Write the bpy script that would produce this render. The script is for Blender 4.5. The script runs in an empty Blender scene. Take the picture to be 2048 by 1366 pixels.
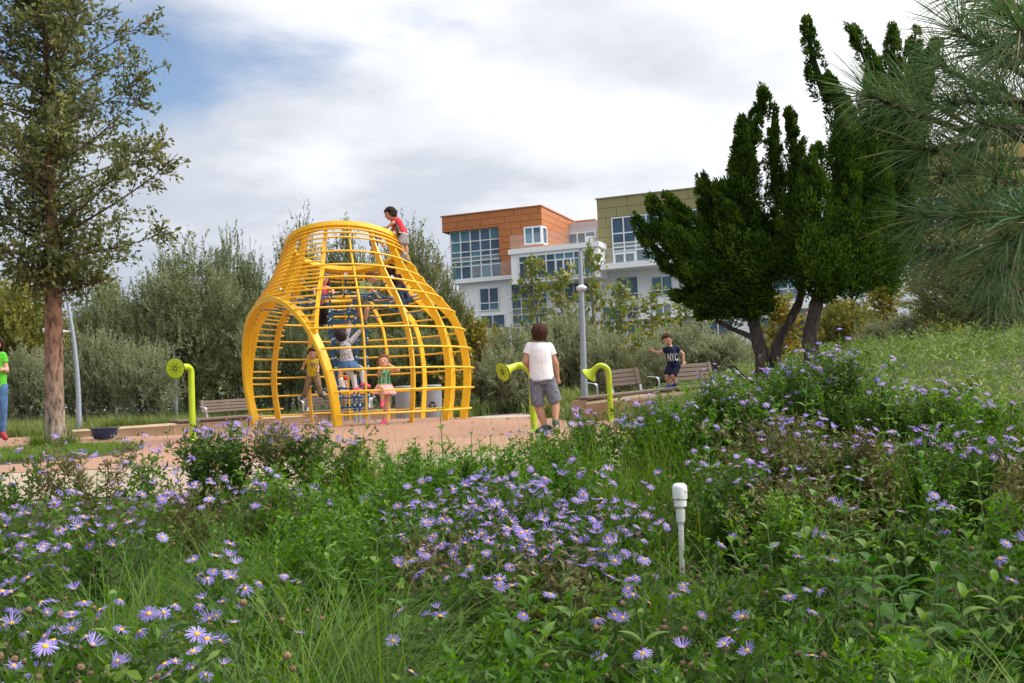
import bpy, math, random
import numpy as np
from mathutils import Vector, Matrix
from mathutils.bvhtree import BVHTree

R = math.radians
random.seed(7)
rng = np.random.default_rng(7)
scene = bpy.context.scene
col = scene.collection

# ------------------------------------------------------------------ camera
F_PX, CX, CY = 2000.0, 1024.0, 683.0
CAM_Z = 0.52
PITCH = math.atan2(105.0, F_PX)
ROLL = 0.043
_fw = Vector((0, math.cos(PITCH), math.sin(PITCH)))
_up0 = Vector((0, -math.sin(PITCH), math.cos(PITCH)))
_rt0 = Vector((1, 0, 0))
_up = _up0 * math.cos(ROLL) + _rt0 * math.sin(ROLL)
_rt = _rt0 * math.cos(ROLL) - _up0 * math.sin(ROLL)
cam_data = bpy.data.cameras.new('camera')
cam_data.sensor_width = 36.0
cam_data.lens = F_PX / 2048.0 * 36.0
cam_data.clip_start = 0.05
cam_data.clip_end = 5000
cam = bpy.data.objects.new('camera', cam_data)
col.objects.link(cam)
M = Matrix((_rt, _up, -_fw)).transposed().to_4x4()
M.translation = Vector((0, 0, CAM_Z))
cam.matrix_world = M
scene.camera = cam


def ray(px, py):
    return _fw + _rt * ((px - CX) / F_PX) + _up * ((CY - py) / F_PX)


def at(px, py, D):
    """world point seen at photo pixel (px,py) at forward distance D"""
    r = ray(px, py)
    return Vector((0, 0, CAM_Z)) + r * (D / r.y)


# ------------------------------------------------------------------ sky and sun
SUN_EL, SUN_AZ = R(52), R(88)      # azimuth measured from +Y towards +X
sun_dir = Vector((math.sin(SUN_AZ) * math.cos(SUN_EL), math.cos(SUN_AZ) * math.cos(SUN_EL), math.sin(SUN_EL)))
world = bpy.data.worlds.new('World')
scene.world = world
world.use_nodes = True
nt = world.node_tree
nt.nodes.clear()


def N(t, kind, **kw):
    n = t.nodes.new(kind)
    for k, v in kw.items():
        if k == 'inp':
            for a, b in v.items():
                n.inputs[a].default_value = b
        else:
            setattr(n, k, v)
    return n


def L(t, a, b):
    t.links.new(a, b)


def ramp(t, stops, interp='LINEAR'):
    n = t.nodes.new('ShaderNodeValToRGB')
    n.color_ramp.interpolation = interp
    el = n.color_ramp.elements
    while len(el) < len(stops):
        el.new(0.5)
    for e, (p, c) in zip(el, stops):
        e.position = p
        e.color = (c[0], c[1], c[2], 1) if len(c) == 3 else c
    return n


out = N(nt, 'ShaderNodeOutputWorld')
bg = N(nt, 'ShaderNodeBackground')
bg.inputs['Strength'].default_value = 0.1
sky = N(nt, 'ShaderNodeTexSky', sky_type='NISHITA', sun_disc=False)
sky.sun_elevation = SUN_EL
sky.sun_rotation = SUN_AZ
sky.air_density = 1.0
sky.dust_density = 1.6
sky.ozone_density = 1.6
tc = N(nt, 'ShaderNodeTexCoord')
sep = N(nt, 'ShaderNodeSeparateXYZ')
L(nt, tc.outputs['Generated'], sep.inputs[0])
# project the view direction on a cloud deck so that clouds flatten towards the horizon
addz = N(nt, 'ShaderNodeMath', operation='MAXIMUM'); addz.inputs[1].default_value = 0.0
L(nt, sep.outputs['Z'], addz.inputs[0])
az2 = N(nt, 'ShaderNodeMath', operation='ADD'); az2.inputs[1].default_value = 0.16
L(nt, addz.outputs[0], az2.inputs[0])
dx = N(nt, 'ShaderNodeMath', operation='DIVIDE'); L(nt, sep.outputs['X'], dx.inputs[0]); L(nt, az2.outputs[0], dx.inputs[1])
dy = N(nt, 'ShaderNodeMath', operation='DIVIDE'); L(nt, sep.outputs['Y'], dy.inputs[0]); L(nt, az2.outputs[0], dy.inputs[1])
cmb = N(nt, 'ShaderNodeCombineXYZ'); L(nt, dx.outputs[0], cmb.inputs[0]); L(nt, dy.outputs[0], cmb.inputs[1])
cmb.inputs[2].default_value = 7.1
n1 = N(nt, 'ShaderNodeTexNoise'); n1.inputs['Scale'].default_value = 0.85; n1.inputs['Detail'].default_value = 9; n1.inputs['Roughness'].default_value = 0.52; n1.inputs['Distortion'].default_value = 0.25
L(nt, cmb.outputs[0], n1.inputs['Vector'])
n2 = N(nt, 'ShaderNodeTexNoise'); n2.inputs['Scale'].default_value = 1.6; n2.inputs['Detail'].default_value = 8; n2.inputs['Roughness'].default_value = 0.5
L(nt, cmb.outputs[0], n2.inputs['Vector'])
# clouds thicken towards the sun side (front-right), break open on the far left
dot = N(nt, 'ShaderNodeVectorMath', operation='DOT_PRODUCT')
L(nt, tc.outputs['Generated'], dot.inputs[0]); dot.inputs[1].default_value = sun_dir
cov = N(nt, 'ShaderNodeMath', operation='MULTIPLY_ADD'); cov.inputs[1].default_value = 0.42; 
L(nt, dot.outputs['Value'], cov.inputs[0]); L(nt, n1.outputs['Fac'], cov.inputs[2])
mask = ramp(nt, [(0.35, (0, 0, 0)), (0.47, (1, 1, 1))], 'EASE')
# broken cloud closes up towards the horizon, where it is seen edge-on
hz = N(nt, 'ShaderNodeMapRange'); hz.inputs['From Min'].default_value = 0.0; hz.inputs['From Max'].default_value = 0.36; hz.inputs['To Min'].default_value = 0.23; hz.inputs['To Max'].default_value = 0.0
L(nt, addz.outputs[0], hz.inputs['Value'])
cv2 = N(nt, 'ShaderNodeMath', operation='ADD'); L(nt, cov.outputs[0], cv2.inputs[0]); L(nt, hz.outputs[0], cv2.inputs[1])
L(nt, cv2.outputs[0], mask.inputs[0])
# cloud radiance: grey-lavender bases, bright where the sun glows through
glow = N(nt, 'ShaderNodeMath', operation='MULTIPLY_ADD'); glow.inputs[1].default_value = 0.75; glow.inputs[2].default_value = -0.15
L(nt, dot.outputs['Value'], glow.inputs[0])
g2 = N(nt, 'ShaderNodeMath', operation='MULTIPLY_ADD'); g2.inputs[1].default_value = 0.85
L(nt, n2.outputs['Fac'], g2.inputs[0]); L(nt, glow.outputs[0], g2.inputs[2])
ccol = ramp(nt, [(0.10, (0.31, 0.35, 0.415)), (0.34, (0.40, 0.425, 0.475)), (0.52, (0.60, 0.61, 0.64)), (0.75, (1.0, 0.99, 0.97)), (1.0, (1.5, 1.45, 1.4))])
L(nt, g2.outputs[0], ccol.inputs[0])
csc = N(nt, 'ShaderNodeVectorMath', operation='SCALE'); csc.inputs['Scale'].default_value = 10.0
L(nt, ccol.outputs[0], csc.inputs[0])
mix = N(nt, 'ShaderNodeMix', data_type='RGBA')
L(nt, mask.outputs[0], mix.inputs['Factor'])
L(nt, sky.outputs[0], mix.inputs['A'])
L(nt, csc.outputs[0], mix.inputs['B'])
L(nt, mix.outputs['Result'], bg.inputs['Color'])
L(nt, bg.outputs[0], out.inputs[0])

sd = bpy.data.lights.new('sun', 'SUN')
sd.energy = 2.1
sd.angle = R(28)
sd.color = (1.0, 0.95, 0.88)
sun = bpy.data.objects.new('sun', sd)
col.objects.link(sun)
sun.rotation_euler = sun_dir.to_track_quat('Z', 'Y').to_euler()
sun.location = sun_dir * 40

scene.view_settings.view_transform = 'Standard'
scene.view_settings.look = 'None'
scene.view_settings.exposure = 0.8
scene.view_settings.gamma = 1.0
scene.cycles.max_bounces = 6
scene.cycles.transparent_max_bounces = 6
scene.cycles.use_denoising = True

# ------------------------------------------------------------------ materials
MATS = {}


def new_mat(name):
    m = bpy.data.materials.new(name)
    m.use_nodes = True
    t = m.node_tree
    p = t.nodes['Principled BSDF']
    return m, t, p


def mat(name, c, rough=0.6, metal=0.0, var=0.12, scale=6.0, bump=0.0, bscale=40.0, c2=None, spec=0.5, coat=0.0):
    """plain surface with mottled colour and fine relief"""
    if name in MATS:
        return MATS[name]
    m, t, p = new_mat(name)
    p.inputs['Roughness'].default_value = rough
    p.inputs['Metallic'].default_value = metal
    p.inputs['Specular IOR Level'].default_value = spec
    if coat:
        p.inputs['Coat Weight'].default_value = coat
        p.inputs['Coat Roughness'].default_value = 0.15
    tcn = N(t, 'ShaderNodeTexCoord')
    nz = N(t, 'ShaderNodeTexNoise'); nz.inputs['Scale'].default_value = scale; nz.inputs['Detail'].default_value = 6
    L(t, tcn.outputs['Object'], nz.inputs['Vector'])
    a = tuple(max(0, v * (1 - var)) for v in c)
    b = c2 if c2 else tuple(min(1, v * (1 + var)) for v in c)
    rp = ramp(t, [(0.32, a), (0.68, b)])
    L(t, nz.outputs['Fac'], rp.inputs[0])
    L(t, rp.outputs[0], p.inputs['Base Color'])
    if bump:
        nb = N(t, 'ShaderNodeTexNoise'); nb.inputs['Scale'].default_value = bscale; nb.inputs['Detail'].default_value = 4
        L(t, tcn.outputs['Object'], nb.inputs['Vector'])
        bp = N(t, 'ShaderNodeBump'); bp.inputs['Strength'].default_value = bump; bp.inputs['Distance'].default_value = 0.02
        L(t, nb.outputs['Fac'], bp.inputs['Height'])
        L(t, bp.outputs[0], p.inputs['Normal'])
    MATS[name] = m
    return m


def leaf_mat(name, stops, rough=0.5, trans=0.35, spec=0.4):
    """foliage: every leaf carries its own random value in the 'rnd' attribute"""
    if name in MATS:
        return MATS[name]
    m, t, p = new_mat(name)
    at_ = N(t, 'ShaderNodeAttribute', attribute_name='rnd')
    n = len(stops)
    rp = ramp(t, [(i / (n - 1), c) for i, c in enumerate(stops)])
    L(t, at_.outputs['Fac'], rp.inputs[0])
    L(t, rp.outputs[0], p.inputs['Base Color'])
    p.inputs['Roughness'].default_value = rough
    p.inputs['Specular IOR Level'].default_value = spec
    tr = N(t, 'ShaderNodeBsdfTranslucent')
    hs = N(t, 'ShaderNodeHueSaturation'); hs.inputs['Saturation'].default_value = 1.15; hs.inputs['Value'].default_value = 1.5
    L(t, rp.outputs[0], hs.inputs['Color'])
    L(t, hs.outputs[0], tr.inputs['Color'])
    mx = N(t, 'ShaderNodeMixShader'); mx.inputs[0].default_value = trans
    L(t, p.outputs[0], mx.inputs[1]); L(t, tr.outputs[0], mx.inputs[2])
    L(t, mx.outputs[0], t.nodes['Material Output'].inputs['Surface'])
    MATS[name] = m
    return m


def bark_mat(name, a, b, scale=10.0, bump=0.8):
    if name in MATS:
        return MATS[name]
    m, t, p = new_mat(name)
    p.inputs['Roughness'].default_value = 0.9
    tcn = N(t, 'ShaderNodeTexCoord')
    mp = N(t, 'ShaderNodeMapping'); mp.inputs['Scale'].default_value = (1, 1, 0.3)
    L(t, tcn.outputs['Object'], mp.inputs[0])
    v = N(t, 'ShaderNodeTexVoronoi', feature='DISTANCE_TO_EDGE'); v.inputs['Scale'].default_value = scale * 1.6
    nz = N(t, 'ShaderNodeTexNoise'); nz.inputs['Scale'].default_value = scale; nz.inputs['Detail'].default_value = 8
    L(t, mp.outputs[0], nz.inputs['Vector'])
    av = N(t, 'ShaderNodeVectorMath', operation='MULTIPLY_ADD'); av.inputs[1].default_value = (0.12, 0.12, 0.12)
    L(t, nz.outputs['Color'], av.inputs[0]); L(t, mp.outputs[0], av.inputs[2])
    L(t, av.outputs[0], v.inputs['Vector'])
    rp = ramp(t, [(0.30, a), (0.7, b)])
    L(t, nz.outputs['Fac'], rp.inputs[0])
    L(t, rp.outputs[0], p.inputs['Base Color'])
    r2 = ramp(t, [(0.0, (0, 0, 0)), (0.18, (1, 1, 1))])
    L(t, v.outputs['Distance'], r2.inputs[0])
    ad = N(t, 'ShaderNodeMath', operation='ADD'); L(t, r2.outputs[0], ad.inputs[0]); L(t, nz.outputs['Fac'], ad.inputs[1])
    bp = N(t, 'ShaderNodeBump'); bp.inputs['Strength'].default_value = bump; bp.inputs['Distance'].default_value = 0.03
    L(t, ad.outputs[0], bp.inputs['Height']); L(t, bp.outputs[0], p.inputs['Normal'])
    MATS[name] = m
    return m


def wood_mat(name, a, b):
    if name in MATS:
        return MATS[name]
    m, t, p = new_mat(name)
    p.inputs['Roughness'].default_value = 0.75
    tcn = N(t, 'ShaderNodeTexCoord')
    mp = N(t, 'ShaderNodeMapping'); mp.inputs['Scale'].default_value = (2, 40, 40)
    L(t, tcn.outputs['Object'], mp.inputs[0])
    nz = N(t, 'ShaderNodeTexNoise'); nz.inputs['Scale'].default_value = 2.0; nz.inputs['Detail'].default_value = 6
    L(t, mp.outputs[0], nz.inputs['Vector'])
    rp = ramp(t, [(0.3, a), (0.7, b)])
    L(t, nz.outputs['Fac'], rp.inputs[0]); L(t, rp.outputs[0], p.inputs['Base Color'])
    bp = N(t, 'ShaderNodeBump'); bp.inputs['Strength'].default_value = 0.3; bp.inputs['Distance'].default_value = 0.005
    L(t, nz.outputs['Fac'], bp.inputs['Height']); L(t, bp.outputs[0], p.inputs['Normal'])
    MATS[name] = m
    return m


def glass_mat(name, c, rough=0.06):
    if name in MATS:
        return MATS[name]
    m, t, p = new_mat(name)
    p.inputs['Roughness'].default_value = rough
    p.inputs['Specular IOR Level'].default_value = 0.45
    tcn = N(t, 'ShaderNodeTexCoord')
    nz = N(t, 'ShaderNodeTexNoise'); nz.inputs['Scale'].default_value = 0.35; nz.inputs['Detail'].default_value = 3
    L(t, tcn.outputs['Object'], nz.inputs['Vector'])
    rp = ramp(t, [(0.35, tuple(v * 0.7 for v in c)), (0.65, tuple(v * 1.35 for v in c))])
    L(t, nz.outputs['Fac'], rp.inputs[0]); L(t, rp.outputs[0], p.inputs['Base Color'])
    MATS[name] = m
    return m


# ------------------------------------------------------------------ mesh helpers
def tag(o, label=None, cat=None, group=None, kind=None):
    if label: o['label'] = label
    if cat: o['category'] = cat
    if group: o['group'] = group
    if kind: o['kind'] = kind
    return o


def empty(name, loc, label=None, cat=None, group=None, rz=0.0):
    o = bpy.data.objects.new(name, None)
    o.empty_display_size = 0.1
    o.location = loc
    o.rotation_euler = (0, 0, rz)
    col.objects.link(o)
    return tag(o, label, cat, group)


def link(name, me, parent=None, mats=()):
    o = bpy.data.objects.new(name, me)
    col.objects.link(o)
    for m in mats:
        me.materials.append(m)
    if parent is not None:
        o.parent = parent
    return o


def np_mesh(name, V, F, rnd=None, smooth=False, midx=None):
    """V (n,3), F (m,k) equal-sided faces; rnd per-face value stored as point/face attribute"""
    V = np.asarray(V, dtype=np.float32); F = np.asarray(F, dtype=np.int32)
    me = bpy.data.meshes.new(name)
    k = F.shape[1]
    me.vertices.add(len(V)); me.vertices.foreach_set('co', V.ravel())
    me.loops.add(F.size); me.loops.foreach_set('vertex_index', F.ravel())
    me.polygons.add(len(F))
    me.polygons.foreach_set('loop_start', np.arange(len(F), dtype=np.int32) * k)
    me.polygons.foreach_set('loop_total', np.full(len(F), k, dtype=np.int32))
    if midx is not None:
        me.polygons.foreach_set('material_index', np.asarray(midx, dtype=np.int32))
    if smooth:
        me.polygons.foreach_set('use_smooth', np.ones(len(F), dtype=bool))
    if rnd is not None:
        a = me.attributes.new('rnd', 'FLOAT', 'FACE')
        a.data.foreach_set('value', np.asarray(rnd, dtype=np.float32))
    me.update()
    me.validate()
    return me


class MB:
    """collects shapes for ONE mesh"""
    def __init__(self, off=(0, 0, 0)):
        self.v = []; self.f = []; self.off = Vector(off)

    def add(self, V, F):
        b = len(self.v)
        self.v.extend([tuple(Vector(p) - self.off) for p in V])
        self.f.extend([tuple(b + i for i in f) for f in F])
        return self

    def box(self, lo, hi, M=None, bev=0.0):
        x0, y0, z0 = lo; x1, y1, z1 = hi
        if bev <= 0:
            V = [Vector(p) for p in ((x0, y0, z0), (x1, y0, z0), (x1, y1, z0), (x0, y1, z0), (x0, y0, z1), (x1, y0, z1), (x1, y1, z1), (x0, y1, z1))]
            Fc = [(3, 2, 1, 0), (4, 5, 6, 7), (0, 1, 5, 4), (1, 2, 6, 5), (2, 3, 7, 6), (3, 0, 4, 7)]
        else:
            b = min(bev, (x1 - x0) * .45, (y1 - y0) * .45, (z1 - z0) * .45)
            V = []
            for z, ins in ((z0, b), (z0 + b, 0), (z1 - b, 0), (z1, b)):
                xa, xb, ya, yb = x0 + ins, x1 - ins, y0 + ins, y1 - ins
                c = b if ins == 0 else b * .3
                for p in ((xa + c, ya), (xb - c, ya), (xb, ya + c), (xb, yb - c), (xb - c, yb), (xa + c, yb), (xa, yb - c), (xa, ya + c)):
                    V.append(Vector((p[0], p[1], z)))
            Fc = [tuple(reversed(range(8))), tuple(range(24, 32))]
            for r in range(3):
                for i in range(8):
                    j = (i + 1) % 8
                    Fc.append((r * 8 + i, r * 8 + j, r * 8 + 8 + j, r * 8 + 8 + i))
        if M is not None:
            V = [M @ p for p in V]
        return self.add(V, Fc)

    def tube(self, pts, rad, k=8, closed=False, cap=True):
        V, Fc = tube(pts, rad, k, closed, cap)
        return self.add(V, Fc)

    def lathe(self, prof, k=24, M=None):
        """prof list of (r,z) revolved about z"""
        V = []; Fc = []
        for r, z in prof:
            for i in range(k):
                a = 2 * math.pi * i / k
                V.append(Vector((r * math.cos(a), r * math.sin(a), z)))
        for j in range(len(prof) - 1):
            for i in range(k):
                i2 = (i + 1) % k
                Fc.append((j * k + i, j * k + i2, (j + 1) * k + i2, (j + 1) * k + i))
        Fc.append(tuple(reversed(range(k))))
        Fc.append(tuple(range((len(prof) - 1) * k, len(prof) * k)))
        if M is not None:
            V = [M @ p for p in V]
        return self.add(V, Fc)

    def capsule(self, a, b, ra, rb, k=10, flat_a=False, flat_b=False):
        a = Vector(a); b = Vector(b)
        d = (b - a)
        if d.length < 1e-5:
            d = Vector((0, 0, 1e-4)); b = a + d
        dn = d.normalized()
        rings = []
        if not flat_a:
            for q in (80, 50, 25):
                rings.append((a - dn * ra * math.sin(R(q)), ra * math.cos(R(q))))
        rings.append((a, ra)); rings.append((b, rb))
        if not flat_b:
            for q in (25, 50, 80):
                rings.append((b + dn * rb * math.sin(R(q)), rb * math.cos(R(q))))
        u = dn.orthogonal().normalized(); w = dn.cross(u)
        V = []; Fc = []
        for c, r in rings:
            for i in range(k):
                t = 2 * math.pi * i / k
                V.append(c + (u * math.cos(t) + w * math.sin(t)) * r)
        for j in range(len(rings) - 1):
            for i in range(k):
                i2 = (i + 1) % k
                Fc.append((j * k + i, j * k + i2, (j + 1) * k + i2, (j + 1) * k + i))
        Fc.append(tuple(reversed(range(k)))); Fc.append(tuple(range((len(rings) - 1) * k, len(rings) * k)))
        return self.add(V, Fc)

    def loft(self, rings, k=16):
        """rings: (centre, side vec, front vec) elliptical sections"""
        V = []; Fc = []
        for c, s, f in rings:
            for i in range(k):
                t = 2 * math.pi * i / k
                V.append(Vector(c) + Vector(s) * math.cos(t) + Vector(f) * math.sin(t))
        for j in range(len(rings) - 1):
            for i in range(k):
                i2 = (i + 1) % k
                Fc.append((j * k + i, j * k + i2, (j + 1) * k + i2, (j + 1) * k + i))
        Fc.append(tuple(reversed(range(k)))); Fc.append(tuple(range((len(rings) - 1) * k, len(rings) * k)))
        return self.add(V, Fc)

    def ell(self, c, r, M=None, k=12, n=8):
        c = Vector(c); V = []; Fc = []
        V.append(Vector((0, 0, -r[2])))
        for j in range(1, n):
            p = math.pi * j / n - math.pi / 2
            for i in range(k):
                t = 2 * math.pi * i / k
                V.append(Vector((r[0] * math.cos(p) * math.cos(t), r[1] * math.cos(p) * math.sin(t), r[2] * math.sin(p))))
        V.append(Vector((0, 0, r[2])))
        for i in range(k):
            i2 = (i + 1) % k
            Fc.append((0, 1 + i2, 1 + i))
            for j in range(n - 2):
                Fc.append((1 + j * k + i, 1 + j * k + i2, 1 + (j + 1) * k + i2, 1 + (j + 1) * k + i))
            Fc.append((len(V) - 1, 1 + (n - 2) * k + i, 1 + (n - 2) * k + i2))
        if M is not None:
            V = [M @ p for p in V]
        return self.add([c + p for p in V], Fc)

    def mesh(self, name, smooth=False):
        me = bpy.data.meshes.new(name)
        me.from_pydata(self.v, [], self.f)
        if smooth:
            me.polygons.foreach_set('use_smooth', np.ones(len(me.polygons), dtype=bool))
        me.update()
        if smooth:
            me.set_sharp_from_angle(angle=R(48))
        return me

    def build(self, name, m, parent=None, smooth=False):
        return link(name, self.mesh(name, smooth), parent, (m,) if m else ())


def tube(pts, rad, k=8, closed=False, cap=True):
    P = [Vector(p) for p in pts]
    n = len(P)
    rad = [rad] * n if isinstance(rad, (int, float)) else list(rad)
    T = []
    for i in range(n):
        if closed:
            d = P[(i + 1) % n] - P[i - 1]
        else:
            d = P[min(i + 1, n - 1)] - P[max(i - 1, 0)]
        T.append(d.normalized() if d.length > 1e-9 else Vector((0, 0, 1)))
    u = T[0].orthogonal().normalized()
    V = []; Fc = []
    for i in range(n):
        u = u - T[i] * u.dot(T[i])
        if u.length < 1e-6:
            u = T[i].orthogonal()
        u = u.normalized(); w = T[i].cross(u)
        for j in range(k):
            a = 2 * math.pi * j / k
            V.append(P[i] + (u * math.cos(a) + w * math.sin(a)) * rad[i])
    for i in range(n if closed else n - 1):
        i2 = (i + 1) % n
        for j in range(k):
            j2 = (j + 1) % k
            Fc.append((i * k + j, i * k + j2, i2 * k + j2, i2 * k + j))
    if cap and not closed:
        Fc.append(tuple(reversed(range(k)))); Fc.append(tuple(range((n - 1) * k, n * k)))
    return V, Fc


def sweep_rect(pts, U, W, hu, hw, closed=False):
    V = []; Fc = []
    n = len(pts)
    b = 0.22
    prof = [(-1, -1 + b), (-1, 1 - b), (-1 + b, 1), (1 - b, 1), (1, 1 - b), (1, -1 + b), (1 - b, -1), (-1 + b, -1)]
    k = 8
    for p, u, w in zip(pts, U, W):
        for a, c in prof:
            V.append(Vector(p) + Vector(u) * a * hu + Vector(w) * c * hw)
    for i in range(n if closed else n - 1):
        i2 = (i + 1) % n
        for j in range(k):
            j2 = (j + 1) % k
            Fc.append((i * k + j, i * k + j2, i2 * k + j2, i2 * k + j))
    if not closed:
        Fc.append(tuple(reversed(range(k)))); Fc.append(tuple(range((n - 1) * k, n * k)))
    return V, Fc


def smooth01(t):
    t = np.clip(t, 0, 1)
    return t * t * (3 - 2 * t)


def unit(v):
    return v / np.maximum(np.linalg.norm(v, axis=-1, keepdims=True), 1e-9)


def leaves(P, Dr, length, width, bend=0.15, rg=rng):
    """diamond leaves: base P, direction Dr; returns V,F (4 verts each, folded on the midrib)"""
    n = len(P)
    Dr = unit(Dr)
    rnd = rg.normal(size=(n, 3))
    S = unit(np.cross(Dr, rnd))
    Nn = np.cross(S, Dr)
    ln = np.broadcast_to(np.asarray(length, float).reshape(-1, 1) if np.ndim(length) else length, (n, 1))
    wd = np.broadcast_to(np.asarray(width, float).reshape(-1, 1) if np.ndim(width) else width, (n, 1))
    a = P
    b = P + Dr * ln * 0.45 + S * wd * 0.5 + Nn * ln * bend
    c = P + Dr * ln
    d = P + Dr * ln * 0.45 - S * wd * 0.5 + Nn * ln * bend
    V = np.stack([a, b, c, d], 1).reshape(-1, 3)
    Fc = np.arange(4 * n).reshape(n, 4)
    return V, Fc


# ------------------------------------------------------------------ terrain
DOME = at(715, 838, 16.5)
DOME.z = 0.17


def H(x, y):
    x = np.asarray(x, float); y = np.asarray(y, float)
    edge = 0.35 * np.sin(x * 0.7 + 0.6)
    z = -0.45 * (1 - smooth01((y - 4.4 - edge * .4) / 1.9))
    z = z + 0.75 * smooth01((x - 2.4) / 4.2) * smooth01((y - 8.4) / 6.0) * (1 - 0.4 * smooth01((y - 26) / 15))
    d = np.hypot(x - DOME.x, y - DOME.y)
    z = z + 0.17 * np.exp(-(d / 2.7) ** 6)
    z = z + 0.07 * smooth01((-x - 6.5) / 2.0) * smooth01((y - 14) / 3)
    return z


def h(x, y):
    return float(H(x, y))
# ------------------------------------------------------------------ ground, paths
WALL_L = [(-8.22, 18.6), (-6.65, 19.5), (-5.45, 20.5), (-3.97, 21.4), (-1.75, 22.0)]


def f_front(x):
    return 6.35 + 0.22 * np.sin(x * 0.7 + 0.6) + 0.25 * smooth01((x - 1) / 2)


def f_mid(x):
    return 9.4 + 0.35 * np.sin(x * 0.5) - 1.3 * smooth01((x - 0.6) / 1.8)


def f_back(x):
    xs = [-16, -9.2, -8.22, -6.65, -5.45, -3.97, -1.75, -0.9, 4]
    ys = [20.6, 20.4, 18.75, 19.65, 20.65, 21.55, 22.2, 22.6, 22.6]
    return np.interp(x, xs, ys)


def paved(x, y):
    m = smooth01((y - f_front(x)) / 0.12) * smooth01((f_back(x) - y) / 0.12) * smooth01((2.75 - x) / 0.15)
    m2 = smooth01((y - f_front(x)) / 0.12) * smooth01((f_mid(x) - y) / 0.12) * smooth01((8.5 - x) / 0.3)
    m3 = smooth01((x + 1.1) / .2) * smooth01((4.2 - x) / .2) * smooth01((y - 22.5) / .1) * smooth01((28.2 - y) / .1)
    return np.maximum(np.maximum(m, m2), m3)


def sheet(name, xs, f0, f1, ny, lift, m):
    V = []
    for x in xs:
        ys = np.linspace(float(f0(x)), float(f1(x)), ny)
        for y in ys:
            V.append((x, y, float(H(x, y)) + lift))
    nx = len(xs)
    Fc = [(i * ny + j, (i + 1) * ny + j, (i + 1) * ny + j + 1, i * ny + j + 1) for i in range(nx - 1) for j in range(ny - 1)]
    o = link(name, np_mesh(name, V, Fc, smooth=True), None, (m,))
    o['kind'] = 'structure'
    return o


soil, st, sp = new_mat('soil')
sp.inputs['Roughness'].default_value = 0.95
_tc = N(st, 'ShaderNodeTexCoord')
_n = N(st, 'ShaderNodeTexNoise'); _n.inputs['Scale'].default_value = 2.5; _n.inputs['Detail'].default_value = 9
L(st, _tc.outputs['Object'], _n.inputs['Vector'])
_r = ramp(st, [(0.3, (0.030, 0.024, 0.015)), (0.55, (0.05, 0.05, 0.022)), (0.75, (0.06, 0.075, 0.025))])
L(st, _n.outputs['Fac'], _r.inputs[0]); L(st, _r.outputs[0], sp.inputs['Base Color'])
_b = N(st, 'ShaderNodeBump'); _b.inputs['Strength'].default_value = 0.8; _b.inputs['Distance'].default_value = 0.05
L(st, _n.outputs['Fac'], _b.inputs['Height']); L(st, _b.outputs[0], sp.inputs['Normal'])

tx = np.linspace(-1, 1, 190); gx = 14 * tx + 560 * tx ** 7
ty = np.linspace(0, 1, 230); gy = -6 + 34 * ty + 700 * ty ** 8
GX, GY = np.meshgrid(gx, gy, indexing='ij')
GZ = H(GX, GY) - 0.07 * paved(GX, GY) + 0.02 * np.sin(GX * 3.1) * np.sin(GY * 2.7) * (1 - paved(GX, GY))
nx, ny = GX.shape
idx = np.arange(nx * ny).reshape(nx, ny)
Fq = np.stack([idx[:-1, :-1], idx[1:, :-1], idx[1:, 1:], idx[:-1, 1:]], -1).reshape(-1, 4)
g = link('ground', np_mesh('ground', np.stack([GX, GY, GZ], -1).reshape(-1, 3), Fq, smooth=True), None, (soil,))
g['kind'] = 'structure'


def speckle(name, a, b, c, rough=0.9, big=0.6):
    m, t, p = new_mat(name)
    p.inputs['Roughness'].default_value = rough
    tcn = N(t, 'ShaderNodeTexCoord')
    n1_ = N(t, 'ShaderNodeTexNoise'); n1_.inputs['Scale'].default_value = big; n1_.inputs['Detail'].default_value = 5
    n2_ = N(t, 'ShaderNodeTexNoise'); n2_.inputs['Scale'].default_value = 55; n2_.inputs['Detail'].default_value = 3
    L(t, tcn.outputs['Object'], n1_.inputs['Vector']); L(t, tcn.outputs['Object'], n2_.inputs['Vector'])
    r1 = ramp(t, [(0.3, a), (0.7, b)]); L(t, n1_.outputs['Fac'], r1.inputs[0])
    r2 = ramp(t, [(0.56, (0, 0, 0)), (0.66, (1, 1, 1))]); L(t, n2_.outputs['Fac'], r2.inputs[0])
    mx = N(t, 'ShaderNodeMix', data_type='RGBA'); mx.inputs['B'].default_value = (*c, 1)
    sc = N(t, 'ShaderNodeMath', operation='MULTIPLY'); sc.inputs[1].default_value = 0.5
    L(t, r2.outputs[0], sc.inputs[0]); L(t, sc.outputs[0], mx.inputs['Factor'])
    L(t, r1.outputs[0], mx.inputs['A']); L(t, mx.outputs['Result'], p.inputs['Base Color'])
    bp = N(t, 'ShaderNodeBump'); bp.inputs['Strength'].default_value = 0.35; bp.inputs['Distance'].default_value = 0.006
    L(t, n2_.outputs['Fac'], bp.inputs['Height']); L(t, bp.outputs[0], p.inputs['Normal'])
    return m


m_rubber = speckle('rubber_surface', (0.27, 0.150, 0.098), (0.325, 0.182, 0.12), (0.22, 0.125, 0.085))
m_path = speckle('path_concrete', (0.29, 0.225, 0.17), (0.35, 0.275, 0.21), (0.23, 0.18, 0.14))
m_conc = speckle('pale_concrete', (0.36, 0.31, 0.26), (0.42, 0.365, 0.31), (0.30, 0.26, 0.22))
sheet('path', np.linspace(-14, 8.5, 120), f_front, f_mid, 24, 0.0, m_path)
sheet('play_surface', np.linspace(-14, 2.75, 150), lambda x: f_mid(x) + 0.004, lambda x: f_back(x), 90, 0.004, m_rubber)
sheet('back_path', np.linspace(-1.1, 4.2, 20), lambda x: 22.6, lambda x: 28.2, 12, 0.0, m_conc)

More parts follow.
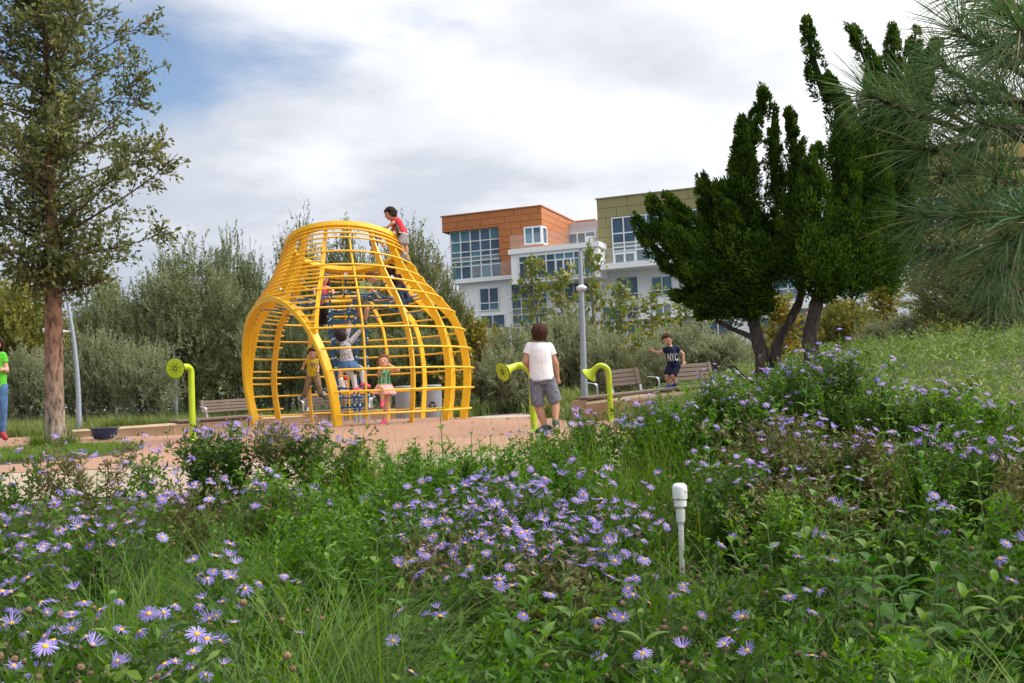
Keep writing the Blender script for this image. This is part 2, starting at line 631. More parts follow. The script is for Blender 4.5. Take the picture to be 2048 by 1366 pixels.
# planted island round the oak in the paving
OAK = at(112, 893, 15.0)
OAK.z = h(OAK.x, OAK.y)
isl = MB()
cxi, cyi = -5.6, 12.3
ring = []
for i in range(64):
    a = 2 * math.pi * i / 64
    rx = 3.0 if math.cos(a) < 0 else 1.45
    ring.append((cxi - 0.6 + rx * math.cos(a), cyi + (2.6 if math.sin(a) > 0 else 1.75) * math.sin(a) + 0.9 * math.cos(a) * -0.4))
V = [(cxi - 0.8, cyi, h(cxi - 0.8, cyi) + 0.07)]
for s_, dz in ((0.4, 0.06), (0.8, 0.045), (0.97, 0.02), (1.0, 0.006)):
    for p in ring:
        x = cxi - 0.8 + (p[0] - cxi + 0.8) * s_; y = cyi + (p[1] - cyi) * s_
        V.append((x, y, h(x, y) + dz))
Fc = [(0, 1 + i, 1 + (i + 1) % 64) for i in range(64)]
for j in range(3):
    for i in range(64):
        i2 = (i + 1) % 64
        Fc.append((1 + j * 64 + i, 1 + (j + 1) * 64 + i, 1 + (j + 1) * 64 + i2, 1 + j * 64 + i2))
isl.add(V, Fc)
tag(isl.build('planting_bed', soil, None, True), kind='structure')
ISL_RING = ring

# ------------------------------------------------------------------ apartment building
BO = at(1080, 412, 65.0)                      # roof corner of the orange block
BROT = R(-21)
b1 = Vector((math.cos(BROT), math.sin(BROT), 0)); b2 = Vector((-math.sin(BROT), math.cos(BROT), 0))
bld = empty('apartment_building', (BO.x, BO.y, 0.0), 'white apartment block with orange and olive clad top storeys behind the trees', 'building', rz=BROT)


def bp(px, py, b=0.0):
    """photo pixel -> (a,z) on the facade plane set back by b"""
    o = Vector((0, 0, CAM_Z)); r = ray(px, py)
    c = Vector((BO.x, BO.y, 0)) + b2 * b
    t = (c - o).dot(b2) / r.dot(b2)
    q = o + r * t - Vector((BO.x, BO.y, 0))
    return q.dot(b1), q.z


def bpr(x0, y0, x1, y1, b=0.0):
    """rectangle from two photo corners (left-top, right-bottom) as a0,a1,z0,z1"""
    a0, za = bp(x0, y0, b); a1, zb = bp(x1, y1, b)
    return a0, a1, zb, za


m_white = mat('render_white', (0.84, 0.85, 0.87), 0.8, var=0.03, scale=0.5, bump=0.1, bscale=8)
m_orange = mat('orange_panel', (0.42, 0.145, 0.04), 0.55, var=0.05, scale=0.8)
m_olive = mat('olive_panel', (0.25, 0.225, 0.10), 0.55, var=0.05, scale=0.8)
m_ochre = mat('ochre_panel', (0.47, 0.33, 0.10), 0.55, var=0.05, scale=0.8)
m_grey = mat('grey_render', (0.46, 0.43, 0.46), 0.7, var=0.04, scale=0.8)
m_joint = mat('joint_dark', (0.20, 0.085, 0.04), 0.9)
m_jointg = mat('joint_olive', (0.14, 0.125, 0.06), 0.9)
m_frame = mat('window_frame_white', (0.68, 0.71, 0.74), 0.45, var=0.03)
m_glass = glass_mat('window_glass', (0.045, 0.085, 0.135))
m_glass2 = glass_mat('window_glass_teal', (0.07, 0.18, 0.23))
m_spand = mat('spandrel_green', (0.20, 0.26, 0.25), 0.45, var=0.05)
m_rail = None


def rail_glass():
    global m_rail
    if m_rail: return m_rail
    m, t, p = new_mat('railing_glass')
    p.inputs['Base Color'].default_value = (0.75, 0.8, 0.82, 1); p.inputs['Roughness'].default_value = 0.1
    tr = N(t, 'ShaderNodeBsdfTransparent'); mx = N(t, 'ShaderNodeMixShader'); mx.inputs[0].default_value = 0.11
    L(t, tr.outputs[0], mx.inputs[1]); L(t, p.outputs[0], mx.inputs[2])
    L(t, mx.outputs[0], t.nodes['Material Output'].inputs['Surface'])
    m_rail = m
    return m


def block(name, a0, a1, z0, z1, b0, b1_, m):
    return MB().box((a0, b0, z0), (a1, b1_, z1)).build(name, m, bld)


def cut_rects(r, holes):
    rs = [r]
    for ha0, ha1, hz0, hz1 in holes:
        nr = []
        for a0, a1, z0, z1 in rs:
            if ha1 <= a0 or ha0 >= a1 or hz1 <= z0 or hz0 >= z1:
                nr.append((a0, a1, z0, z1)); continue
            if ha0 > a0: nr.append((a0, ha0, z0, z1))
            if ha1 < a1: nr.append((ha1, a1, z0, z1))
            c0, c1 = max(a0, ha0), min(a1, ha1)
            if hz0 > z0: nr.append((c0, c1, z0, hz0))
            if hz1 < z1: nr.append((c0, c1, hz1, z1))
        rs = nr
    return [q for q in rs if q[1] - q[0] > 0.12 and q[3] - q[2] > 0.06]


def clad(wall, m, a0, a1, z0, z1, b, row, plen, holes=(), side=False):
    """cladding panels, each its own object, in front of the wall at depth b"""
    n = max(1, round((z1 - z0) / row)); row = (z1 - z0) / n
    for i in range(n):
        za = z1 - (i + 1) * row; zb = z1 - i * row
        s = a0 - plen * ((i * 0.37) % 1.0)
        while s < a1:
            e = s + plen
            r = (max(s, a0), min(e, a1), za, zb)
            s = e
            if r[1] - r[0] < 0.05: continue
            for q in cut_rects(r, holes):
                g_ = 0.012
                if side:
                    mb = MB().box((b, q[0] + g_, q[2] + g_), (b + 0.05, q[1] - g_, q[3] - g_))
                else:
                    mb = MB().box((q[0] + g_, b - 0.05, q[2] + g_), (q[1] - g_, b, q[3] - g_))
                mb.build('panel', m, wall)


def window(a0, a1, z0, z1, b, cols, rows, gm=None, fr=0.07, spand=(), parent=None):
    """framed window standing just proud of plane b; cols/rows are fractions or counts"""
    gm = gm or m_glass
    cs = [i / cols for i in range(cols + 1)] if isinstance(cols, int) else cols
    rs = [i / rows for i in range(rows + 1)] if isinstance(rows, int) else rows
    mb = MB()
    for c in cs:
        x = a0 + (a1 - a0) * c
        mb.box((x - fr / 2, b - 0.10, z0 - fr / 2), (x + fr / 2, b + 0.02, z1 + fr / 2))
    for i in range(len(cs) - 1):
        xa = a0 + (a1 - a0) * cs[i] + fr / 2; xb = a0 + (a1 - a0) * cs[i + 1] - fr / 2
        for q in rs:
            z = z0 + (z1 - z0) * q
            mb.box((xa, b - 0.09, z - fr / 2), (xb, b + 0.02, z + fr / 2))
    w = mb.build('window', m_frame, parent or bld)
    for i in range(len(cs) - 1):
        for j in range(len(rs) - 1):
            xa = a0 + (a1 - a0) * cs[i] + fr / 2; xb = a0 + (a1 - a0) * cs[i + 1] - fr / 2
            za = z0 + (z1 - z0) * rs[j] + fr / 2; zb = z0 + (z1 - z0) * rs[j + 1] - fr / 2
            tw = random.uniform(-0.012, 0.012)
            V = [(xa, b - 0.03 + tw, za), (xb, b - 0.03 - tw, za), (xb, b - 0.03 - tw, zb), (xa, b - 0.03 + tw, zb)]
            V += [(p[0], p[1] + 0.03, p[2]) for p in V]
            MB().add(V, [(0, 1, 2, 3), (7, 6, 5, 4)]).build('pane', m_spand if j in spand else (m_glass2 if random.random() < 0.22 else gm), w)
    return w


_, zR = bp(1080, 412)
_, zLedge = bp(1000, 560)
aL, _ = bp(883, 437)
aR_g0, _ = bp(1194, 400)
aR_g1, _ = bp(1470, 380)
aEnd = 75.0
# white lower storeys
wl = block('wall', aL + 0.9, aEnd, 0.0, zLedge, 0.4, 12, m_white)
block('cornice', aL + 0.6, aR_g0 + 0.2, zLedge, zLedge + 0.28, -0.1, 9.0, m_white)
# orange top block: core behind, header and pier clad with panels
winO = bpr(897, 464, 1001, 560)
wO = (winO[0], winO[1], zLedge + 0.3, winO[3])
corner = bpr(1049, 456, 1080, 486)
ow = block('orange_wall', wO[1], 0.0, zLedge + 0.28, zR - 0.1, 0.06, 7.2, m_joint)
block('orange_header', aL, wO[1], wO[3], zR - 0.1, 0.06, 7.2, m_joint)
clad(ow, m_orange, aL, 0.0, zLedge + 0.28, zR, 0.06, 0.44, 1.75, holes=[(aL - 1, wO[1], -5, wO[3]), (corner[0], 1, corner[2], corner[3])])
clad(ow, m_orange, 0.06, 7.2, zLedge + 0.28, zR, 0.0, 0.44, 1.75, holes=[(-1, 1.0, corner[2], corner[3])], side=True)
block('roof_cap', aL - 0.08, 0.12, zR, zR + 0.07, -0.06, 7.3, m_orange)
block('stair_head', 0.05, 1.6, zR - 0.2, zR + 0.1, 7.4, 10, m_orange)
window(wO[0], wO[1], wO[2], wO[3], 0.35, 5, [0, .26, .36, .45, .56, .77, 1], spand=(2,))
block('glazing_back', wO[0] + .02, wO[1], wO[2], wO[3], 0.45, 7, m_glass)
window(corner[0], 0.0, corner[2], corner[3], 0.03, 2, 1, fr=0.1)
mb = MB()
for y0 in (0.12, 0.95):
    mb.box((-0.02, y0 - 0.05, corner[2]), (0.08, y0 + 0.05, corner[3]))
for z0 in (corner[2], corner[3]):
    mb.box((-0.02, 0.17, z0 - 0.05), (0.08, 0.9, z0 + 0.05))
cw = mb.build('window', m_frame, bld)
MB().box((0.0, 0.17, corner[2] + 0.05), (0.05, 0.9, corner[3] - 0.05)).build('pane', m_glass, cw)
# white middle bay standing forward
MB_B = -1.6
mid = bpr(1021, 500, 1199, 560, MB_B)
zMid = mid[3]
zMid0 = bp(1021, 560, MB_B)[1]
block('middle_bay', mid[0], mid[1], zMid0 - 0.3, zMid - 0.32, MB_B, 0.35, m_white)
block('parapet', mid[0] - 0.12, mid[1] + 0.12, zMid - 0.315, zMid, MB_B - 0.15, 4.5, m_white)
mw = bpr(1038, 514, 1190, 556, MB_B)
window(mw[0], mw[1], zMid0 - 0.05, mw[3], MB_B, [0, .12, .245, .37, .49, .615, .74, .87, 1], [0, .72, 1])
dr_ = bpr(1112, 520, 1144, 556, MB_B - .12)
window(dr_[0], dr_[1], zMid0 - 0.02, dr_[3], MB_B - 0.12, 2, 1, fr=0.11)
rl = MB().box((mid[0], MB_B, zMid + 0.002), (mid[1], MB_B + 0.03, zMid + 0.95)).build('glass_railing', rail_glass(), bld)
MB().box((aL + 2.2, -0.6, zLedge + 0.285), (mid[0] - 0.02, -0.57, zLedge + 1.15)).build('glass_railing', rail_glass(), bld)
# grey penthouse set back
gp = bpr(1128, 448, 1215, 494, 6.0)
block('penthouse', gp[0], gp[1] + 2, zLedge + 0.3, gp[3], 6.0, 11, m_grey)
gw = bpr(1137, 468, 1192, 490, 6.0)
window(gw[0], gw[1], gw[2] - 0.5, gw[3], 6.0, [0, .33, .64, 1], 1, fr=0.1)
ac = bpr(1170, 476, 1188, 486, 1.5)
MB().box((ac[0], 1.5, zMid + 0.002), (ac[1], 2.3, zMid + 0.9), bev=0.1).build('roof_unit', m_frame, bld)
# olive block
zG = bp(1194, 399)[1]
gwin = bpr(1224, 437, 1440, 540)
gw2 = (gwin[0], gwin[1], zLedge + 0.35, gwin[3])
gwall = block('olive_wall', aR_g0, aR_g1, zLedge + 0.3, zG - 0.1, 0.06, 9, m_jointg)
clad(gwall, m_olive, aR_g0, aR_g1, zLedge + 0.28, zG, 0.06, 0.62, 1.95, holes=[(gw2[0], gw2[1], gw2[2], gw2[3])])
clad(gwall, m_olive, 0.06, 9.0, zLedge + 0.28, zG, aR_g0 - 0.05, 0.62, 1.95, side=True)
block('roof_cap', aR_g0 - 0.12, aR_g1 + 0.1, zG, zG + 0.07, -0.06, 9.1, m_olive)
window(gw2[0], gw2[1], gw2[2], gw2[3], 0.0, 9, [0, .28, .36, .45, .66, 1], spand=(2,))
gd = bpr(1229, 508, 1272, 540, -0.1)
window(gd[0], gd[1], gw2[2] + 0.02, gd[3], -0.1, 2, 1, fr=0.12)
block('balcony_ledge', aR_g0 + 0.3, aR_g1 + 3, zLedge - 0.1, zLedge + 0.26, -1.5, 0.38, m_white)
MB().box((mid[1] + .2, -1.45, zLedge + 0.265), (aR_g1 + 2.9, -1.42, zLedge + 1.2)).build('glass_railing', rail_glass(), bld)
# ochre block far right and its neighbours
oc0, _ = bp(1760, 330); oc1, _ = bp(2100, 330)
zO = bp(1850, 300)[1]
ocw = block('ochre_wall', oc0, oc1, zLedge, zO, 0.4, 10, m_ochre)
block('upper_wall', aR_g1 + 3, oc0 - 0.02, zLedge + 0.01, zLedge + 3.4, 2.0, 11, m_white)
for i in range(6):
    a = aR_g1 + 4 + i * 4.2
    if a + 2.6 < oc0: window(a, a + 2.6, zLedge + 0.6, zLedge + 2.8, 1.98, 3, [0, .7, 1])
for i in range(4):
    a = oc0 + 1 + i * 4.4
    window(a, a + 2.6, zLedge + 0.8, zLedge + 2.6, 0.38, 3, 1)
# windows of the white storeys, read from the photograph
WB = 0.38
for (x0, y0, x1, y1, c, r_, sp_) in [
        (960, 578, 999, 619, 2, [0, .33, 1], ()), (1023, 569, 1098, 668, [0, .27, .75, 1], [0, .22, .40, .52, .70, 1], (2,)),
        (962, 632, 1012, 676, 2, [0, .33, 1], ()), (1112, 570, 1185, 604, 4, [0, .35, 1], ()),
        (1234, 556, 1278, 601, 2, [0, .30, 1], ()), (1303, 555, 1346, 590, 2, [0, .30, 1], ()),
        (1205, 614, 1280, 665, 3, [0, .3, 1], ()), (1112, 625, 1180, 668, 3, [0, .3, 1], ()),
        (1310, 610, 1345, 650, 2, [0, .3, 1], ())]:
    a0, a1, z0, z1 = bpr(x0, y0, x1, y1, WB)
    window(a0, a1, z0, z1, WB, c, r_, spand=sp_)
zF = [zLedge - 3.2 * i for i in range(1, 4)]
for fl, z in enumerate(zF):
    if z < 0.5: continue
    a = bp(1375, 600, WB)[0]
    while a < aEnd - 4:
        window(a, a + 2.7, z + 0.55, z + 2.75, WB, 3, [0, .3, 1])
        a += 4.3
    block('storey_band', aL + 0.9, aEnd, z - 0.08, z + 0.08, 0.33, 0.398, m_grey)
for i in range(5):
    a = bp(1290, 600, WB)[0] + i * 8.6
    block('balcony', a, a + 3.4, zLedge - 3.35, zLedge - 3.1, -1.4, 0.325, m_white)
    MB().box((a, -1.38, zLedge - 3.095), (a + 3.4, -1.35, zLedge - 2.1)).build('glass_railing', rail_glass(), bld)
# ------------------------------------------------------------------ yellow climbing dome
m_yel = mat('yellow_powder_coat', (0.83, 0.475, 0.012), 0.42, var=0.06, scale=5, spec=0.5, bump=0.03, bscale=90)
SP = [(0, 1.77), (.4, 1.85), (.74, 1.88), (1.2, 1.83), (1.69, 1.68), (2.0, 1.42), (2.12, 1.30), (2.3, 1.17), (2.55, 1.03), (2.8, .92), (2.95, .87)]
_ss = np.array([p[0] for p in SP]); _rr = np.array([p[1] for p in SP])
_fs = np.linspace(0, 2.95, 400); _fr = np.interp(_fs, _ss, _rr)
for _ in range(3):
    _fr = np.convolve(np.pad(_fr, 14, mode='edge'), np.ones(29) / 29, 'valid')


def Rs(s): return float(np.interp(s, _fs, _fr))
def tilt(s): return R(16) * max(0.0, min(1.0, (s - 1.7) / 1.18))


def dome_pt(s, th, dr=0.0):
    r = Rs(s) + dr
    t = tilt(s)
    sh = -0.11 * float(smooth01((s - 1.2) / 1.7))
    return Vector((DOME.x + sh + r * math.sin(th), DOME.y - r * math.cos(th) * math.cos(t), DOME.z + s + r * math.cos(th) * math.sin(t)))


TA = R(-50)
def dplane(s): return 1.15 + 0.17 * s
def darc(s):
    q = dplane(s) / Rs(s)
    return math.acos(q) if q < 1 else 0.0


S_TOP = 2.88
s_arch = 0.0
while darc(s_arch) > 0 or s_arch < 0.5:
    s_arch += 0.002
    if s_arch > 2.6: break
dome = empty('climbing_dome', DOME, 'large yellow steel climbing dome with round top opening and arched doorway', 'climbing frame')
NR = 16
for i in range(NR):
    th = R(13.2) + 2 * math.pi * i / NR
    thn = (th + math.pi) % (2 * math.pi) - math.pi
    da = abs((thn - TA + math.pi) % (2 * math.pi) - math.pi)
    ss = np.linspace(-0.1, S_TOP, 60)
    pts = []; U = []; W = []
    for s in ss:
        if s < s_arch and da < darc(max(s, 0)) + 0.012:
            continue
        p = dome_pt(s, th); q = dome_pt(s + 0.01, th); ta = (q - p).normalized()
        w = Vector((math.cos(th), math.sin(th), 0))
        u = w.cross(ta).normalized()
        pts.append(p - dome.location); U.append(u); W.append(w)
    if len(pts) > 2:
        MB().add(*sweep_rect(pts, U, W, 0.060, 0.0125)).build('rib', m_yel, dome)


def arc_pts(s, t0, t1, dr, n):
    return [dome_pt(s, t0 + (t1 - t0) * i / n, dr) - dome.location for i in range(n + 1)]


levels = [.15, .49, .81, 1.13, 1.44, 1.74, 1.96, 2.11, 2.28, 2.47, 2.67, 2.74, 2.80]
for s in levels:
    d = darc(s) if s < s_arch else 0
    if d > 0:
        MB().tube(arc_pts(s, TA + d + 0.02, TA - d - 0.02 + 2 * math.pi, 0.075, 90), 0.015, 8).build('hoop', m_yel, dome, True)
    else:
        MB().tube(arc_pts(s, 0, 2 * math.pi, 0.075, 96)[:-1], 0.015, 8, closed=True).build('hoop', m_yel, dome, True)
# closer rungs on the left and back-left wall, ends turned in to the ribs
for a, b in zip(levels[:11], levels[1:11] + [2.67]):
    if b <= a: continue
    nn = 2
    for j in range(nn):
        s = a + (b - a) * (j + 1) / (nn + 1)
        d = darc(s) if s < s_arch else 0
        if (j + levels.index(a)) % 2 and s < 1.5: continue
        t_end = R(-128)
        segs = [(R(-9.3), TA + d + 0.02), (TA - d - 0.02, t_end)] if d > 0 else [(R(-9.3), t_end)]
        for t0, t1 in segs:
            if t0 <= t1: continue
            pp = arc_pts(s, t0, t1, 0.065, max(3, int((t0 - t1) * 22)))
            if t0 == R(-9.3): pp = [dome_pt(s, t0, 0.0) - dome.location] + pp
            MB().tube(pp, 0.0145, 7).build('rung', m_yel, dome, True)
# arch band
pts = []
for i in range(61):
    s = s_arch * math.sin(math.pi / 2 * i / 60)
    d = darc(s) if i < 60 else 0.0
    pts.append((s, TA + d))
right = [dome_pt(s, t) for s, t in pts]
left = [dome_pt(s, 2 * TA - t) for s, t in pts]
curve = [right[0] - Vector((0, 0, .1))] + right + left[::-1][1:] + [left[0] - Vector((0, 0, .1))]
cen = sum(curve, Vector()) / len(curve)
for _ in range(3):
    curve = [curve[0]] + [(curve[i - 1] + curve[i] * 2 + curve[i + 1]) / 4 for i in range(1, len(curve) - 1)] + [curve[-1]]
nrm = Vector((math.sin(TA), -math.cos(TA), 0.0))
U = []; W = []
for i in range(len(curve)):
    ta = (curve[min(i + 1, len(curve) - 1)] - curve[max(i - 1, 0)]).normalized()
    w = (nrm - ta * nrm.dot(ta)).normalized()
    U.append(ta.cross(w)); W.append(w)
MB().add(*sweep_rect([p - dome.location for p in curve], U, W, 0.045, 0.062)).build('arch', m_yel, dome)
# top ring: broad band with a rolled lip
n = 96; pts = []; U = []; W = []
t = tilt(S_TOP)
axis = Vector((0, math.sin(t), math.cos(t)))
for i in range(n):
    th = 2 * math.pi * i / n
    p = dome_pt(S_TOP, th)
    rad = Vector((math.sin(th), -math.cos(th) * math.cos(t), math.cos(th) * math.sin(t)))
    pts.append(p - dome.location); U.append(rad); W.append(axis)
MB().add(*sweep_rect(pts, U, W, 0.08, 0.045, closed=True)).build('top_ring', m_yel, dome)

# ------------------------------------------------------------------ blue rope net inside
m_rope = mat('blue_rope', (0.010, 0.095, 0.25), 0.7, var=0.25, scale=60, bump=0.4, bscale=200)
m_clamp = mat('grey_clamp', (0.45, 0.47, 0.5), 0.4, metal=0.4)
m_steel = mat('galvanised_steel', (0.42, 0.45, 0.48), 0.4, metal=0.7)
NC = at(689, 599, 16.5)
net = empty('rope_net', (NC.x, NC.y, h(NC.x, NC.y)), 'blue rope climbing tunnel hanging from a yellow ring inside the dome', 'rope net')
no = net.location
rr_ = 0.36
MB(no).tube([NC + Vector((rr_ * math.cos(a), rr_ * math.sin(a), 0)) for a in np.linspace(0, 2 * math.pi, 49)[:-1]], 0.032, 10, closed=True).build('inner_ring', m_yel, net, True)


def sag(p, q, n=7, d=0.03):
    return [p.lerp(q, i / n) - Vector((0, 0, d * 4 * (i / n) * (1 - i / n))) for i in range(n + 1)]


clampmesh = MB().ell((0, 0, 0), (0.024, 0.024, 0.024), k=8, n=6).mesh('clamp', True)
clampmesh.materials.append(m_clamp)


def clamp(p, parent, s=1.0):
    o = link('clamp', clampmesh, parent); o.location = p - no; o.scale = (s, s, s)


bc = at(706, 835, 16.4); bc.z = h(bc.x, bc.y)
NV = 5
prev = None
vert = []
for i in range(NV):
    a = 2 * math.pi * i / NV + 0.3
    top = NC + Vector((rr_ * .92 * math.cos(a), rr_ * .92 * math.sin(a), -0.03))
    bot = Vector((bc.x + .25 * math.cos(a), bc.y + .25 * math.sin(a), bc.z + 0.12))
    pts = []
    for j in range(13):
        q = top.lerp(bot, j / 12)
        bul = 1 + 0.10 * math.sin(j * 2.1 + i) * (0 if j in (0, 12) else 1)
        c = NC.lerp(bc, j / 12)
        pts.append(Vector((c.x + (q.x - c.x) * bul, c.y + (q.y - c.y) * bul, q.z)))
    vert.append(pts)
    MB(no).tube(pts, 0.018, 7).build('rope', m_rope, net, True)
for j in range(1, 12):
    if j % 5 == 3: continue
    for i in range(NV):
        p = vert[i][j]; q = vert[(i + 1) % NV][j]
        MB(no).tube(sag(p, q, 5, 0.035), 0.011, 6).build('rung_rope', m_rope, net, True)
        clamp(p, net)
for i in range(0, NV):
    p = vert[i][-1]
    MB(no).tube([Vector((p.x, p.y, h(p.x, p.y) - 0.03)), p + Vector((0, 0, 0.05))], 0.03, 10).build('anchor_post', m_steel, net, True)
# funnel of ropes from the ribs to the ring
mids = []
for i in range(10):
    th = 2 * math.pi * (i + .2) / 10
    o_ = dome_pt(2.17, th, -0.06)
    tgt = NC + Vector((rr_ * math.sin(th), -rr_ * math.cos(th), 0))
    md = o_.lerp(tgt, 0.45) - Vector((0, 0, 0.10))
    mids.append(md)
    MB(no).tube([o_, md], 0.013, 6).build('rope', m_rope, net, True)
    MB(no).tube(sag(md, tgt, 4, 0.02), 0.013, 6).build('rope', m_rope, net, True)
    MB(no).tube([o_, o_.lerp(md, 0.25)], 0.03, 8).build('rope_sleeve', m_clamp, net, True)
    clamp(md, net, 1.2)
for i in range(10):
    p, q = mids[i], mids[(i + 1) % 10]
    MB(no).tube(sag(p, q, 5, 0.04), 0.013, 6).build('rope', m_rope, net, True)
    th = 2 * math.pi * (i + .7) / 10
    o2 = dome_pt(1.9, th, -0.08)
    mm = p.lerp(q, .5) - Vector((0, 0, 0.04))
    MB(no).tube(sag(o2, mm, 4, 0.05), 0.011, 6).build('rope', m_rope, net, True)
    t2 = NC + Vector((rr_ * math.sin(th), -rr_ * math.cos(th), 0))
    MB(no).tube(sag(mm, t2, 4, 0.03), 0.011, 6).build('rope', m_rope, net, True)

# ------------------------------------------------------------------ lime green talk tubes
m_lime = mat('lime_powder_coat', (0.42, 0.56, 0.012), 0.38, var=0.05, scale=5, spec=0.5)
m_dark = mat('dark_slot', (0.10, 0.13, 0.015), 0.8)
m_rub = mat('black_rubber', (0.02, 0.02, 0.022), 0.7)


def talk_tube(base, top_h, bend_dir, face_dir, reach, horn_d, label, drop=0.0):
    root = empty('talk_tube', base, label, 'talk tube', 'lime green talk tubes')
    bd = Vector(bend_dir).normalized(); fd = Vector(face_dir).normalized()
    r = 0.045
    pts = [Vector((0, 0, -0.05)), Vector((0, 0, top_h * .5)), Vector((0, 0, top_h - reach))]
    for i in range(1, 11):
        a = math.pi / 2 * i / 10
        pts.append(Vector((0, 0, top_h - reach)) + bd * reach * (1 - math.cos(a)) + Vector((0, 0, reach * math.sin(a))))
    p0 = pts[-1]
    # turn from the bend to the horn's facing
    p1 = p0 + (bd * .6 + fd * .4) * 0.05; p2 = p1 + fd * 0.06
    pts += [p1, p2]
    MB().tube(pts, r, 14).build('pole', m_lime, root, True)
    Mx = fd.to_track_quat('Z', 'Y').to_matrix().to_4x4(); Mx.translation = p2
    hr = horn_d / 2
    MB().lathe([(r * .98, -0.03), (r * 1.1, 0.03), (hr * .5, 0.085), (hr * .78, 0.125), (hr * .97, 0.15), (hr, 0.16), (hr, 0.168)], 28, Mx).build('horn', m_lime, root, True)
    rim = MB(); rim.tube([Mx @ Vector((hr * math.cos(a), hr * math.sin(a), 0.166)) for a in np.linspace(0, 2 * math.pi, 41)[:-1]], 0.007, 6, closed=True)
    rim.build('rim', m_rub, root, True)
    face = MB().lathe([(hr * .99, 0.160), (hr * .99, 0.1745), (hr * .9, 0.177)], 28, Mx).build('grille', m_lime, root)
    for i in range(8):
        a = 2 * math.pi * i / 8 + .2
        R2 = Mx @ Matrix.Rotation(a, 4, 'Z')
        MB().box((hr * .16, -0.0035, 0.1765), (hr * .66, 0.0035, 0.1795), R2).build('slot', m_dark, face)
    for i in range(8):
        a = 2 * math.pi * (i + .5) / 8 + .2
        R2 = Mx @ Matrix.Rotation(a, 4, 'Z')
        MB().box((hr * .1, -0.004, 0.1765), (hr * .3, 0.004, 0.1795), R2).build('slot', m_dark, face)
    bsx = MB().lathe([(0.075, 0.0), (0.075, 0.012), (0.05, 0.03)], 20).build('base_collar', m_lime, root)
    return root


b_ = at(386, 886, 14.6); b_.z = h(b_.x, b_.y)
talk_tube(b_, 1.075, (-.5, -1, 0), (-.25, -1, -0.12), 0.09, 0.29, 'lime green talk tube with its slotted round face towards the camera')
b_ = at(1068, 862, 13.5); b_.z = h(b_.x, b_.y)
talk_tube(b_, 0.90, (-1, .1, 0), (-.75, -.6, -.32), 0.17, 0.26, 'lime green talk tube the boy in white leans on')
b_ = at(1222, 838, 16.6); b_.z = h(b_.x, b_.y)
talk_tube(b_, 0.93, (-1, 0, 0), (-.55, .35, -.55), 0.14, 0.28, 'lime green talk tube with hooked neck before the concrete bench')

# ------------------------------------------------------------------ concrete seat walls
m_cast = mat('cast_concrete_tan', (0.36, 0.27, 0.175), 0.85, var=0.10, scale=3, bump=0.25, bscale=30)


def seat_wall(name, pts, tops, depth, flare, label, lengths=None):
    """curved cast wall: battered face with rounded top edge, in segments with open joints"""
    root = empty(name, (pts[0][0], pts[0][1], h(*pts[0])), label, 'wall')
    o = root.location
    P = [Vector((x, y, 0)) for x, y in pts]
    segs = len(P) - 1
    for s in range(segs):
        a, b = P[s], P[s + 1]
        d = (b - a).normalized(); nv = Vector((-d.y, d.x, 0))
        a = a + d * 0.006; b = b - d * 0.006
        V = []; Fc = []; nst = 6
        for i in range(nst + 1):
            p = a.lerp(b, i / nst); top = tops[s] + (tops[s + 1] - tops[s]) * i / nst
            z0 = h(p.x, p.y) - 0.08
            hh = top - z0
            prof = [(flare, 0), (flare * .55, hh * .35), (0.02, hh * .72), (0.0, hh * .86), (0.03, hh * .96), (0.08, hh), (depth - .06, hh), (depth - .02, hh * .96), (depth, hh * .85), (depth, 0)]
            for q, z in prof:
                V.append(p + nv * (q) + Vector((0, 0, z0 + z)) - o)
        k = 10
        for i in range(nst):
            for j in range(k - 1):
                Fc.append((i * k + j, (i + 1) * k + j, (i + 1) * k + j + 1, i * k + j + 1))
        Fc.append(tuple(range(k))); Fc.append(tuple(reversed(range(nst * k, nst * k + k))))
        MB().add(V, Fc).build('wall_block', m_cast, root, True)
    return root


seat_wall('seat_wall', WALL_L, [.20, .235, .27, .30, .31], 0.5, 0.05, 'low tan concrete wall curving behind the blue bowl and the dome')
WR = [(at(1174, 830, 16.9).x, 16.9), (at(1282, 830, 17.3).x, 17.3), (at(1420, 830, 18.0).x, 18.0), (at(1510, 830, 18.6).x, 18.6)]
_tr = [at(1174, 801, 16.9).z, at(1282, 787, 17.3).z, at(1420, 775, 18.0).z, at(1510, 768, 18.6).z]
seat_wall('seat_wall', WR, _tr, 0.6, 0.16, 'tall tan concrete wall with battered face under the right hand bench')

# ------------------------------------------------------------------ benches
m_wood = wood_mat('weathered_wood', (0.115, 0.08, 0.062), (0.21, 0.155, 0.125))
m_alu = mat('brushed_aluminium', (0.60, 0.63, 0.66), 0.35, metal=0.6)


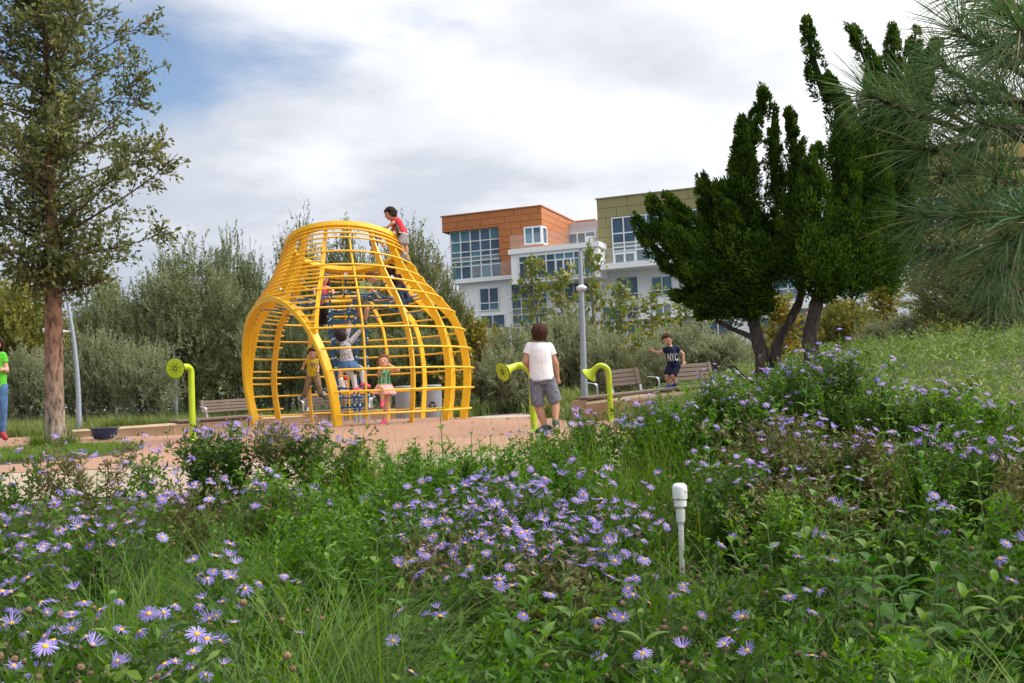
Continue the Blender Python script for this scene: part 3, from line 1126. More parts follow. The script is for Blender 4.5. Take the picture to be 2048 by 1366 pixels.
def bench(p0, p1, z0, z1, label, backs, arms, seat_h=0.05, depth=0.46, back_h=(0.16, 0.42)):
    """seat planks laid on the wall from p0 to p1, backrests [(f0,f1)], arm rests [f]"""
    a = Vector((p0[0], p0[1], z0)); b = Vector((p1[0], p1[1], z1))
    Ln = (b - a).length
    X = (b - a).normalized(); Y = Vector((-X.y, X.x, 0)).normalized(); Z = X.cross(Y)
    root = empty('bench', a, label, 'bench', 'timber benches on the seat walls')
    Mx = Matrix((X, Y, Z)).transposed().to_4x4()
    n = 4
    for i in range(n):
        y = -0.03 + i * depth / n
        MB().box((0, y, 0.008), (Ln, y + depth / n - 0.012, 0.008 + seat_h), Mx, bev=0.008).build('seat_slat', m_wood, root)
    for f0, f1 in backs:
        x0, x1 = f0 * Ln, f1 * Ln
        tl = Matrix.Rotation(R(-12), 4, 'X')
        B = Mx @ Matrix.Translation((0, depth * .8, seat_h)) @ tl
        for x in (x0, x1 - 0.09):
            MB().box((x, -0.02, back_h[0]), (x + 0.09, 0.03, back_h[1]), B, bev=0.006).build('back_stile', m_wood, root)
        hs = (back_h[1] - back_h[0]) / 4
        for i in range(4):
            MB().box((x0 + 0.092, -0.012, back_h[0] + i * hs + 0.006), (x1 - 0.092, 0.02, back_h[0] + (i + 1) * hs - 0.006), B, bev=0.004).build('back_slat', m_wood, root)
        for x in (x0 + 0.1, x1 - 0.02):
            MB().box((x, 0.032, -0.05), (x + 0.05, 0.062, back_h[1] - 0.02), B, bev=0.006).build('back_post', m_alu, root)
    for f in arms:
        x = f * Ln
        pts = [Mx @ Vector((x, 0.02, 0.05)), Mx @ Vector((x, 0.02, 0.22)), Mx @ Vector((x, 0.06, 0.255)), Mx @ Vector((x, 0.2, 0.275)), Mx @ Vector((x, depth * .8, 0.29))]
        MB().add(*sweep_rect(pts, [X] * 5, [Z.lerp(Y, t_).normalized() for t_ in (0, 0, .5, 1, 1)], 0.02, 0.02)).build('armrest', m_alu, root)
    return root


def wl_at(x):
    xs = [p[0] for p in WALL_L]; ys = [p[1] for p in WALL_L]
    return float(np.interp(x, xs, ys)), float(np.interp(x, xs, [.20, .235, .27, .30, .31]))


x0 = -6.6; x1 = -5.2
bench((x0, wl_at(x0)[0] + .02), (x1, wl_at(x1)[0] + .02), wl_at(x0)[1], wl_at(x1)[1], 'timber bench on the low wall left of the dome', [(0.36, 1.0)], [0.34], back_h=(0.10, 0.36))
x0 = -4.45; x1 = -3.05
bench((x0, wl_at(x0)[0] + .02), (x1, wl_at(x1)[0] + .02), wl_at(x0)[1], wl_at(x1)[1], 'timber bench seen through the bars of the dome', [(0.02, 1.0)], [0.0, 0.98], back_h=(0.10, 0.36))


def wr_at(px):
    xs = [1174, 1282, 1420, 1510]
    return (float(np.interp(px, xs, [p[0] for p in WR])), float(np.interp(px, xs, [p[1] for p in WR])) + .03, float(np.interp(px, xs, _tr)))


q0 = wr_at(1176); q1 = wr_at(1350)
bench(q0[:2], q1[:2], q0[2], q1[2], 'timber bench with short slatted back beside the boy in navy', [(0.36, 0.76)], [0.13, 0.84], back_h=(0.12, 0.42))
q0 = wr_at(1354); q1 = wr_at(1500)
bench(q0[:2], q1[:2], q0[2], q1[2], 'timber bench half hidden behind asters, by the juniper trunks', [(0.10, 0.72)], [0.9], back_h=(0.10, 0.42))

# ------------------------------------------------------------------ lamp posts
m_pole = mat('grey_lamp_paint', (0.30, 0.35, 0.42), 0.4, var=0.04, metal=0.2)
m_lumi = mat('luminaire_white', (0.62, 0.66, 0.72), 0.35, var=0.03)


def lamp(pix, D, w0, w1, label, arm=None, head=None):
    P = [at(px, py, D) for px, py in pix]
    g0 = Vector((P[0].x, P[0].y, h(P[0].x, P[0].y)))
    root = empty('lamp_post', g0, label, 'lamp post', 'grey park lamp posts')
    P = [Vector((P[0].x, P[0].y, g0.z - 0.1))] + P
    # smooth the path
    n = 24; out_ = []
    for i in range(n + 1):
        t = i / n * (len(P) - 1); k = min(int(t), len(P) - 2); f = t - k
        out_.append(P[k].lerp(P[k + 1], f))
    for _ in range(4):
        out_ = [out_[0]] + [(out_[i - 1] + out_[i] * 2 + out_[i + 1]) / 4 for i in range(1, n)] + [out_[-1]]
    MB(g0).tube(out_, [w0 + (w1 - w0) * i / n for i in range(n + 1)], 16).build('pole', m_pole, root, True)
    MB().lathe([(w0 * 1.6, 0), (w0 * 1.6, 0.02), (w0 * 1.15, 0.05)], 20).build('base_plate', m_pole, root)
    if arm:
        a, b = at(*arm[0], D), at(*arm[1], D)
        MB(g0).tube([a, a.lerp(b, .5) + Vector((0, 0, .015)), b], [0.02, 0.018, 0.016], 10).build('arm', m_lumi, root, True)
        d = (b - a).normalized()
        hd = MB(g0)
        c = a.lerp(b, 1.0)
        hd.loft([(c + d * q, Vector((0, wy, 0)), Vector((0, 0, wz))) for q, wy, wz in ((-.1, .02, .012), (0, .07, .03), (.15, .13, .05), (.3, .14, .06), (.38, .1, .05), (.42, .03, .02))], 16)
        hd.build('luminaire', m_lumi, root, True)
    if head:
        c = at(*head, D) - g0
        Mx = Matrix.Translation(c)
        MB().lathe([(w1 * 1.3, -0.07), (0.075, -0.06), (0.1, -0.03), (0.11, 0.0), (0.1, 0.02), (0.06, 0.05), (w1 * 1.2, 0.06)], 22, Mx).build('luminaire', m_lumi, root, True)
    return root


lamp([(1169, 796), (1165, 650), (1160, 502)], 20.0, 0.085, 0.042, 'straight grey lamp post with collar light beside the boy in white', head=(1163, 576))
lamp([(159, 862), (156, 760), (147, 670), (134, 597)], 19.6, 0.062, 0.025, 'curved grey lamp post behind the cork barked oak', arm=((148, 664), (128, 663)))
lamp([(353, 828), (352, 775), (349, 720), (345, 690)], 29.0, 0.06, 0.03, 'grey lamp post half hidden in the olive trees left of the dome')

# ------------------------------------------------------------------ bins
m_bin = mat('bin_grey', (0.22, 0.245, 0.28), 0.5, var=0.05)
m_black = mat('black_print', (0.012, 0.012, 0.014), 0.6)


def litter_bin(px, py, D, w, hgt, label, recycle=False):
    p = at(px, py, D); p.z = h(p.x, p.y)
    root = empty('litter_bin', p, label, 'bin', 'grey park bins')
    top = at(px, py - hgt, D).z - p.z
    r = w / 2
    MB().lathe([(r * .9, 0), (r * .93, 0.04), (r, top * .6), (r, top - 0.03)], 28).build('body', m_bin, root, True)
    MB().lathe([(r * 1.03, top - 0.028), (r * 1.03, top - 0.005), (r * .95, top + 0.01), (r * .6, top + 0.014), (r * .58, top - 0.02)], 28).build('lid', m_bin, root, True)
    if recycle:
        for k in range(3):
            V = []; Fc = []
            a0 = 2 * math.pi * k / 3 + 0.5
            n = 8
            for i in range(n + 1):
                a = a0 + (1.35 * i / n)
                for q in (0.035, 0.075):
                    V.append((q * math.cos(a), q * math.sin(a)))
            Fc = [(2 * i, 2 * i + 1, 2 * i + 3, 2 * i + 2) for i in range(n)]
            a = a0 + 1.35; b = len(V)
            V += [(0.02 * math.cos(a), 0.02 * math.sin(a)), (0.09 * math.cos(a), 0.09 * math.sin(a)), (0.06 * math.cos(a + .5), 0.06 * math.sin(a + .5))]
            Fc.append((b, b + 1, b + 2))
            VV = []
            rr2 = r * .985 + 0.006
            for u, v in V:
                an = u / rr2
                VV.append((rr2 * math.sin(an + .15), -rr2 * math.cos(an + .15), top * .48 + v))
            MB().add(VV, Fc).build('recycling_arrow', m_black, root)
    return root


litter_bin(811, 824, 19.8, 0.40, 51, 'grey bin with plain sides behind the girl in green')
litter_bin(864, 824, 19.8, 0.41, 53, 'grey recycling bin with black arrows behind the dome', True)

# ------------------------------------------------------------------ blue bowl spinner
m_blue = mat('navy_plastic', (0.012, 0.028, 0.085), 0.4, var=0.1)
b_ = at(209, 872, 17.6); b_.z = h(b_.x, b_.y)
root = empty('bowl_spinner', b_, 'dark blue plastic spinner bowl before the low wall', 'spinner')
MB().lathe([(0.12, 0.02), (0.17, 0.03), (0.205, 0.09), (0.222, 0.17), (0.23, 0.195), (0.255, 0.2), (0.255, 0.215), (0.222, 0.212), (0.19, 0.1), (0.10, 0.06)], 36).build('bowl', m_blue, root, True)
MB().lathe([(0.05, -0.02), (0.05, 0.03), (0.1, 0.04)], 16).build('pivot', m_steel, root)
for i in range(9):
    a = 2 * math.pi * i / 9
    Mx = Matrix.Rotation(a, 4, 'Z') @ Matrix.Translation((0.213, 0, 0.10)) @ Matrix.Rotation(R(80), 4, 'Y')
    MB().lathe([(0.016, -0.004), (0.016, 0.005)], 10, Mx).build('hole', m_black, root)

# ------------------------------------------------------------------ small dark park sign
m_sign = mat('sign_brown', (0.028, 0.022, 0.022), 0.6)
m_print = mat('white_print', (0.7, 0.7, 0.7), 0.6)
b_ = at(1199, 800, 19.6); b_.z = h(b_.x, b_.y)
root = empty('park_sign', b_, 'small dark park sign with white print behind a talk tube', 'sign')
zt = at(1197, 732, 19.6).z - b_.z
MB().box((-0.03, -0.03, -0.1), (0.03, 0.03, zt - 0.10), bev=0.006).build('post', m_sign, root)
pl = MB().box((-0.09, -0.04, zt - 0.098), (0.06, -0.015, zt + 0.0), bev=0.004).build('plate', m_sign, root)
for (u0, u1, v) in ((-0.06, 0.02, .06), (-0.06, -0.02, .03)):
    x = u0
    while x < u1 - 0.004:
        w_ = random.uniform(0.006, 0.010); hh_ = random.uniform(0.010, 0.017)
        MB().box((x, -0.0425, zt - 0.098 + v), (x + w_ - 0.002, -0.041, zt - 0.098 + v + hh_)).build('print_mark', m_print, pl)
        x += w_
b_ = at(171, 868, 20.4); b_.z = h(b_.x, b_.y)
root = empty('marker_post', b_, 'thin dark marker post beside the curved lamp post', 'post')
MB().box((-0.025, -0.025, -0.1), (0.025, 0.025, 0.5), bev=0.005).build('post', m_sign, root)
MB().box((-0.032, -0.032, 0.502), (0.032, 0.032, 0.53), bev=0.005).build('cap', m_sign, root)

# ------------------------------------------------------------------ white vent pipe in the planting
m_pvc = mat('white_pvc', (0.80, 0.82, 0.82), 0.4, var=0.06, scale=14, bump=0.05, bscale=120)
top = at(1359, 966, 4.7); bot = at(1367, 1215, 4.7)
bz = h(bot.x, bot.y)
bot = top + (bot - top) * ((bz - 0.05 - top.z) / (bot.z - top.z))
ax = (top - bot)
Lp = ax.length
root = empty('vent_pipe', bot, 'white plastic vent pipe with domed cap standing in the grass', 'pipe')
Mx = ax.to_track_quat('Z', 'Y').to_matrix().to_4x4()
MB().lathe([(0.0133, 0), (0.0133, Lp - .13)], 20, Mx).build('pipe', m_pvc, root, True)
MB().lathe([(0.0172, Lp - .184), (0.0172, Lp - .180), (0.0205, Lp - .178), (0.0215, Lp - .125), (0.0175, Lp - .122), (0.0175, Lp - .11)], 20, Mx).build('coupling', m_pvc, root, True)
MB().lathe([(0.018, Lp - .112), (0.029, Lp - .108), (0.030, Lp - .085), (0.0285, Lp - .083), (0.0285, Lp - .074), (0.0345, Lp - .072), (0.0345, Lp - .022), (0.031, Lp - .009), (0.018, Lp - 0.001), (0.006, Lp)], 28, Mx).build('cap', m_pvc, root, True)
Mh = Mx @ Matrix.Rotation(R(-62), 4, 'Z') @ Matrix.Translation((0.0345, 0, Lp - .038)) @ Matrix.Rotation(R(90), 4, 'Y')
MB().lathe([(0.0035, -0.003), (0.0035, 0.0006)], 10, Mh).build('screw_hole', m_black, root)

# ------------------------------------------------------------------ pushchair behind the asters
b_ = at(1488, 800, 16.0); b_.z = h(b_.x, b_.y)
root = empty('pushchair', b_, 'folded back pushchair with dark handle left of the juniper trunks', 'pushchair')
hp = [at(px, py, 16.0) - b_ for px, py in ((1466, 732), (1471, 734), (1480, 744), (1490, 752), (1502, 762), (1508, 778))]
MB().tube(hp, 0.016, 8).build('handle', m_black, root, True)
MB().tube([p + Vector((0.0, 0.35, 0)) for p in hp], 0.016, 8).build('handle', m_black, root, True)
MB().tube([hp[0], hp[0] + Vector((0, 0.35, 0))], 0.018, 8).build('grip', m_rub, root, True)
z_ = hp[-1].z
MB().loft([(hp[-1] + Vector((0.02, 0.17, -0.02)), Vector((0.05, 0, .05)), Vector((0, .16, 0))), (Vector((hp[-1].x + 0.12, 0.17, z_ * .55)), Vector((0.09, 0, .05)), Vector((0, .17, 0))), (Vector((hp[-1].x + 0.3, 0.17, z_ * .5)), Vector((0.03, 0, .06)), Vector((0, .16, 0)))], 14).build('seat', m_sign, root, True)
for x, y in ((-0.02, 0.0), (-0.02, 0.34), (0.42, 0.05), (0.42, 0.29)):
    Mw = Matrix.Translation((x + .05, y, 0.09)) @ Matrix.Rotation(R(90), 4, 'X')
    wv = MB().lathe([(0.05, -0.015), (0.085, -0.018), (0.09, 0), (0.085, 0.018), (0.05, 0.015)], 18, Mw).build('wheel', m_rub, root, True)
fr = MB(); 
for y in (0.03, 0.31):
    fr.tube([Vector((0.03, y, 0.09)), Vector((hp[-1].x + .05, y, z_ * .7))], 0.012, 8)
    fr.tube([Vector((0.47, y, 0.09)), Vector((hp[-1].x + .05, y, z_ * .75))], 0.012, 8)
fr.build('frame', m_steel, root, True)
# ------------------------------------------------------------------ people
m_skin = {}
for nm, c in (('fair', (0.56, 0.31, 0.22)), ('tan', (0.42, 0.215, 0.135)), ('brown', (0.26, 0.135, 0.085))):
    m_skin[nm] = mat('skin_' + nm, c, 0.5, var=0.06, scale=20)
REMESH = []          # (object, voxel, smooth iterations)


def cloth(name, c, var=0.10, scale=18, bump=0.35, bs=14, **k):
    return mat('cloth_' + name, c, 0.85, var=var, scale=scale, bump=bump, bscale=bs, spec=0.2, **k)


def person(label, J, D, k, face, shirt, sleeve, bottom, hair, skin='fair', shoe=None, sole=None, hem=-0.10, group=None, loose=1.0, eyes=True, shirt_extra=None, headr=None, straps=False):
    """J: joint -> (px, py[, depth offset]) read from the photo; k size factor (1 = child of 1.2 m)"""
    q = {}
    for n_, v in J.items():
        q[n_] = at(v[0], v[1], D + (v[2] if len(v) > 2 else 0.0))
    base = (q['tol'] + q['tor']) / 2
    base.z = min(q['tol'].z, q['tor'].z) - 0.02 * k
    root = empty('person', base, label, 'person', group)
    o = base
    sk = m_skin[skin]
    hc = (q['hil'] + q['hir']) / 2; sc = (q['shl'] + q['shr']) / 2; nk = q['neck']
    side = (q['shr'] - q['shl']).normalized()
    hside = (q['hir'] - q['hil']).normalized()
    spine = (nk - hc).normalized()
    face = Vector(face).normalized()
    front = side.cross(spine).normalized()
    if front.dot(face) < 0: front = -front
    hfront = hside.cross(spine).normalized()
    if hfront.dot(front) < 0: hfront = -hfront
    ws = max((q['shr'] - q['shl']).length / 2, 0.09 * k); wh = (q['hir'] - q['hil']).length / 2 + 0.052 * k

    def torso(mb, inf, t0=-0.1, t1=1.0):
        rings = []
        for t, w, d in ((-.22, wh * .80, .070), (-.1, wh * .96, .080), (0.0, wh, .085), (.2, wh * .95, .082), (.42, wh * .40 + ws * .52, .080), (.65, ws * .93, .085), (.82, ws * .96, .080), (.93, ws * .80, .066), (1.0, ws * .45, .050)):
            if t < t0 - 1e-6 or t > t1 + 1e-6: continue
            c = hc.lerp(nk, t)
            sd = hside.lerp(side, max(0, min(1, t))).normalized(); fv = hfront.lerp(front, max(0, min(1, t))).normalized()
            rings.append((c, sd * (w + inf), fv * (d * k + inf)))
        mb.loft(rings, 18)

    # --- body
    mb = MB(o)
    torso(mb, 0.0, -.1, 1.0)
    hr = headr if headr else 0.098 * (k ** 0.45)
    head = q['head']
    upv = (head - nk); upv = (upv - face * upv.dot(face))
    upv = upv.normalized() if upv.length > .01 else Vector((0, 0, 1))
    sdv = face.cross(upv).normalized()
    Mh = Matrix((sdv, face, upv)).transposed()
    mb.ell(head + upv * hr * .12, (hr * .84, hr * .98, hr * 1.08), Mh, 18, 12)
    mb.ell(head - upv * hr * .52 + face * hr * .26, (hr * .58, hr * .62, hr * .58), Mh, 14, 9)       # jaw
    mb.ell(head + face * hr * .98 - upv * hr * .20, (hr * .13, hr * .17, hr * .19), Mh, 8, 6)        # nose
    for s in (-1, 1):
        mb.ell(head + sdv * s * hr * .86 - upv * hr * .1 - face * hr * .05, (hr * .1, hr * .18, hr * .26), Mh, 8, 6)
    mb.capsule(nk - spine * 0.03 * k, head - upv * hr * .5 - face * hr * .1, 0.048 * k ** .6, 0.046 * k ** .6)
    for s in 'lr':
        S, E, Hn = q['sh' + s], q['el' + s], q['ha' + s]
        sg = -1 if s == 'l' else 1
        Si = S - side * sg * 0.025 * k
        mb.capsule(Si, E, 0.040 * k, 0.032 * k)
        dv = (Hn - E).normalized()
        wr = Hn - dv * 0.05 * k
        mb.capsule(E, wr, 0.032 * k, 0.022 * k)
        # hand: palm, four curled fingers, thumb at the side
        cr = dv.cross(front).normalized() if dv.cross(front).length > .1 else dv.orthogonal().normalized()
        pn = cr.cross(dv).normalized()
        if pn.dot(front) < 0: pn = -pn
        mb.capsule(wr, wr + dv * .045 * k, .022 * k, .026 * k)
        for fi, (off, ln) in enumerate(((-.024, .038), (-.008, .046), (.008, .043), (.023, .034))):
            p0 = wr + dv * .05 * k + cr * off * k
            p1 = p0 + (dv * .8 + pn * .5) * ln * .55 * k
            p2 = p1 + (dv * .25 + pn * .9) * ln * .5 * k
            mb.capsule(p0, p1, .0085 * k, .008 * k, 7); mb.capsule(p1, p2, .008 * k, .007 * k, 7)
        p0 = wr + dv * .02 * k - cr * sg * .02 * k
        p1 = p0 + (dv * .6 - cr * sg * .7 + pn * .3) * .03 * k
        mb.capsule(p0, p1, .0095 * k, .009 * k, 7); mb.capsule(p1, p1 + (dv * .8 + pn * .5) * .024 * k, .009 * k, .0075 * k, 7)
        Hp, Kn, An, To = q['hi' + s], q['kn' + s], q['an' + s], q['to' + s]
        mb.capsule(Hp, Kn, 0.066 * k, 0.046 * k, 12)
        md = Kn.lerp(An, .3)
        cb = (Hp - Kn).normalized() + (An - Kn).normalized()
        mb.capsule(Kn, md, 0.046 * k, 0.047 * k, 12); mb.capsule(md, An, 0.047 * k, 0.030 * k, 12)
        mb.capsule(An, To, 0.030 * k, 0.022 * k)
    body = mb.build('body', sk, root, True)
    REMESH.append((body, 0.0075 * max(.8, k ** .5), 4))

    # --- shirt
    mb = MB(o)
    torso(mb, 0.013 * loose * k, hem, .93 if straps else 1.0)
    if sleeve > 0:
        for s in 'lr':
            S, E = q['sh' + s], q['el' + s]
            sg = -1 if s == 'l' else 1
            Si = S - side * sg * 0.02 * k
            if sleeve <= 1:
                mb.capsule(Si, Si.lerp(E, sleeve), 0.050 * k, (0.051 if sleeve < .8 else .042) * k, 12, flat_b=True)
            else:
                Hn = q['ha' + s]
                mb.capsule(Si, E, 0.052 * k, 0.043 * k, 12); mb.capsule(E, E.lerp(Hn, sleeve - 1), 0.043 * k, 0.034 * k, 12, flat_b=True)
    if straps:
        for s in 'lr':
            S = q['sh' + s].lerp(nk, .45)
            mb.capsule(hc.lerp(nk, .82).lerp(S, .7) + front * .06 * k, S + spine * .03 * k, .014 * k, .014 * k)
    so = mb.build('shirt', shirt, root, True)
    REMESH.append((so, 0.0085 * max(.8, k ** .5), 3))

    # --- lower garment
    kind, bm_, ln = bottom
    mb = MB(o)
    if kind in ('shorts', 'trousers'):
        torso(mb, 0.008 * k, -.1, .2)
        for s in 'lr':
            Hp, Kn, An = q['hi' + s], q['kn' + s], q['an' + s]
            fl = 0.018 if kind == 'shorts' else 0.012
            if ln <= 1:
                mb.capsule(Hp, Hp.lerp(Kn, ln), (0.066 + .010) * k, (0.056 + fl) * k, 14, flat_b=True)
            else:
                e = Kn.lerp(An, ln - 1)
                mb.capsule(Hp, Kn, (0.066 + .012) * k, (0.048 + fl) * k, 14)
                mb.capsule(Kn, e, (0.048 + fl) * k, (0.034 + fl) * k, 14, flat_b=True)
        go = mb.build('shorts' if kind == 'shorts' else 'trousers', bm_, root, True)
        REMESH.append((go, 0.0085 * max(.8, k ** .5), 2))
    else:   # skirt: flared, ruffled
        kn = (q['knl'] + q['knr']) / 2
        dn_ = (kn - hc); dn_ = (dn_ * .4 - spine * dn_.length * .6)
        rings = []
        V = []; Fc = []; kk = 44; rows = 7
        for j in range(rows):
            t = j / (rows - 1)
            c = hc + spine * .05 * k + dn_ * ln * t
            for i in range(kk):
                a = 2 * math.pi * i / kk
                ruf = 1 + (0.10 * t) * math.sin(a * 11 + j * .7) + 0.04 * t * math.sin(a * 5)
                V.append(c + hside * math.cos(a) * (wh + .012 + t * .07 * k) * ruf + hfront * math.sin(a) * (.09 * k + .01 + t * .08 * k) * ruf)
        for j in range(rows - 1):
            for i in range(kk):
                i2 = (i + 1) % kk
                Fc.append((j * kk + i, j * kk + i2, (j + 1) * kk + i2, (j + 1) * kk + i))
        mb.add(V, Fc)
        go = mb.build('skirt', bm_, root, True)
        sm = go.modifiers.new('s', 'SOLIDIFY'); sm.thickness = 0.006
        if shirt_extra == 'leggings':
            mb = MB(o)
            for s in 'lr':
                Hp, Kn, An = q['hi' + s], q['kn' + s], q['an' + s]
                mb.capsule(Hp, Kn, .074 * k, .054 * k, 12); mb.capsule(Kn, An, .054 * k, .038 * k, 12, flat_b=True)
            lo_ = mb.build('leggings', cloth('white_leggings', (0.55, 0.52, 0.5)), root, True)
            REMESH.append((lo_, 0.009, 2))
    # --- hair
    hstyle, hm = hair
    mb = MB(o)
    mb.ell(head + upv * hr * .26 - face * hr * .18, (hr * .97, hr * 1.02, hr * 1.04), Mh, 18, 12)
    mb.ell(head - upv * hr * .12 - face * hr * .42, (hr * .86, hr * .68, hr * .80), Mh, 14, 10)
    if hstyle != 'hat':
        rh = np.random.default_rng(int(abs(J['head'][0])) + 3)
        for _ in range(46):      # loose tufts break the outline
            v = Vector(rh.normal(size=3)).normalized()
            if v.dot(face) > .25 and v.dot(upv) < .55: continue
            if v.dot(upv) < -.45: continue
            c = head + upv * hr * .2 - face * hr * .14 + (sdv * v.dot(sdv) * .93 + face * v.dot(face) * .98 + upv * v.dot(upv) * 1.02) * hr
            dn_ = (Vector(rh.normal(size=3)) * .5 - upv * .6 + (upv * .7 if v.dot(upv) > .7 else Vector())).normalized()
            mb.capsule(c, c + dn_ * hr * .34 + v * hr * .05, hr * .13, hr * .06, 6)
    if hstyle != 'hat':
        mb.ell(head + upv * hr * .72 + face * hr * .36, (hr * .74, hr * .58, hr * .40), Mh, 14, 9)
    for a in range(-3, 4):       # fringe
        p0 = head + upv * hr * 1.05 + sdv * a * hr * .2 + face * hr * .2
        p1 = head + upv * hr * (.62 - .04 * (a % 2)) + sdv * a * hr * .25 + face * hr * (.93 - .06 * abs(a))
        mb.capsule(p0, p1, hr * .15, hr * .07, 7)
    if hstyle == 'mop':
        for a in range(10):
            an = math.pi * (a / 9) + math.pi
            p0 = head + upv * hr * .3 + (sdv * math.cos(an) * .8 + face * math.sin(an) * .85) * hr
            p1 = head - upv * hr * (.62 + .1 * (a % 3)) + (sdv * math.cos(an) * .74 + face * math.sin(an) * .82) * hr
            mb.capsule(p0, p1, hr * .26, hr * .12, 8)
    if hstyle == 'long':
        for a in range(9):
            an = math.pi * (a / 8) + math.pi
            p0 = head + upv * hr * .3 + (sdv * math.cos(an) * .86 + face * math.sin(an) * .85) * hr
            p1 = nk - Vector((0, 0, 1)) * hr * (1.0 + .25 * (a % 3)) + (sdv * math.cos(an) * .9 + front * math.sin(an) * .9) * hr
            md = head - upv * hr * .5 + (sdv * math.cos(an) * .92 + face * math.sin(an) * .86) * hr
            mb.capsule(p0, md, hr * .26, hr * .25, 8); mb.capsule(md, p1, hr * .25, hr * .07, 8)
    if hstyle == 'hat':
        pass
    ho = mb.build('hair' if hstyle != 'hat' else 'hat', hm, root, True)
    REMESH.append((ho, 0.0085, 2))
    # --- face
    if eyes:
        for s in (-1, 1):
            c = head + face * hr * .86 + sdv * s * hr * .34 + upv * hr * .05
            MB(o).ell(c, (hr * .12, hr * .07, hr * .075), Mh, 8, 6).build('eye', mat('eye_dark', (0.03, 0.02, 0.018), 0.2), root, True)
            MB(o).capsule(c + upv * hr * .2 - sdv * hr * .12, c + upv * hr * .2 + sdv * hr * .12, hr * .018, hr * .018, 6).build('eyebrow', hm, root, True)
        MB(o).capsule(head + face * hr * .84 - upv * hr * .54 - sdv * hr * .18, head + face * hr * .84 - upv * hr * .54 + sdv * hr * .18, hr * .055, hr * .055, 6).build('mouth', mat('lips', (0.40, 0.13, 0.11), 0.4), root, True)
    # --- shoes
    if shoe:
        for s in 'lr':
            An, To = q['an' + s], q['to' + s]
            fd_ = (To - An); fl = Vector((fd_.x, fd_.y, 0)); 
            d_ = fd_.normalized()
            lg = (q['kn' + s] - An).normalized()
            heel = An - d_ * 0.03 * k - lg * .02 * k
            mb = MB(o)
            mb.capsule(heel, To, 0.036 * k, 0.034 * k, 12); mb.capsule(An, An.lerp(To, .5), 0.042 * k, 0.036 * k, 12)
            sh_ = mb.build('shoe', shoe, root, True)
            REMESH.append((sh_, 0.008, 2))
            if sole:
                mb = MB(o)
                dn2 = (lg - d_ * lg.dot(d_)).normalized() * -1
                sd2 = d_.cross(dn2).normalized()
                rings = []
                for t, w in ((-.02, .02), (0, .033), (.35, .034), (.7, .038), (.95, .034), (1.12, .02)):
                    c = heel.lerp(To, t) + dn2 * .034 * k
                    rings.append((c, sd2 * w * k, dn2 * .010 * k))
                mb.loft(rings, 12)
                mb.build('sole', sole, sh_, True)
    return root, so


def finish_people():
    dg = None
    for o, vox, it in REMESH:
        m = o.modifiers.new('r', 'REMESH'); m.mode = 'VOXEL'; m.voxel_size = vox; m.use_smooth_shade = True
        s = o.modifiers.new('s', 'SMOOTH'); s.factor = 0.5; s.iterations = it
    dg = bpy.context.evaluated_depsgraph_get()
    new = []
    for o, vox, it in REMESH:
        new.append(bpy.data.meshes.new_from_object(o.evaluated_get(dg)))
    for (o, _, _), me in zip(REMESH, new):
        o.modifiers.clear()
        old = o.data; nm = old.name
        o.data = me
        bpy.data.meshes.remove(old); me.name = nm
    REMESH.clear()


def print_on(shirt_obj, name, V2, Fc, origin, u, v, nrm, m):
    """drape a flat print (2-D outline) on a garment by projecting it along its normal"""
    bvh = BVHTree.FromPolygons([tuple(x.co) for x in shirt_obj.data.vertices], [tuple(p.vertices) for p in shirt_obj.data.polygons])
    ro = shirt_obj.parent.location
    VV = []
    for a, b in V2:
        p = origin + u * a + v * b - ro
        hit = bvh.ray_cast(p + nrm * 0.4, -nrm)
        VV.append((hit[0] + nrm * 0.005) if hit[0] is not None else p + nrm * .005)
    return MB().add(VV, Fc).build(name, m, shirt_obj)


def text_mesh(body, size, bold=0.012):
    cu = bpy.data.curves.new('t', 'FONT'); cu.body = body; cu.size = size; cu.align_x = 'CENTER'; cu.offset = bold * size; cu.resolution_u = 4
    ob = bpy.data.objects.new('t', cu); col.objects.link(ob)
    dg = bpy.context.evaluated_depsgraph_get()
    me = bpy.data.meshes.new_from_object(ob.evaluated_get(dg))
    V2 = [(x.co.x, x.co.y) for x in me.vertices]; Fc = [tuple(p.vertices) for p in me.polygons]
    bpy.data.objects.remove(ob); bpy.data.meshes.remove(me)
    return V2, Fc


hair_dk = mat('hair_dark', (0.016, 0.010, 0.008), 0.75, spec=.15, var=0.3, scale=60, bump=0.5, bscale=120)
hair_br = mat('hair_brown', (0.045, 0.020, 0.010), 0.75, spec=.15, var=0.35, scale=60, bump=0.5, bscale=120)
hair_lt = mat('hair_light', (0.16, 0.075, 0.032), 0.75, spec=.15, var=0.3, scale=60, bump=0.5, bscale=120)
white_t = cloth('white', (0.74, 0.73, 0.76), var=0.03, bump=0.9, bs=7)
greyc = cloth('grey_canvas', (0.155, 0.165, 0.20), var=0.25, scale=30, bump=0.9, bs=9)
navy = cloth('navy', (0.010, 0.018, 0.055))
navy2 = cloth('navy_dark', (0.008, 0.012, 0.035))
sh_navy = mat('shoe_navy', (0.02, 0.03, 0.07), 0.6)
sh_blue = mat('shoe_blue', (0.02, 0.06, 0.22), 0.6)
sh_pink = mat('shoe_pink', (0.62, 0.06, 0.13), 0.5)
sh_red = mat('shoe_red', (0.30, 0.02, 0.03), 0.6)
sh_grey = mat('shoe_grey', (0.07, 0.065, 0.06), 0.7)
sh_black = mat('shoe_black', (0.02, 0.02, 0.022), 0.6)
sole_w = mat('sole_white', (0.62, 0.62, 0.6), 0.6)
sole_y = mat('sole_lime', (0.30, 0.30, 0.03), 0.6)

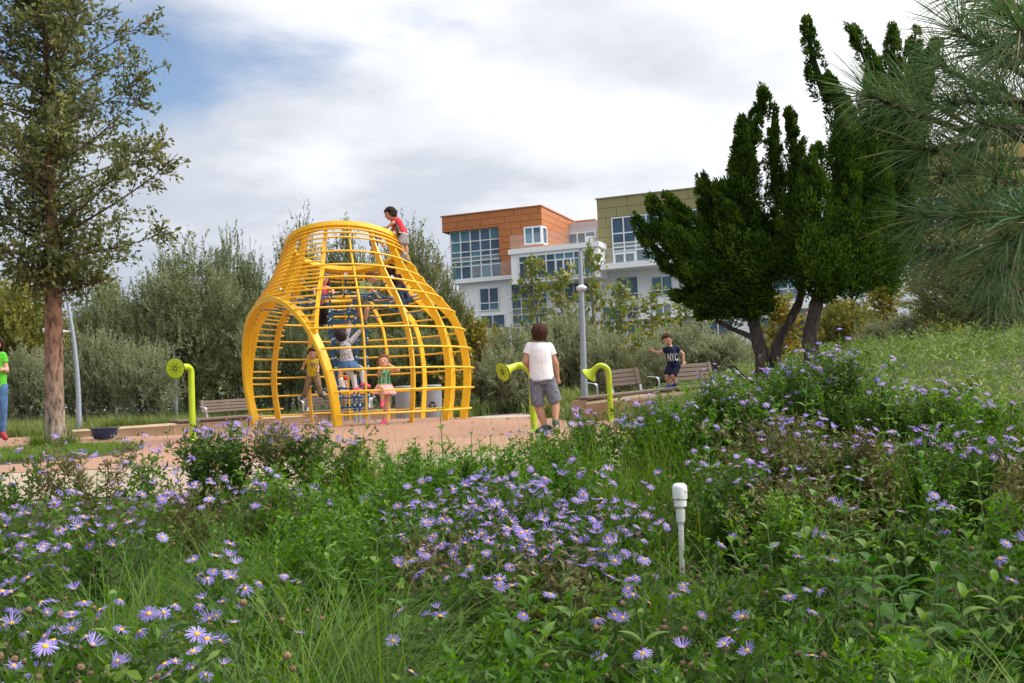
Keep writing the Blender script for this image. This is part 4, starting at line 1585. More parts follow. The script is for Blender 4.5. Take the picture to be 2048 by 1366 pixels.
# boy in white at the talk tube, seen from behind
pw, sw_ = person('boy in white T-shirt and grey cargo shorts seen from behind', dict(
    head=(1079, 667), neck=(1078, 685), shl=(1056, 693), shr=(1102, 694), ell=(1050, 724, -.02), elr=(1112, 728), hal=(1061, 740, .22), har=(1116, 764, .03),
    hil=(1072, 762), hir=(1097, 760), knl=(1076, 811, .03), knr=(1111, 805), anl=(1091, 855), anr=(1111, 846, -.10), tol=(1076, 864, .05), tor=(1114, 863, .02)),
    12.84, 1.22, (0.05, 1, .05), white_t, .50, ('shorts', greyc, 1.0), ('mop', hair_br), 'tan', sh_navy, sole_w, hem=0.0, eyes=False, loose=1.15, headr=.108)
# girl hanging on a bar at the front of the dome
dots, t_, p_ = new_mat('cloth_green_dots')
p_.inputs['Roughness'].default_value = .8
tcn = N(t_, 'ShaderNodeTexCoord'); vo = N(t_, 'ShaderNodeTexVoronoi'); vo.inputs['Scale'].default_value = 42; vo.inputs['Randomness'].default_value = 0.25
L(t_, tcn.outputs['Object'], vo.inputs['Vector'])
rp = ramp(t_, [(0.30, (0.65, 0.72, 0.62)), (0.36, (0.02, 0.20, 0.07))]); L(t_, vo.outputs['Distance'], rp.inputs[0]); L(t_, rp.outputs[0], p_.inputs['Base Color'])
pink_r = cloth('pink_ruffle', (0.80, 0.40, 0.45), var=0.12, scale=40)
pg, sg_ = person('girl in green dotted top and pink ruffled skirt hanging on a bar', dict(
    head=(768, 724), neck=(769, 738), shl=(759, 741), shr=(780, 741), ell=(757, 751, -.03), elr=(796, 740, -.05), hal=(759, 735, -.16), har=(777, 729, -.15),
    hil=(762, 775), hir=(776, 775), knl=(763, 776, -.22), knr=(774, 808), anl=(765, 803, -.16), anr=(769, 841), tol=(764, 812, -.20), tor=(764, 849, -.06)),
    14.92, 0.92, (-.1, -1, .25), dots, 0, ('skirt', pink_r, .95), ('long', hair_lt), 'fair', sh_pink, None, hem=-.1, straps=True)
# child climbing the rope tunnel
leo, t_, p_ = new_mat('cloth_spotted')
p_.inputs['Roughness'].default_value = .85
tcn = N(t_, 'ShaderNodeTexCoord'); vo = N(t_, 'ShaderNodeTexVoronoi'); vo.inputs['Scale'].default_value = 45
L(t_, tcn.outputs['Object'], vo.inputs['Vector'])
rp = ramp(t_, [(0.35, (0.03, 0.03, 0.05)), (0.45, (0.55, 0.53, 0.56))]); L(t_, vo.outputs['Distance'], rp.inputs[0]); L(t_, rp.outputs[0], p_.inputs['Base Color'])
denim = cloth('denim', (0.07, 0.14, 0.27), var=0.2, scale=40)
pcb, _ = person('child in spotted top and denim skirt climbing the rope tunnel', dict(
    head=(682, 672, -.02), neck=(689, 682), shl=(685, 686), shr=(702, 684), ell=(696, 664, -.02), elr=(712, 671, .03), hal=(700, 645, .05), har=(723, 658, .05),
    hil=(688, 729), hir=(702, 728), knl=(707, 756, .02), knr=(724, 740, .1), anl=(711, 778, -.02), anr=(727, 768, .05), tol=(723, 780, .04), tor=(738, 773, .08)),
    16.05, 0.95, (-.5, 1, .3), leo, 1.8, ('skirt', denim, .62), ('hat', mat('hat_black', (0.015, 0.012, 0.016), .8)), 'brown', sh_pink, None, hem=-.1, eyes=False, shirt_extra='leggings')
# boy in yellow on the far bars
yel_t = cloth('yellow', (0.56, 0.40, 0.03))
khaki = cloth('khaki', (0.26, 0.19, 0.12), var=.15)
py_, sy_ = person('boy in yellow T-shirt and khaki trousers standing on a low bar of the dome', dict(
    head=(625, 708), neck=(625, 719), shl=(616, 722), shr=(633, 722), ell=(609, 727, .05), elr=(636, 734), hal=(606, 738, .02), har=(635, 744, -.1),
    hil=(620, 750), hir=(632, 751), knl=(615, 772, -.03), knr=(637, 770, -.05), anl=(609, 790), anr=(641, 788), tol=(603, 796, -.05), tor=(651, 795, -.05)),
    17.9, 0.90, (.15, -1, -.05), yel_t, .55, ('trousers', khaki, 1.95), ('short', hair_br), 'fair', sh_grey, None)
# toddler behind the net
redw = cloth('white_cream', (0.55, 0.50, 0.46))
pt, _ = person('small child in white shirt with red shoulders behind the rope tunnel', dict(
    head=(680, 745), neck=(682, 755), shl=(675, 758), shr=(691, 758), ell=(671, 768, -.04), elr=(694, 770), hal=(676, 776, -.1), har=(694, 780, -.03),
    hil=(678, 782), hir=(688, 782), knl=(680, 800, -.05), knr=(689, 800, -.02), anl=(682, 818), anr=(689, 818), tol=(678, 822, -.1), tor=(689, 822, -.12)),
    21.6, 0.84, (-.4, -1, -.1), redw, .5, ('trousers', khaki, 1.9), ('short', hair_lt), 'fair', sh_grey, None)
o_ = pt.location
mbs = MB(o_)
for (px, py) in ((675, 758), (691, 758)):
    p = at(px, py, 21.6); mbs.ell(p + Vector((0, 0, .012)), (.062, .07, .05))
rs = mbs.build('collar', cloth('red', (0.50, 0.03, 0.03)), pt, True)
# girl in pink on the upper net
pink = cloth('pink', (0.62, 0.10, 0.17))
blackc = cloth('black', (0.014, 0.013, 0.016))
person('girl in pink top and black leggings standing on the upper net', dict(
    head=(648, 559), neck=(646, 571), shl=(635, 575), shr=(656, 575), ell=(626, 579, -.05), elr=(665, 580, -.05), hal=(630, 586, -.18), har=(667, 590, -.15),
    hil=(639, 607), hir=(650, 607), knl=(640, 630, -.03), knr=(649, 630, -.02), anl=(640, 650), anr=(648, 650), tol=(636, 655, -.08), tor=(648, 655, -.09)),
    17.0, 0.90, (.25, -1, -.1), pink, 0, ('trousers', blackc, 1.9), ('long', mat('hair_auburn', (0.075, 0.022, 0.014), .5, var=.3, scale=60)), 'fair', sh_grey, None, straps=True)
# boy in pale green on the ring
pgreen = cloth('pale_green', (0.30, 0.42, 0.22))
plaid = cloth('plaid_grey', (0.15, 0.13, 0.13), var=.4, scale=60)
person('boy in pale green shirt leaning over the inner ring of the dome', dict(
    head=(742, 557, -.05), neck=(734, 564), shl=(723, 568), shr=(738, 570, -.1), ell=(722, 584, -.05), elr=(748, 584, -.14), hal=(729, 596, -.12), har=(760, 597, -.1),
    hil=(715, 596), hir=(726, 599, -.06), knl=(720, 616, -.14), knr=(734, 618, -.18), anl=(716, 634, -.02), anr=(730, 641, -.1), tol=(714, 639, -.1), tor=(731, 647, -.18)),
    16.45, 0.92, (.75, -.6, -.5), pgreen, .5, ('shorts', plaid, .95), ('short', hair_lt), 'fair', sh_grey, None)
# child in dark clothes on the right wall
person('child in dark top and jeans clinging to the right side of the dome', dict(
    head=(779, 541), neck=(784, 550), shl=(783, 556, -.12), shr=(793, 554, .1), ell=(781, 545, -.16), elr=(798, 552, .16), hal=(776, 531, -.10), har=(806, 560, .02),
    hil=(796, 575, -.06), hir=(804, 573, .06), knl=(800, 592, -.03), knr=(812, 588, .05), anl=(806, 606), anr=(817, 602, .05), tol=(801, 609, -.02), tor=(813, 608, .03)),
    16.9, 0.84, (-.9, .2, .3), cloth('maroon_dark', (0.035, 0.012, 0.014)), 1.7, ('trousers', cloth('jeans', (0.035, 0.06, 0.13)), 1.92), ('short', hair_dk), 'tan', sh_black, None)
# child in blue behind the top ring
bluec = cloth('bright_blue', (0.012, 0.10, 0.33))
person('child in bright blue clothes climbing behind the top ring', dict(
    head=(759, 470), neck=(755, 475), shl=(750, 475, -.08), shr=(757, 480, .08), ell=(760, 484, -.1), elr=(766, 486, .1), hal=(766, 492, -.02), har=(769, 492, .06),
    hil=(744, 484, -.05), hir=(749, 486, .05), knl=(747, 494, -.05), knr=(752, 495, .06), anl=(744, 505, -.03), anr=(749, 507, .06), tol=(749, 508, 0), tor=(754, 510, .08)),
    17.5, 0.72, (.8, -.4, -.3), bluec, .5, ('shorts', bluec, .8), ('short', hair_dk), 'tan', sh_grey, None)
# boy in red on top
redt = cloth('red_tee', (0.50, 0.035, 0.045))
grey_sh = cloth('grey_shorts', (0.32, 0.30, 0.32), var=.2, scale=30)
pr, sr_ = person('boy in red T-shirt and grey shorts climbing to the top ring', dict(
    head=(781, 428), neck=(788, 437), shl=(793, 440, -.10), shr=(790, 443, .12), ell=(785, 447, -.14), elr=(785, 460, .14), hal=(770, 458, -.10), har=(776, 467, .12),
    hil=(806, 471, -.06), hir=(808, 472, .06), knl=(801, 490, -.08), knr=(811, 492, .07), anl=(807, 510, -.06), anr=(813, 520, .06), tol=(801, 517, -.09), tor=(806, 526, .06)),
    16.25, 0.95, (-.95, -.25, -.35), redt, .45, ('shorts', grey_sh, .85), ('mop', hair_dk), 'tan', mat('shoe_steel', (0.16, 0.19, 0.24), .6), sole_y, hem=0.0)
# boy in navy on the bench
pn, sn_ = person('boy in navy lettered T-shirt walking along the bench with one arm out', dict(
    head=(1335, 680), neck=(1340, 693), shl=(1332, 698), shr=(1355, 696), ell=(1318, 706, .03), elr=(1366, 708), hal=(1303, 701, .02), har=(1367, 726, -.04),
    hil=(1341, 732), hir=(1354, 732), knl=(1334, 752, -.06), knr=(1345, 752, -.08), anl=(1338, 771), anr=(1351, 767, .12), tol=(1328, 779, -.06), tor=(1341, 777, .10)),
    17.9, 0.93, (-.45, -1, -.28), navy, .5, ('shorts', navy2, .92), ('short', hair_br), 'fair', sh_blue, None, hem=0.0)
# woman in bright green at the left edge
lime_t = cloth('bright_green', (0.10, 0.50, 0.04))
pl_, _ = person('person in bright green T-shirt, jeans and red shoes at the left edge', dict(
    head=(-8, 687), neck=(-8, 704), shl=(-26, 712), shr=(8, 711), ell=(-30, 740), elr=(13, 741), hal=(-14, 741, -.2), har=(3, 738, -.17),
    hil=(-16, 775), hir=(3, 775), knl=(-14, 822, -.02), knr=(4, 822, -.02), anl=(-13, 866), anr=(4, 866), tol=(-10, 876, -.1), tor=(11, 876, -.1)),
    17.6, 1.42, (.2, -1, -.3), lime_t, .5, ('trousers', cloth('jeans_blue', (0.07, 0.15, 0.30), var=.3, scale=12), 1.96), ('long', hair_br), 'fair', sh_red, None, hem=-.1, headr=.115)
finish_people()

# prints on the shirts
fr_ = Vector((-.35, -1, .1)).normalized(); uu = Vector((1, -.3, 0)).normalized(); vv = Vector((-.08, .08, 1)).normalized()
m_wp = mat('white_ink', (0.75, 0.75, 0.75), .7)
V2, Fc = text_mesh('NYC', .145)
print_on(sn_, 'lettering', [(a * .62, b * 1.35) for a, b in V2], Fc, at(1345, 721, 17.75), uu, vv, fr_, m_wp)
# blue number on the yellow shirt
V2, Fc = text_mesh('43', .1)
print_on(sy_, 'number_print', V2, Fc, at(626, 733, 17.8), Vector((1, 0, 0)), Vector((0, 0, 1)), Vector((.1, -1, 0)).normalized(), mat('blue_ink', (.05, .09, .25), .7))
# dark panel and cream marks on the red shirt's front (print details not legible)
fn = Vector((-.85, -.5, .05)).normalized(); fu = Vector((.5, -.85, 0)).normalized(); fv = Vector((-.35, 0, .93)).normalized()


def grid2(w, h_, n):
    V = [(-w / 2 + w * i / n, -h_ / 2 + h_ * j / n) for i in range(n + 1) for j in range(n + 1)]
    Fc = [(i * (n + 1) + j, (i + 1) * (n + 1) + j, (i + 1) * (n + 1) + j + 1, i * (n + 1) + j + 1) for i in range(n) for j in range(n)]
    return V, Fc


cc = at(793, 460, 16.1)
V2, Fc = grid2(.12, .19, 6)
print_on(sr_, 'print_panel', V2, Fc, cc, fu, fv, fn, m_black)
V2, Fc = grid2(.06, .1, 4)
print_on(sr_, 'print_patch', V2, Fc, cc + fn * .006, fu, fv, fn, mat('cream_ink', (.55, .40, .22), .7)).location = fn * .004
# pink band of the climber's hat
p = at(682, 672, 16.03)
mbh = MB(pcb.location)
mbh.tube([p + Vector((.10 * math.cos(a) * .95, .06 * math.cos(a), .098 * math.sin(a))) for a in np.linspace(-.6, 2.6, 20)], .012, 8)
mbh.build('hat_band', cloth('hot_pink', (.6, .03, .16)), pcb, True)
# pockets of the cargo shorts
for (px, py, s) in ((1067, 795, -1), (1113, 790, 1)):
    c = at(px, py, 12.84) - pw.location
    pk = MB().box((-.028, -.05, -.06), (.028, .05, .06), Matrix.Translation(c + Vector((-.012 * s, -.03, 0))), bev=.012).build('pocket', greyc, pw, True)
    MB().box((-.031, -.053, .025), (.031, .053, .062), Matrix.Translation(c + Vector((-.012 * s, -.03, 0))), bev=.01).build('pocket_flap', greyc, pk, True)
for (px, py) in ((1074, 763), (1102, 760)):
    c = at(px, py, 12.84 - .125) - pw.location
    MB().box((-.05, -.012, -.014), (.05, .012, .014), Matrix.Translation(c), bev=.008).build('pocket_flap', greyc, pw, True)
# ------------------------------------------------------------------ vegetation helpers
def tree_things(name, wood_me, crown_me, loc, label, cat, group, scale=(1, 1, 1), rz=0.0):
    root = empty(name, loc, label, cat, group, rz)
    root.scale = scale
    if wood_me: link('trunk', wood_me, root)
    link('crown', crown_me, root)
    return root


def tubes_mesh(name, paths, m, k=6):
    mb = MB()
    for pts, rad in paths:
        mb.tube(pts, rad, k)
    me = mb.mesh(name, True); me.materials.append(m)
    return me


def leaf_mesh(name, Vs, Fs, rnds, m):
    off = 0; F2 = []
    for V, Fc in zip(Vs, Fs):
        F2.append(Fc + off); off += len(V)
    me = np_mesh(name, np.concatenate(Vs), np.concatenate(F2), np.concatenate(rnds))
    me.materials.append(m)
    return me


lm_olive = leaf_mat('olive_leaf', [(0.06, 0.085, 0.034), (0.125, 0.155, 0.066), (0.21, 0.24, 0.12), (0.34, 0.37, 0.22)], .6, .3)
lm_silver = leaf_mat('silver_leaf', [(0.095, 0.12, 0.058), (0.18, 0.205, 0.105), (0.27, 0.29, 0.165), (0.38, 0.40, 0.26)], .6, .3)
lm_yg = leaf_mat('yellowing_leaf', [(0.08, 0.105, 0.022), (0.14, 0.165, 0.036), (0.23, 0.22, 0.05), (0.34, 0.27, 0.06)], .6, .35)
lm_dark = leaf_mat('dark_leaf', [(0.05, 0.068, 0.022), (0.10, 0.12, 0.042), (0.17, 0.185, 0.072), (0.27, 0.275, 0.12)], .6, .3)
lm_syc = leaf_mat('sycamore_leaf', [(0.075, 0.125, 0.028), (0.12, 0.165, 0.036), (0.18, 0.18, 0.04), (0.25, 0.19, 0.04), (0.22, 0.11, 0.03)], .5, .4)
lm_sycb = leaf_mat('sycamore_leaf_brown', [(0.11, 0.15, 0.03), (0.20, 0.19, 0.035), (0.28, 0.18, 0.035), (0.30, 0.13, 0.03)], .5, .4)
bk_olive = bark_mat('olive_bark', (0.045, 0.036, 0.026), (0.12, 0.10, 0.075))
bk_syc = bark_mat('sycamore_bark', (0.16, 0.14, 0.10), (0.28, 0.24, 0.18), bump=.3)


def gen_bushy(seed, Ht, rx, z0, nclump, nshoot, nleaf, ll, lw, up, lm, bark, trunks=3, shoot=(.3, .8), tr=0.09, spread=.18):
    rg = np.random.default_rng(seed)
    u = unit(rg.normal(size=(nclump, 3)))
    rad = rg.uniform(.35, 1.0, (nclump, 1)) ** .6
    zc = (Ht + z0) / 2; rz = (Ht - z0) / 2 * .9
    lump = 1 + .28 * np.sin(u[:, :1] * 5 + seed) * np.cos(u[:, 1:2] * 4 + seed * 2)
    C = u * rad * lump * np.array([rx, rx, rz]) * .9 + np.array([0, 0, zc])
    outw = unit(C - np.array([0, 0, zc - rz * .5]))
    n = nclump * nshoot
    S = np.repeat(C, nshoot, 0) + rg.normal(size=(n, 3)) * spread * rx * .5
    dr = unit(np.repeat(outw, nshoot, 0) * .7 + np.array([0, 0, up]) + rg.normal(size=(n, 3)) * .45)
    ln = rg.uniform(shoot[0], shoot[1], (n, 1))
    t = rg.uniform(0, 1, (n, nleaf, 1))
    P = (S[:, None, :] + dr[:, None, :] * ln[:, None, :] * t).reshape(-1, 3)
    ld = (dr[:, None, :] * .6 + rg.normal(size=(n, nleaf, 3)) * .55).reshape(-1, 3)
    V, Fc = leaves(P, ld, rg.uniform(ll * .7, ll * 1.3, len(P)), rg.uniform(lw * .7, lw * 1.2, len(P)), rg=rg)
    ct = np.repeat(rg.uniform(0, .55, nclump), nshoot * nleaf)
    rnd = np.clip(ct + rg.uniform(0, .45, len(P)), 0, 1)
    crown = leaf_mesh('crown', [V], [Fc], [rnd], lm)
    paths = []
    for i in range(trunks):
        a = 2 * math.pi * i / trunks + rg.uniform(0, 1)
        b0 = Vector((.12 * math.cos(a), .12 * math.sin(a), -.15)) * (1 if trunks > 1 else .01) + Vector((0, 0, -.1))
        tp = Vector((rx * .35 * math.cos(a), rx * .35 * math.sin(a), z0 + (Ht - z0) * .45)) if trunks > 1 else Vector((0, 0, z0 + (Ht - z0) * .6))
        mid = b0.lerp(tp, .5) + Vector((rg.normal() * .1, rg.normal() * .1, 0))
        tk = [b0, b0.lerp(mid, .5) + Vector((rg.normal() * .04, rg.normal() * .04, 0)), mid, tp]
        paths.append((tk, [tr, tr * .85, tr * .65, tr * .3]))
        sel = [c for j, c in enumerate(C) if j % trunks == i][:14]
        for c in sel:
            c = Vector(c)
            if c.z < mid.z * .8: c.z = mid.z * .9
            s = mid.lerp(tp, float(rg.uniform(0, .9)))
            m2 = s.lerp(c, .5) + Vector((0, 0, -.08 * (c - s).length))
            paths.append(([s, m2, c], [tr * .35, tr * .22, tr * .08]))
    wood = tubes_mesh('trunk', paths, bark)
    return wood, crown


def gen_sycamore(seed, Ht, rx, lm, nl=520, ll=.20):
    rg = np.random.default_rng(seed)
    paths = [([Vector((0, 0, -.2)), Vector((.04, 0, Ht * .35)), Vector((-.05, .03, Ht * .7)), Vector((.02, 0, Ht))], [.07, .055, .035, .008])]
    P = []; Dn = []
    nb = 26
    for i in range(nb):
        z = Ht * (.18 + .8 * i / nb); a = i * 2.4 + rg.uniform(-.4, .4)
        ln = rx * (1 - (i / nb) ** 1.5 * .72) * rg.uniform(.45, 1.25)
        d = Vector((math.cos(a), math.sin(a), .55 + .5 * i / nb)).normalized()
        s = Vector((0, 0, z)); e = s + d * ln
        paths.append(([s, s.lerp(e, .5) + Vector((0, 0, .05)), e], [.018, .011, .004]))
        m = int(nl / nb)
        t = rg.uniform(.2, 1.08, m)
        p = np.array(s)[None] + np.array(d)[None] * (t * ln)[:, None] + rg.normal(size=(m, 3)) * .17
        P.append(p); Dn.append(rg.normal(size=(m, 3)) * .7 + np.array([d.x, d.y, -.3]))
    P = np.concatenate(P); Dn = unit(np.concatenate(Dn))
    # five-pointed leaves built of three diamonds
    Vs = []; Fs = []; Rn = []
    r0 = np.clip(rg.beta(1.6, 1.6, len(P)) * .75 + P[:, 2] / Ht * -.3 + .22, 0, 1)
    sz = rg.uniform(ll * .65, ll * 1.25, len(P))
    S = unit(np.cross(Dn, rg.normal(size=P.shape)))
    for ang, sc in ((0, 1.0), (.95, .8), (-.95, .8)):
        d2 = Dn * math.cos(ang) + S * math.sin(ang)
        s2 = -Dn * math.sin(ang) + S * math.cos(ang)
        l_ = (sz * sc)[:, None]
        V = np.stack([P, P + d2 * l_ * .5 + s2 * l_ * .26, P + d2 * l_, P + d2 * l_ * .5 - s2 * l_ * .26], 1).reshape(-1, 3)
        Vs.append(V); Fs.append(np.arange(4 * len(P)).reshape(-1, 4)); Rn.append(r0)
    return tubes_mesh('trunk', paths, bk_syc, 7), leaf_mesh('crown', Vs, Fs, Rn, lm)


# prototypes
OLIVE = [gen_bushy(11 + i, 5.0, 2.2, .5, 190, 9, 24, .12, .040, .75, lm_olive, bk_olive, 3) for i in range(3)]
TALL = [gen_bushy(31 + i, 6.2, 1.7, .6, 170, 8, 22, .12, .045, 1.1, lm_dark, bk_olive, 2, shoot=(.4, 1.2)) for i in range(2)]
SILV = [gen_bushy(51 + i, 2.4, 1.5, .2, 150, 9, 24, .085, .030, .55, lm_silver, bk_olive, 3, shoot=(.25, .6), tr=.05) for i in range(3)]
BROAD = [gen_bushy(71 + i, 5.2, 2.3, .6, 180, 8, 18, .14, .085, .3, lm_yg, bk_olive, 1, tr=.12) for i in range(2)]
SYC = [gen_sycamore(91 + i, 5.6, 1.5, lm_syc) for i in range(3)]
SYCB = [gen_sycamore(101 + i, 4.2, 1.6, lm_sycb, nl=1100) for i in range(2)]


def place(kind, protos, i, px, top_py, D, wpx, nat_h, nat_r, name, label, cat, group, base_z=None):
    """tree whose crown top shows at top_py and is wpx wide, standing at distance D"""
    p = at(px, top_py, D)
    gz = h(p.x, p.y) if base_z is None else base_z
    sz = (p.z - gz) / (nat_h * 1.02)
    sx = (wpx / F_PX * D / 2) / (nat_r * 1.12)
    return tree_things(name, protos[i % len(protos)][0], protos[i % len(protos)][1], (p.x, p.y, gz), label, cat, group, (sx, sx, sz), rz=i * 2.1 + px * .01)


G = 'trees behind the playground'
place('olive', OLIVE, 0, 372, 492, 30, 250, 5, 2.2, 'olive_tree', 'broad grey-green olive tree with forked trunks left of the dome', 'tree', G)
place('olive', OLIVE, 1, 225, 560, 35, 190, 5, 2.2, 'olive_tree', 'dark olive tree above the blue bowl', 'tree', G)
place('olive', OLIVE, 2, 465, 470, 33, 150, 5, 2.2, 'olive_tree', 'olive tree with tall pale shoots touching the dome on its left', 'tree', G)
place('broad', BROAD, 0, 35, 545, 30, 200, 5.2, 2.3, 'broadleaf_tree', 'yellow-green tree behind the person in bright green', 'tree', G)
place('broad', BROAD, 1, -70, 520, 34, 230, 5.2, 2.3, 'broadleaf_tree', 'yellowing tree cut by the left edge of the photo', 'tree', G)
place('silv', SILV, 0, 195, 665, 27, 150, 2.4, 1.5, 'olive_shrub', 'pale olive shrub between the oak trunk and the curved lamp post', 'shrub', G)
place('silv', SILV, 1, 60, 700, 26, 150, 2.4, 1.5, 'olive_shrub', 'grey-green shrub left of the oak trunk', 'shrub', G)
place('silv', SILV, 2, 290, 690, 26, 150, 2.4, 1.5, 'olive_shrub', 'grey-green shrub right of the curved lamp post', 'shrub', G)
place('sycb', SYCB, 0, 218, 575, 44, 130, 4.2, 1.6, 'sycamore_tree', 'sparse orange-leaved sycamore far behind the olives on the left', 'tree', G)
place('tall', TALL, 0, 590, 440, 30, 110, 6.2, 1.7, 'olive_tree', 'tall wispy olive tree above the left shoulder of the dome', 'tree', G)
place('tall', TALL, 1, 690, 462, 31, 130, 6.2, 1.7, 'olive_tree', 'wispy olive tree showing inside the top ring', 'tree', G)
place('tall', TALL, 0, 830, 450, 28, 150, 6.2, 1.7, 'olive_tree', 'tall olive tree with upright shoots right of the red shirted boy', 'tree', G)
place('tall', TALL, 1, 890, 560, 27, 120, 6.2, 1.7, 'olive_tree', 'dark olive tree at the right edge of the dome', 'tree', G)
place('tall', TALL, 1, 760, 520, 34, 160, 6.2, 1.7, 'olive_tree', 'olive tree behind the upper net of the dome', 'tree', G)
place('olive', OLIVE, 1, 560, 600, 28, 190, 5, 2.2, 'olive_tree', 'low olive tree seen through the arched doorway', 'tree', G)
place('olive', OLIVE, 2, 700, 640, 27, 200, 5, 2.2, 'olive_tree', 'dense olive tree behind the rope tunnel', 'tree', G)
place('olive', OLIVE, 0, 830, 640, 26, 190, 5, 2.2, 'olive_tree', 'dense dark olive tree above the bins', 'tree', G)
place('sycb', SYCB, 1, 955, 640, 27, 150, 4.2, 1.6, 'sycamore_tree', 'browning sycamore just right of the dome', 'tree', G)
place('sycb', SYCB, 0, 905, 660, 25.5, 120, 4.2, 1.6, 'sycamore_tree', 'small brown-leaved sycamore close to the right ribs of the dome', 'tree', G)
place('silv', SILV, 0, 1040, 655, 27, 170, 2.4, 1.5, 'olive_shrub', 'grey-green shrub behind the boy in white', 'shrub', G)
place('silv', SILV, 1, 1000, 700, 26, 130, 2.4, 1.5, 'olive_shrub', 'low dark shrub left of the boy in white', 'shrub', G)
place('olive', SILV, 2, 1135, 632, 28, 170, 2.4, 1.5, 'olive_shrub', 'tall silvery shrub around the straight lamp post', 'shrub', G)
place('olive', SILV, 0, 1215, 668, 27, 150, 2.4, 1.5, 'olive_shrub', 'silvery shrub behind the hooked talk tube', 'shrub', G)
place('silv', SILV, 1, 1370, 655, 26, 160, 2.4, 1.5, 'olive_shrub', 'silvery shrub behind the boy in navy', 'shrub', G)
place('silv', SILV, 2, 1440, 668, 25, 150, 2.4, 1.5, 'olive_shrub', 'silvery shrub left of the juniper trunks', 'shrub', G)
place('silv', SILV, 1, 1310, 690, 25, 110, 2.4, 1.5, 'olive_shrub', 'green-grey shrub above the slatted bench back', 'shrub', G)
for i, (px, ty, D, w, lab) in enumerate((
        (1062, 505, 33, 110, 'slender sycamore with leafy top before the white middle bay'),
        (1180, 487, 34, 105, 'slender sycamore rising right of the straight lamp post'),
        (1118, 540, 32, 130, 'leafy sycamore between two taller ones left of the lamp post'),
        (1240, 560, 33, 120, 'sycamore before the olive clad block'),
        (1300, 580, 31, 130, 'yellowing sycamore above the slatted bench back'),
        (1275, 660, 26, 90, 'small golden sycamore behind the bench'),
        (1370, 600, 34, 120, 'thin sycamore under the edge of the juniper'))):
    place('syc', SYC, i, px, ty, D, w * 1.35, 5.6, 1.5, 'sycamore_tree', lab, 'tree', 'young sycamores before the building')
place('sycb', SYCB, 1, 1000, 660, 30, 110, 4.2, 1.6, 'sycamore_tree', 'browning sycamore left of the white shirted boy', 'tree', 'young sycamores before the building')
place('sycb', SYCB, 0, 1765, 560, 32, 160, 4.2, 1.6, 'sycamore_tree', 'orange-tinted sycamore right of the junipers', 'tree', 'young sycamores before the building')
place('syc', SYC, 1, 1840, 545, 30, 170, 5.6, 1.5, 'sycamore_tree', 'green-gold sycamore behind the grey shrub on the hill', 'tree', 'young sycamores before the building')
place('sycb', SYCB, 1, 1560, 590, 33, 170, 4.2, 1.6, 'sycamore_tree', 'golden sycamore seen between the juniper trunks', 'tree', 'young sycamores before the building')
place('broad', BROAD, 1, 1680, 590, 27, 140, 5.2, 2.3, 'broadleaf_tree', 'green tree between the junipers and the grey shrub', 'tree', G)
place('silv', SILV, 0, 1800, 635, 22, 170, 2.4, 1.5, 'olive_shrub', 'silver-grey shrub on the grassy hill', 'shrub', G)
place('broad', TALL, 0, 1960, 455, 21, 300, 6.2, 1.7, 'broadleaf_tree', 'dark tree with red-brown trunk below the pine', 'tree', G)
place('broad', OLIVE, 1, 2080, 520, 23, 230, 5, 2.2, 'olive_tree', 'olive tree cut by the right edge of the photo', 'tree', G)

# second row, filling the gaps behind
G2 = 'distant trees behind the playground'
for i, (px, ty, D, w, pr, nh, nr, lab) in enumerate((
        (20, 600, 44, 240, OLIVE, 5, 2.2, 'distant dark tree behind the yellow-green tree at the far left'), (150, 620, 42, 200, OLIVE, 5, 2.2, 'distant olive tree right of the oak trunk'),
        (300, 600, 42, 220, OLIVE, 5, 2.2, 'distant olive tree left of the forked olive'), (430, 600, 41, 230, BROAD, 5.2, 2.3, 'distant yellow-green tree just left of the dome'),
        (560, 560, 42, 210, OLIVE, 5, 2.2, 'distant tree behind the left wall of the dome'), (660, 590, 44, 220, BROAD, 5.2, 2.3, 'distant tree behind the rope tunnel'),
        (770, 600, 43, 220, OLIVE, 5, 2.2, 'distant tree behind the right wall of the dome'), (880, 610, 42, 200, OLIVE, 5, 2.2, 'distant tree right behind the bins'),
        (970, 690, 40, 170, OLIVE, 5, 2.2, 'distant tree at the foot of the white block'), (1090, 720, 42, 190, SILV, 2.4, 1.5, 'distant shrub behind the boy in white'),
        (1200, 720, 42, 190, SILV, 2.4, 1.5, 'distant shrub at the foot of the building'), (1320, 700, 40, 190, OLIVE, 5, 2.2, 'distant tree behind the boy in navy'),
        (1450, 690, 40, 190, SILV, 2.4, 1.5, 'distant silver shrub left of the junipers'), (1570, 670, 38, 190, OLIVE, 5, 2.2, 'distant tree between the juniper trunks'),
        (1700, 660, 36, 190, OLIVE, 5, 2.2, 'distant tree right of the juniper trunks'), (1880, 620, 34, 220, BROAD, 5.2, 2.3, 'distant tree behind the hill meadow'), (2030, 600, 34, 220, OLIVE, 5, 2.2, 'distant tree behind the hill at the right edge'))):
    place('far', pr, i, px, ty, D, w, nh, nr, 'background_tree', lab, 'tree', G2)

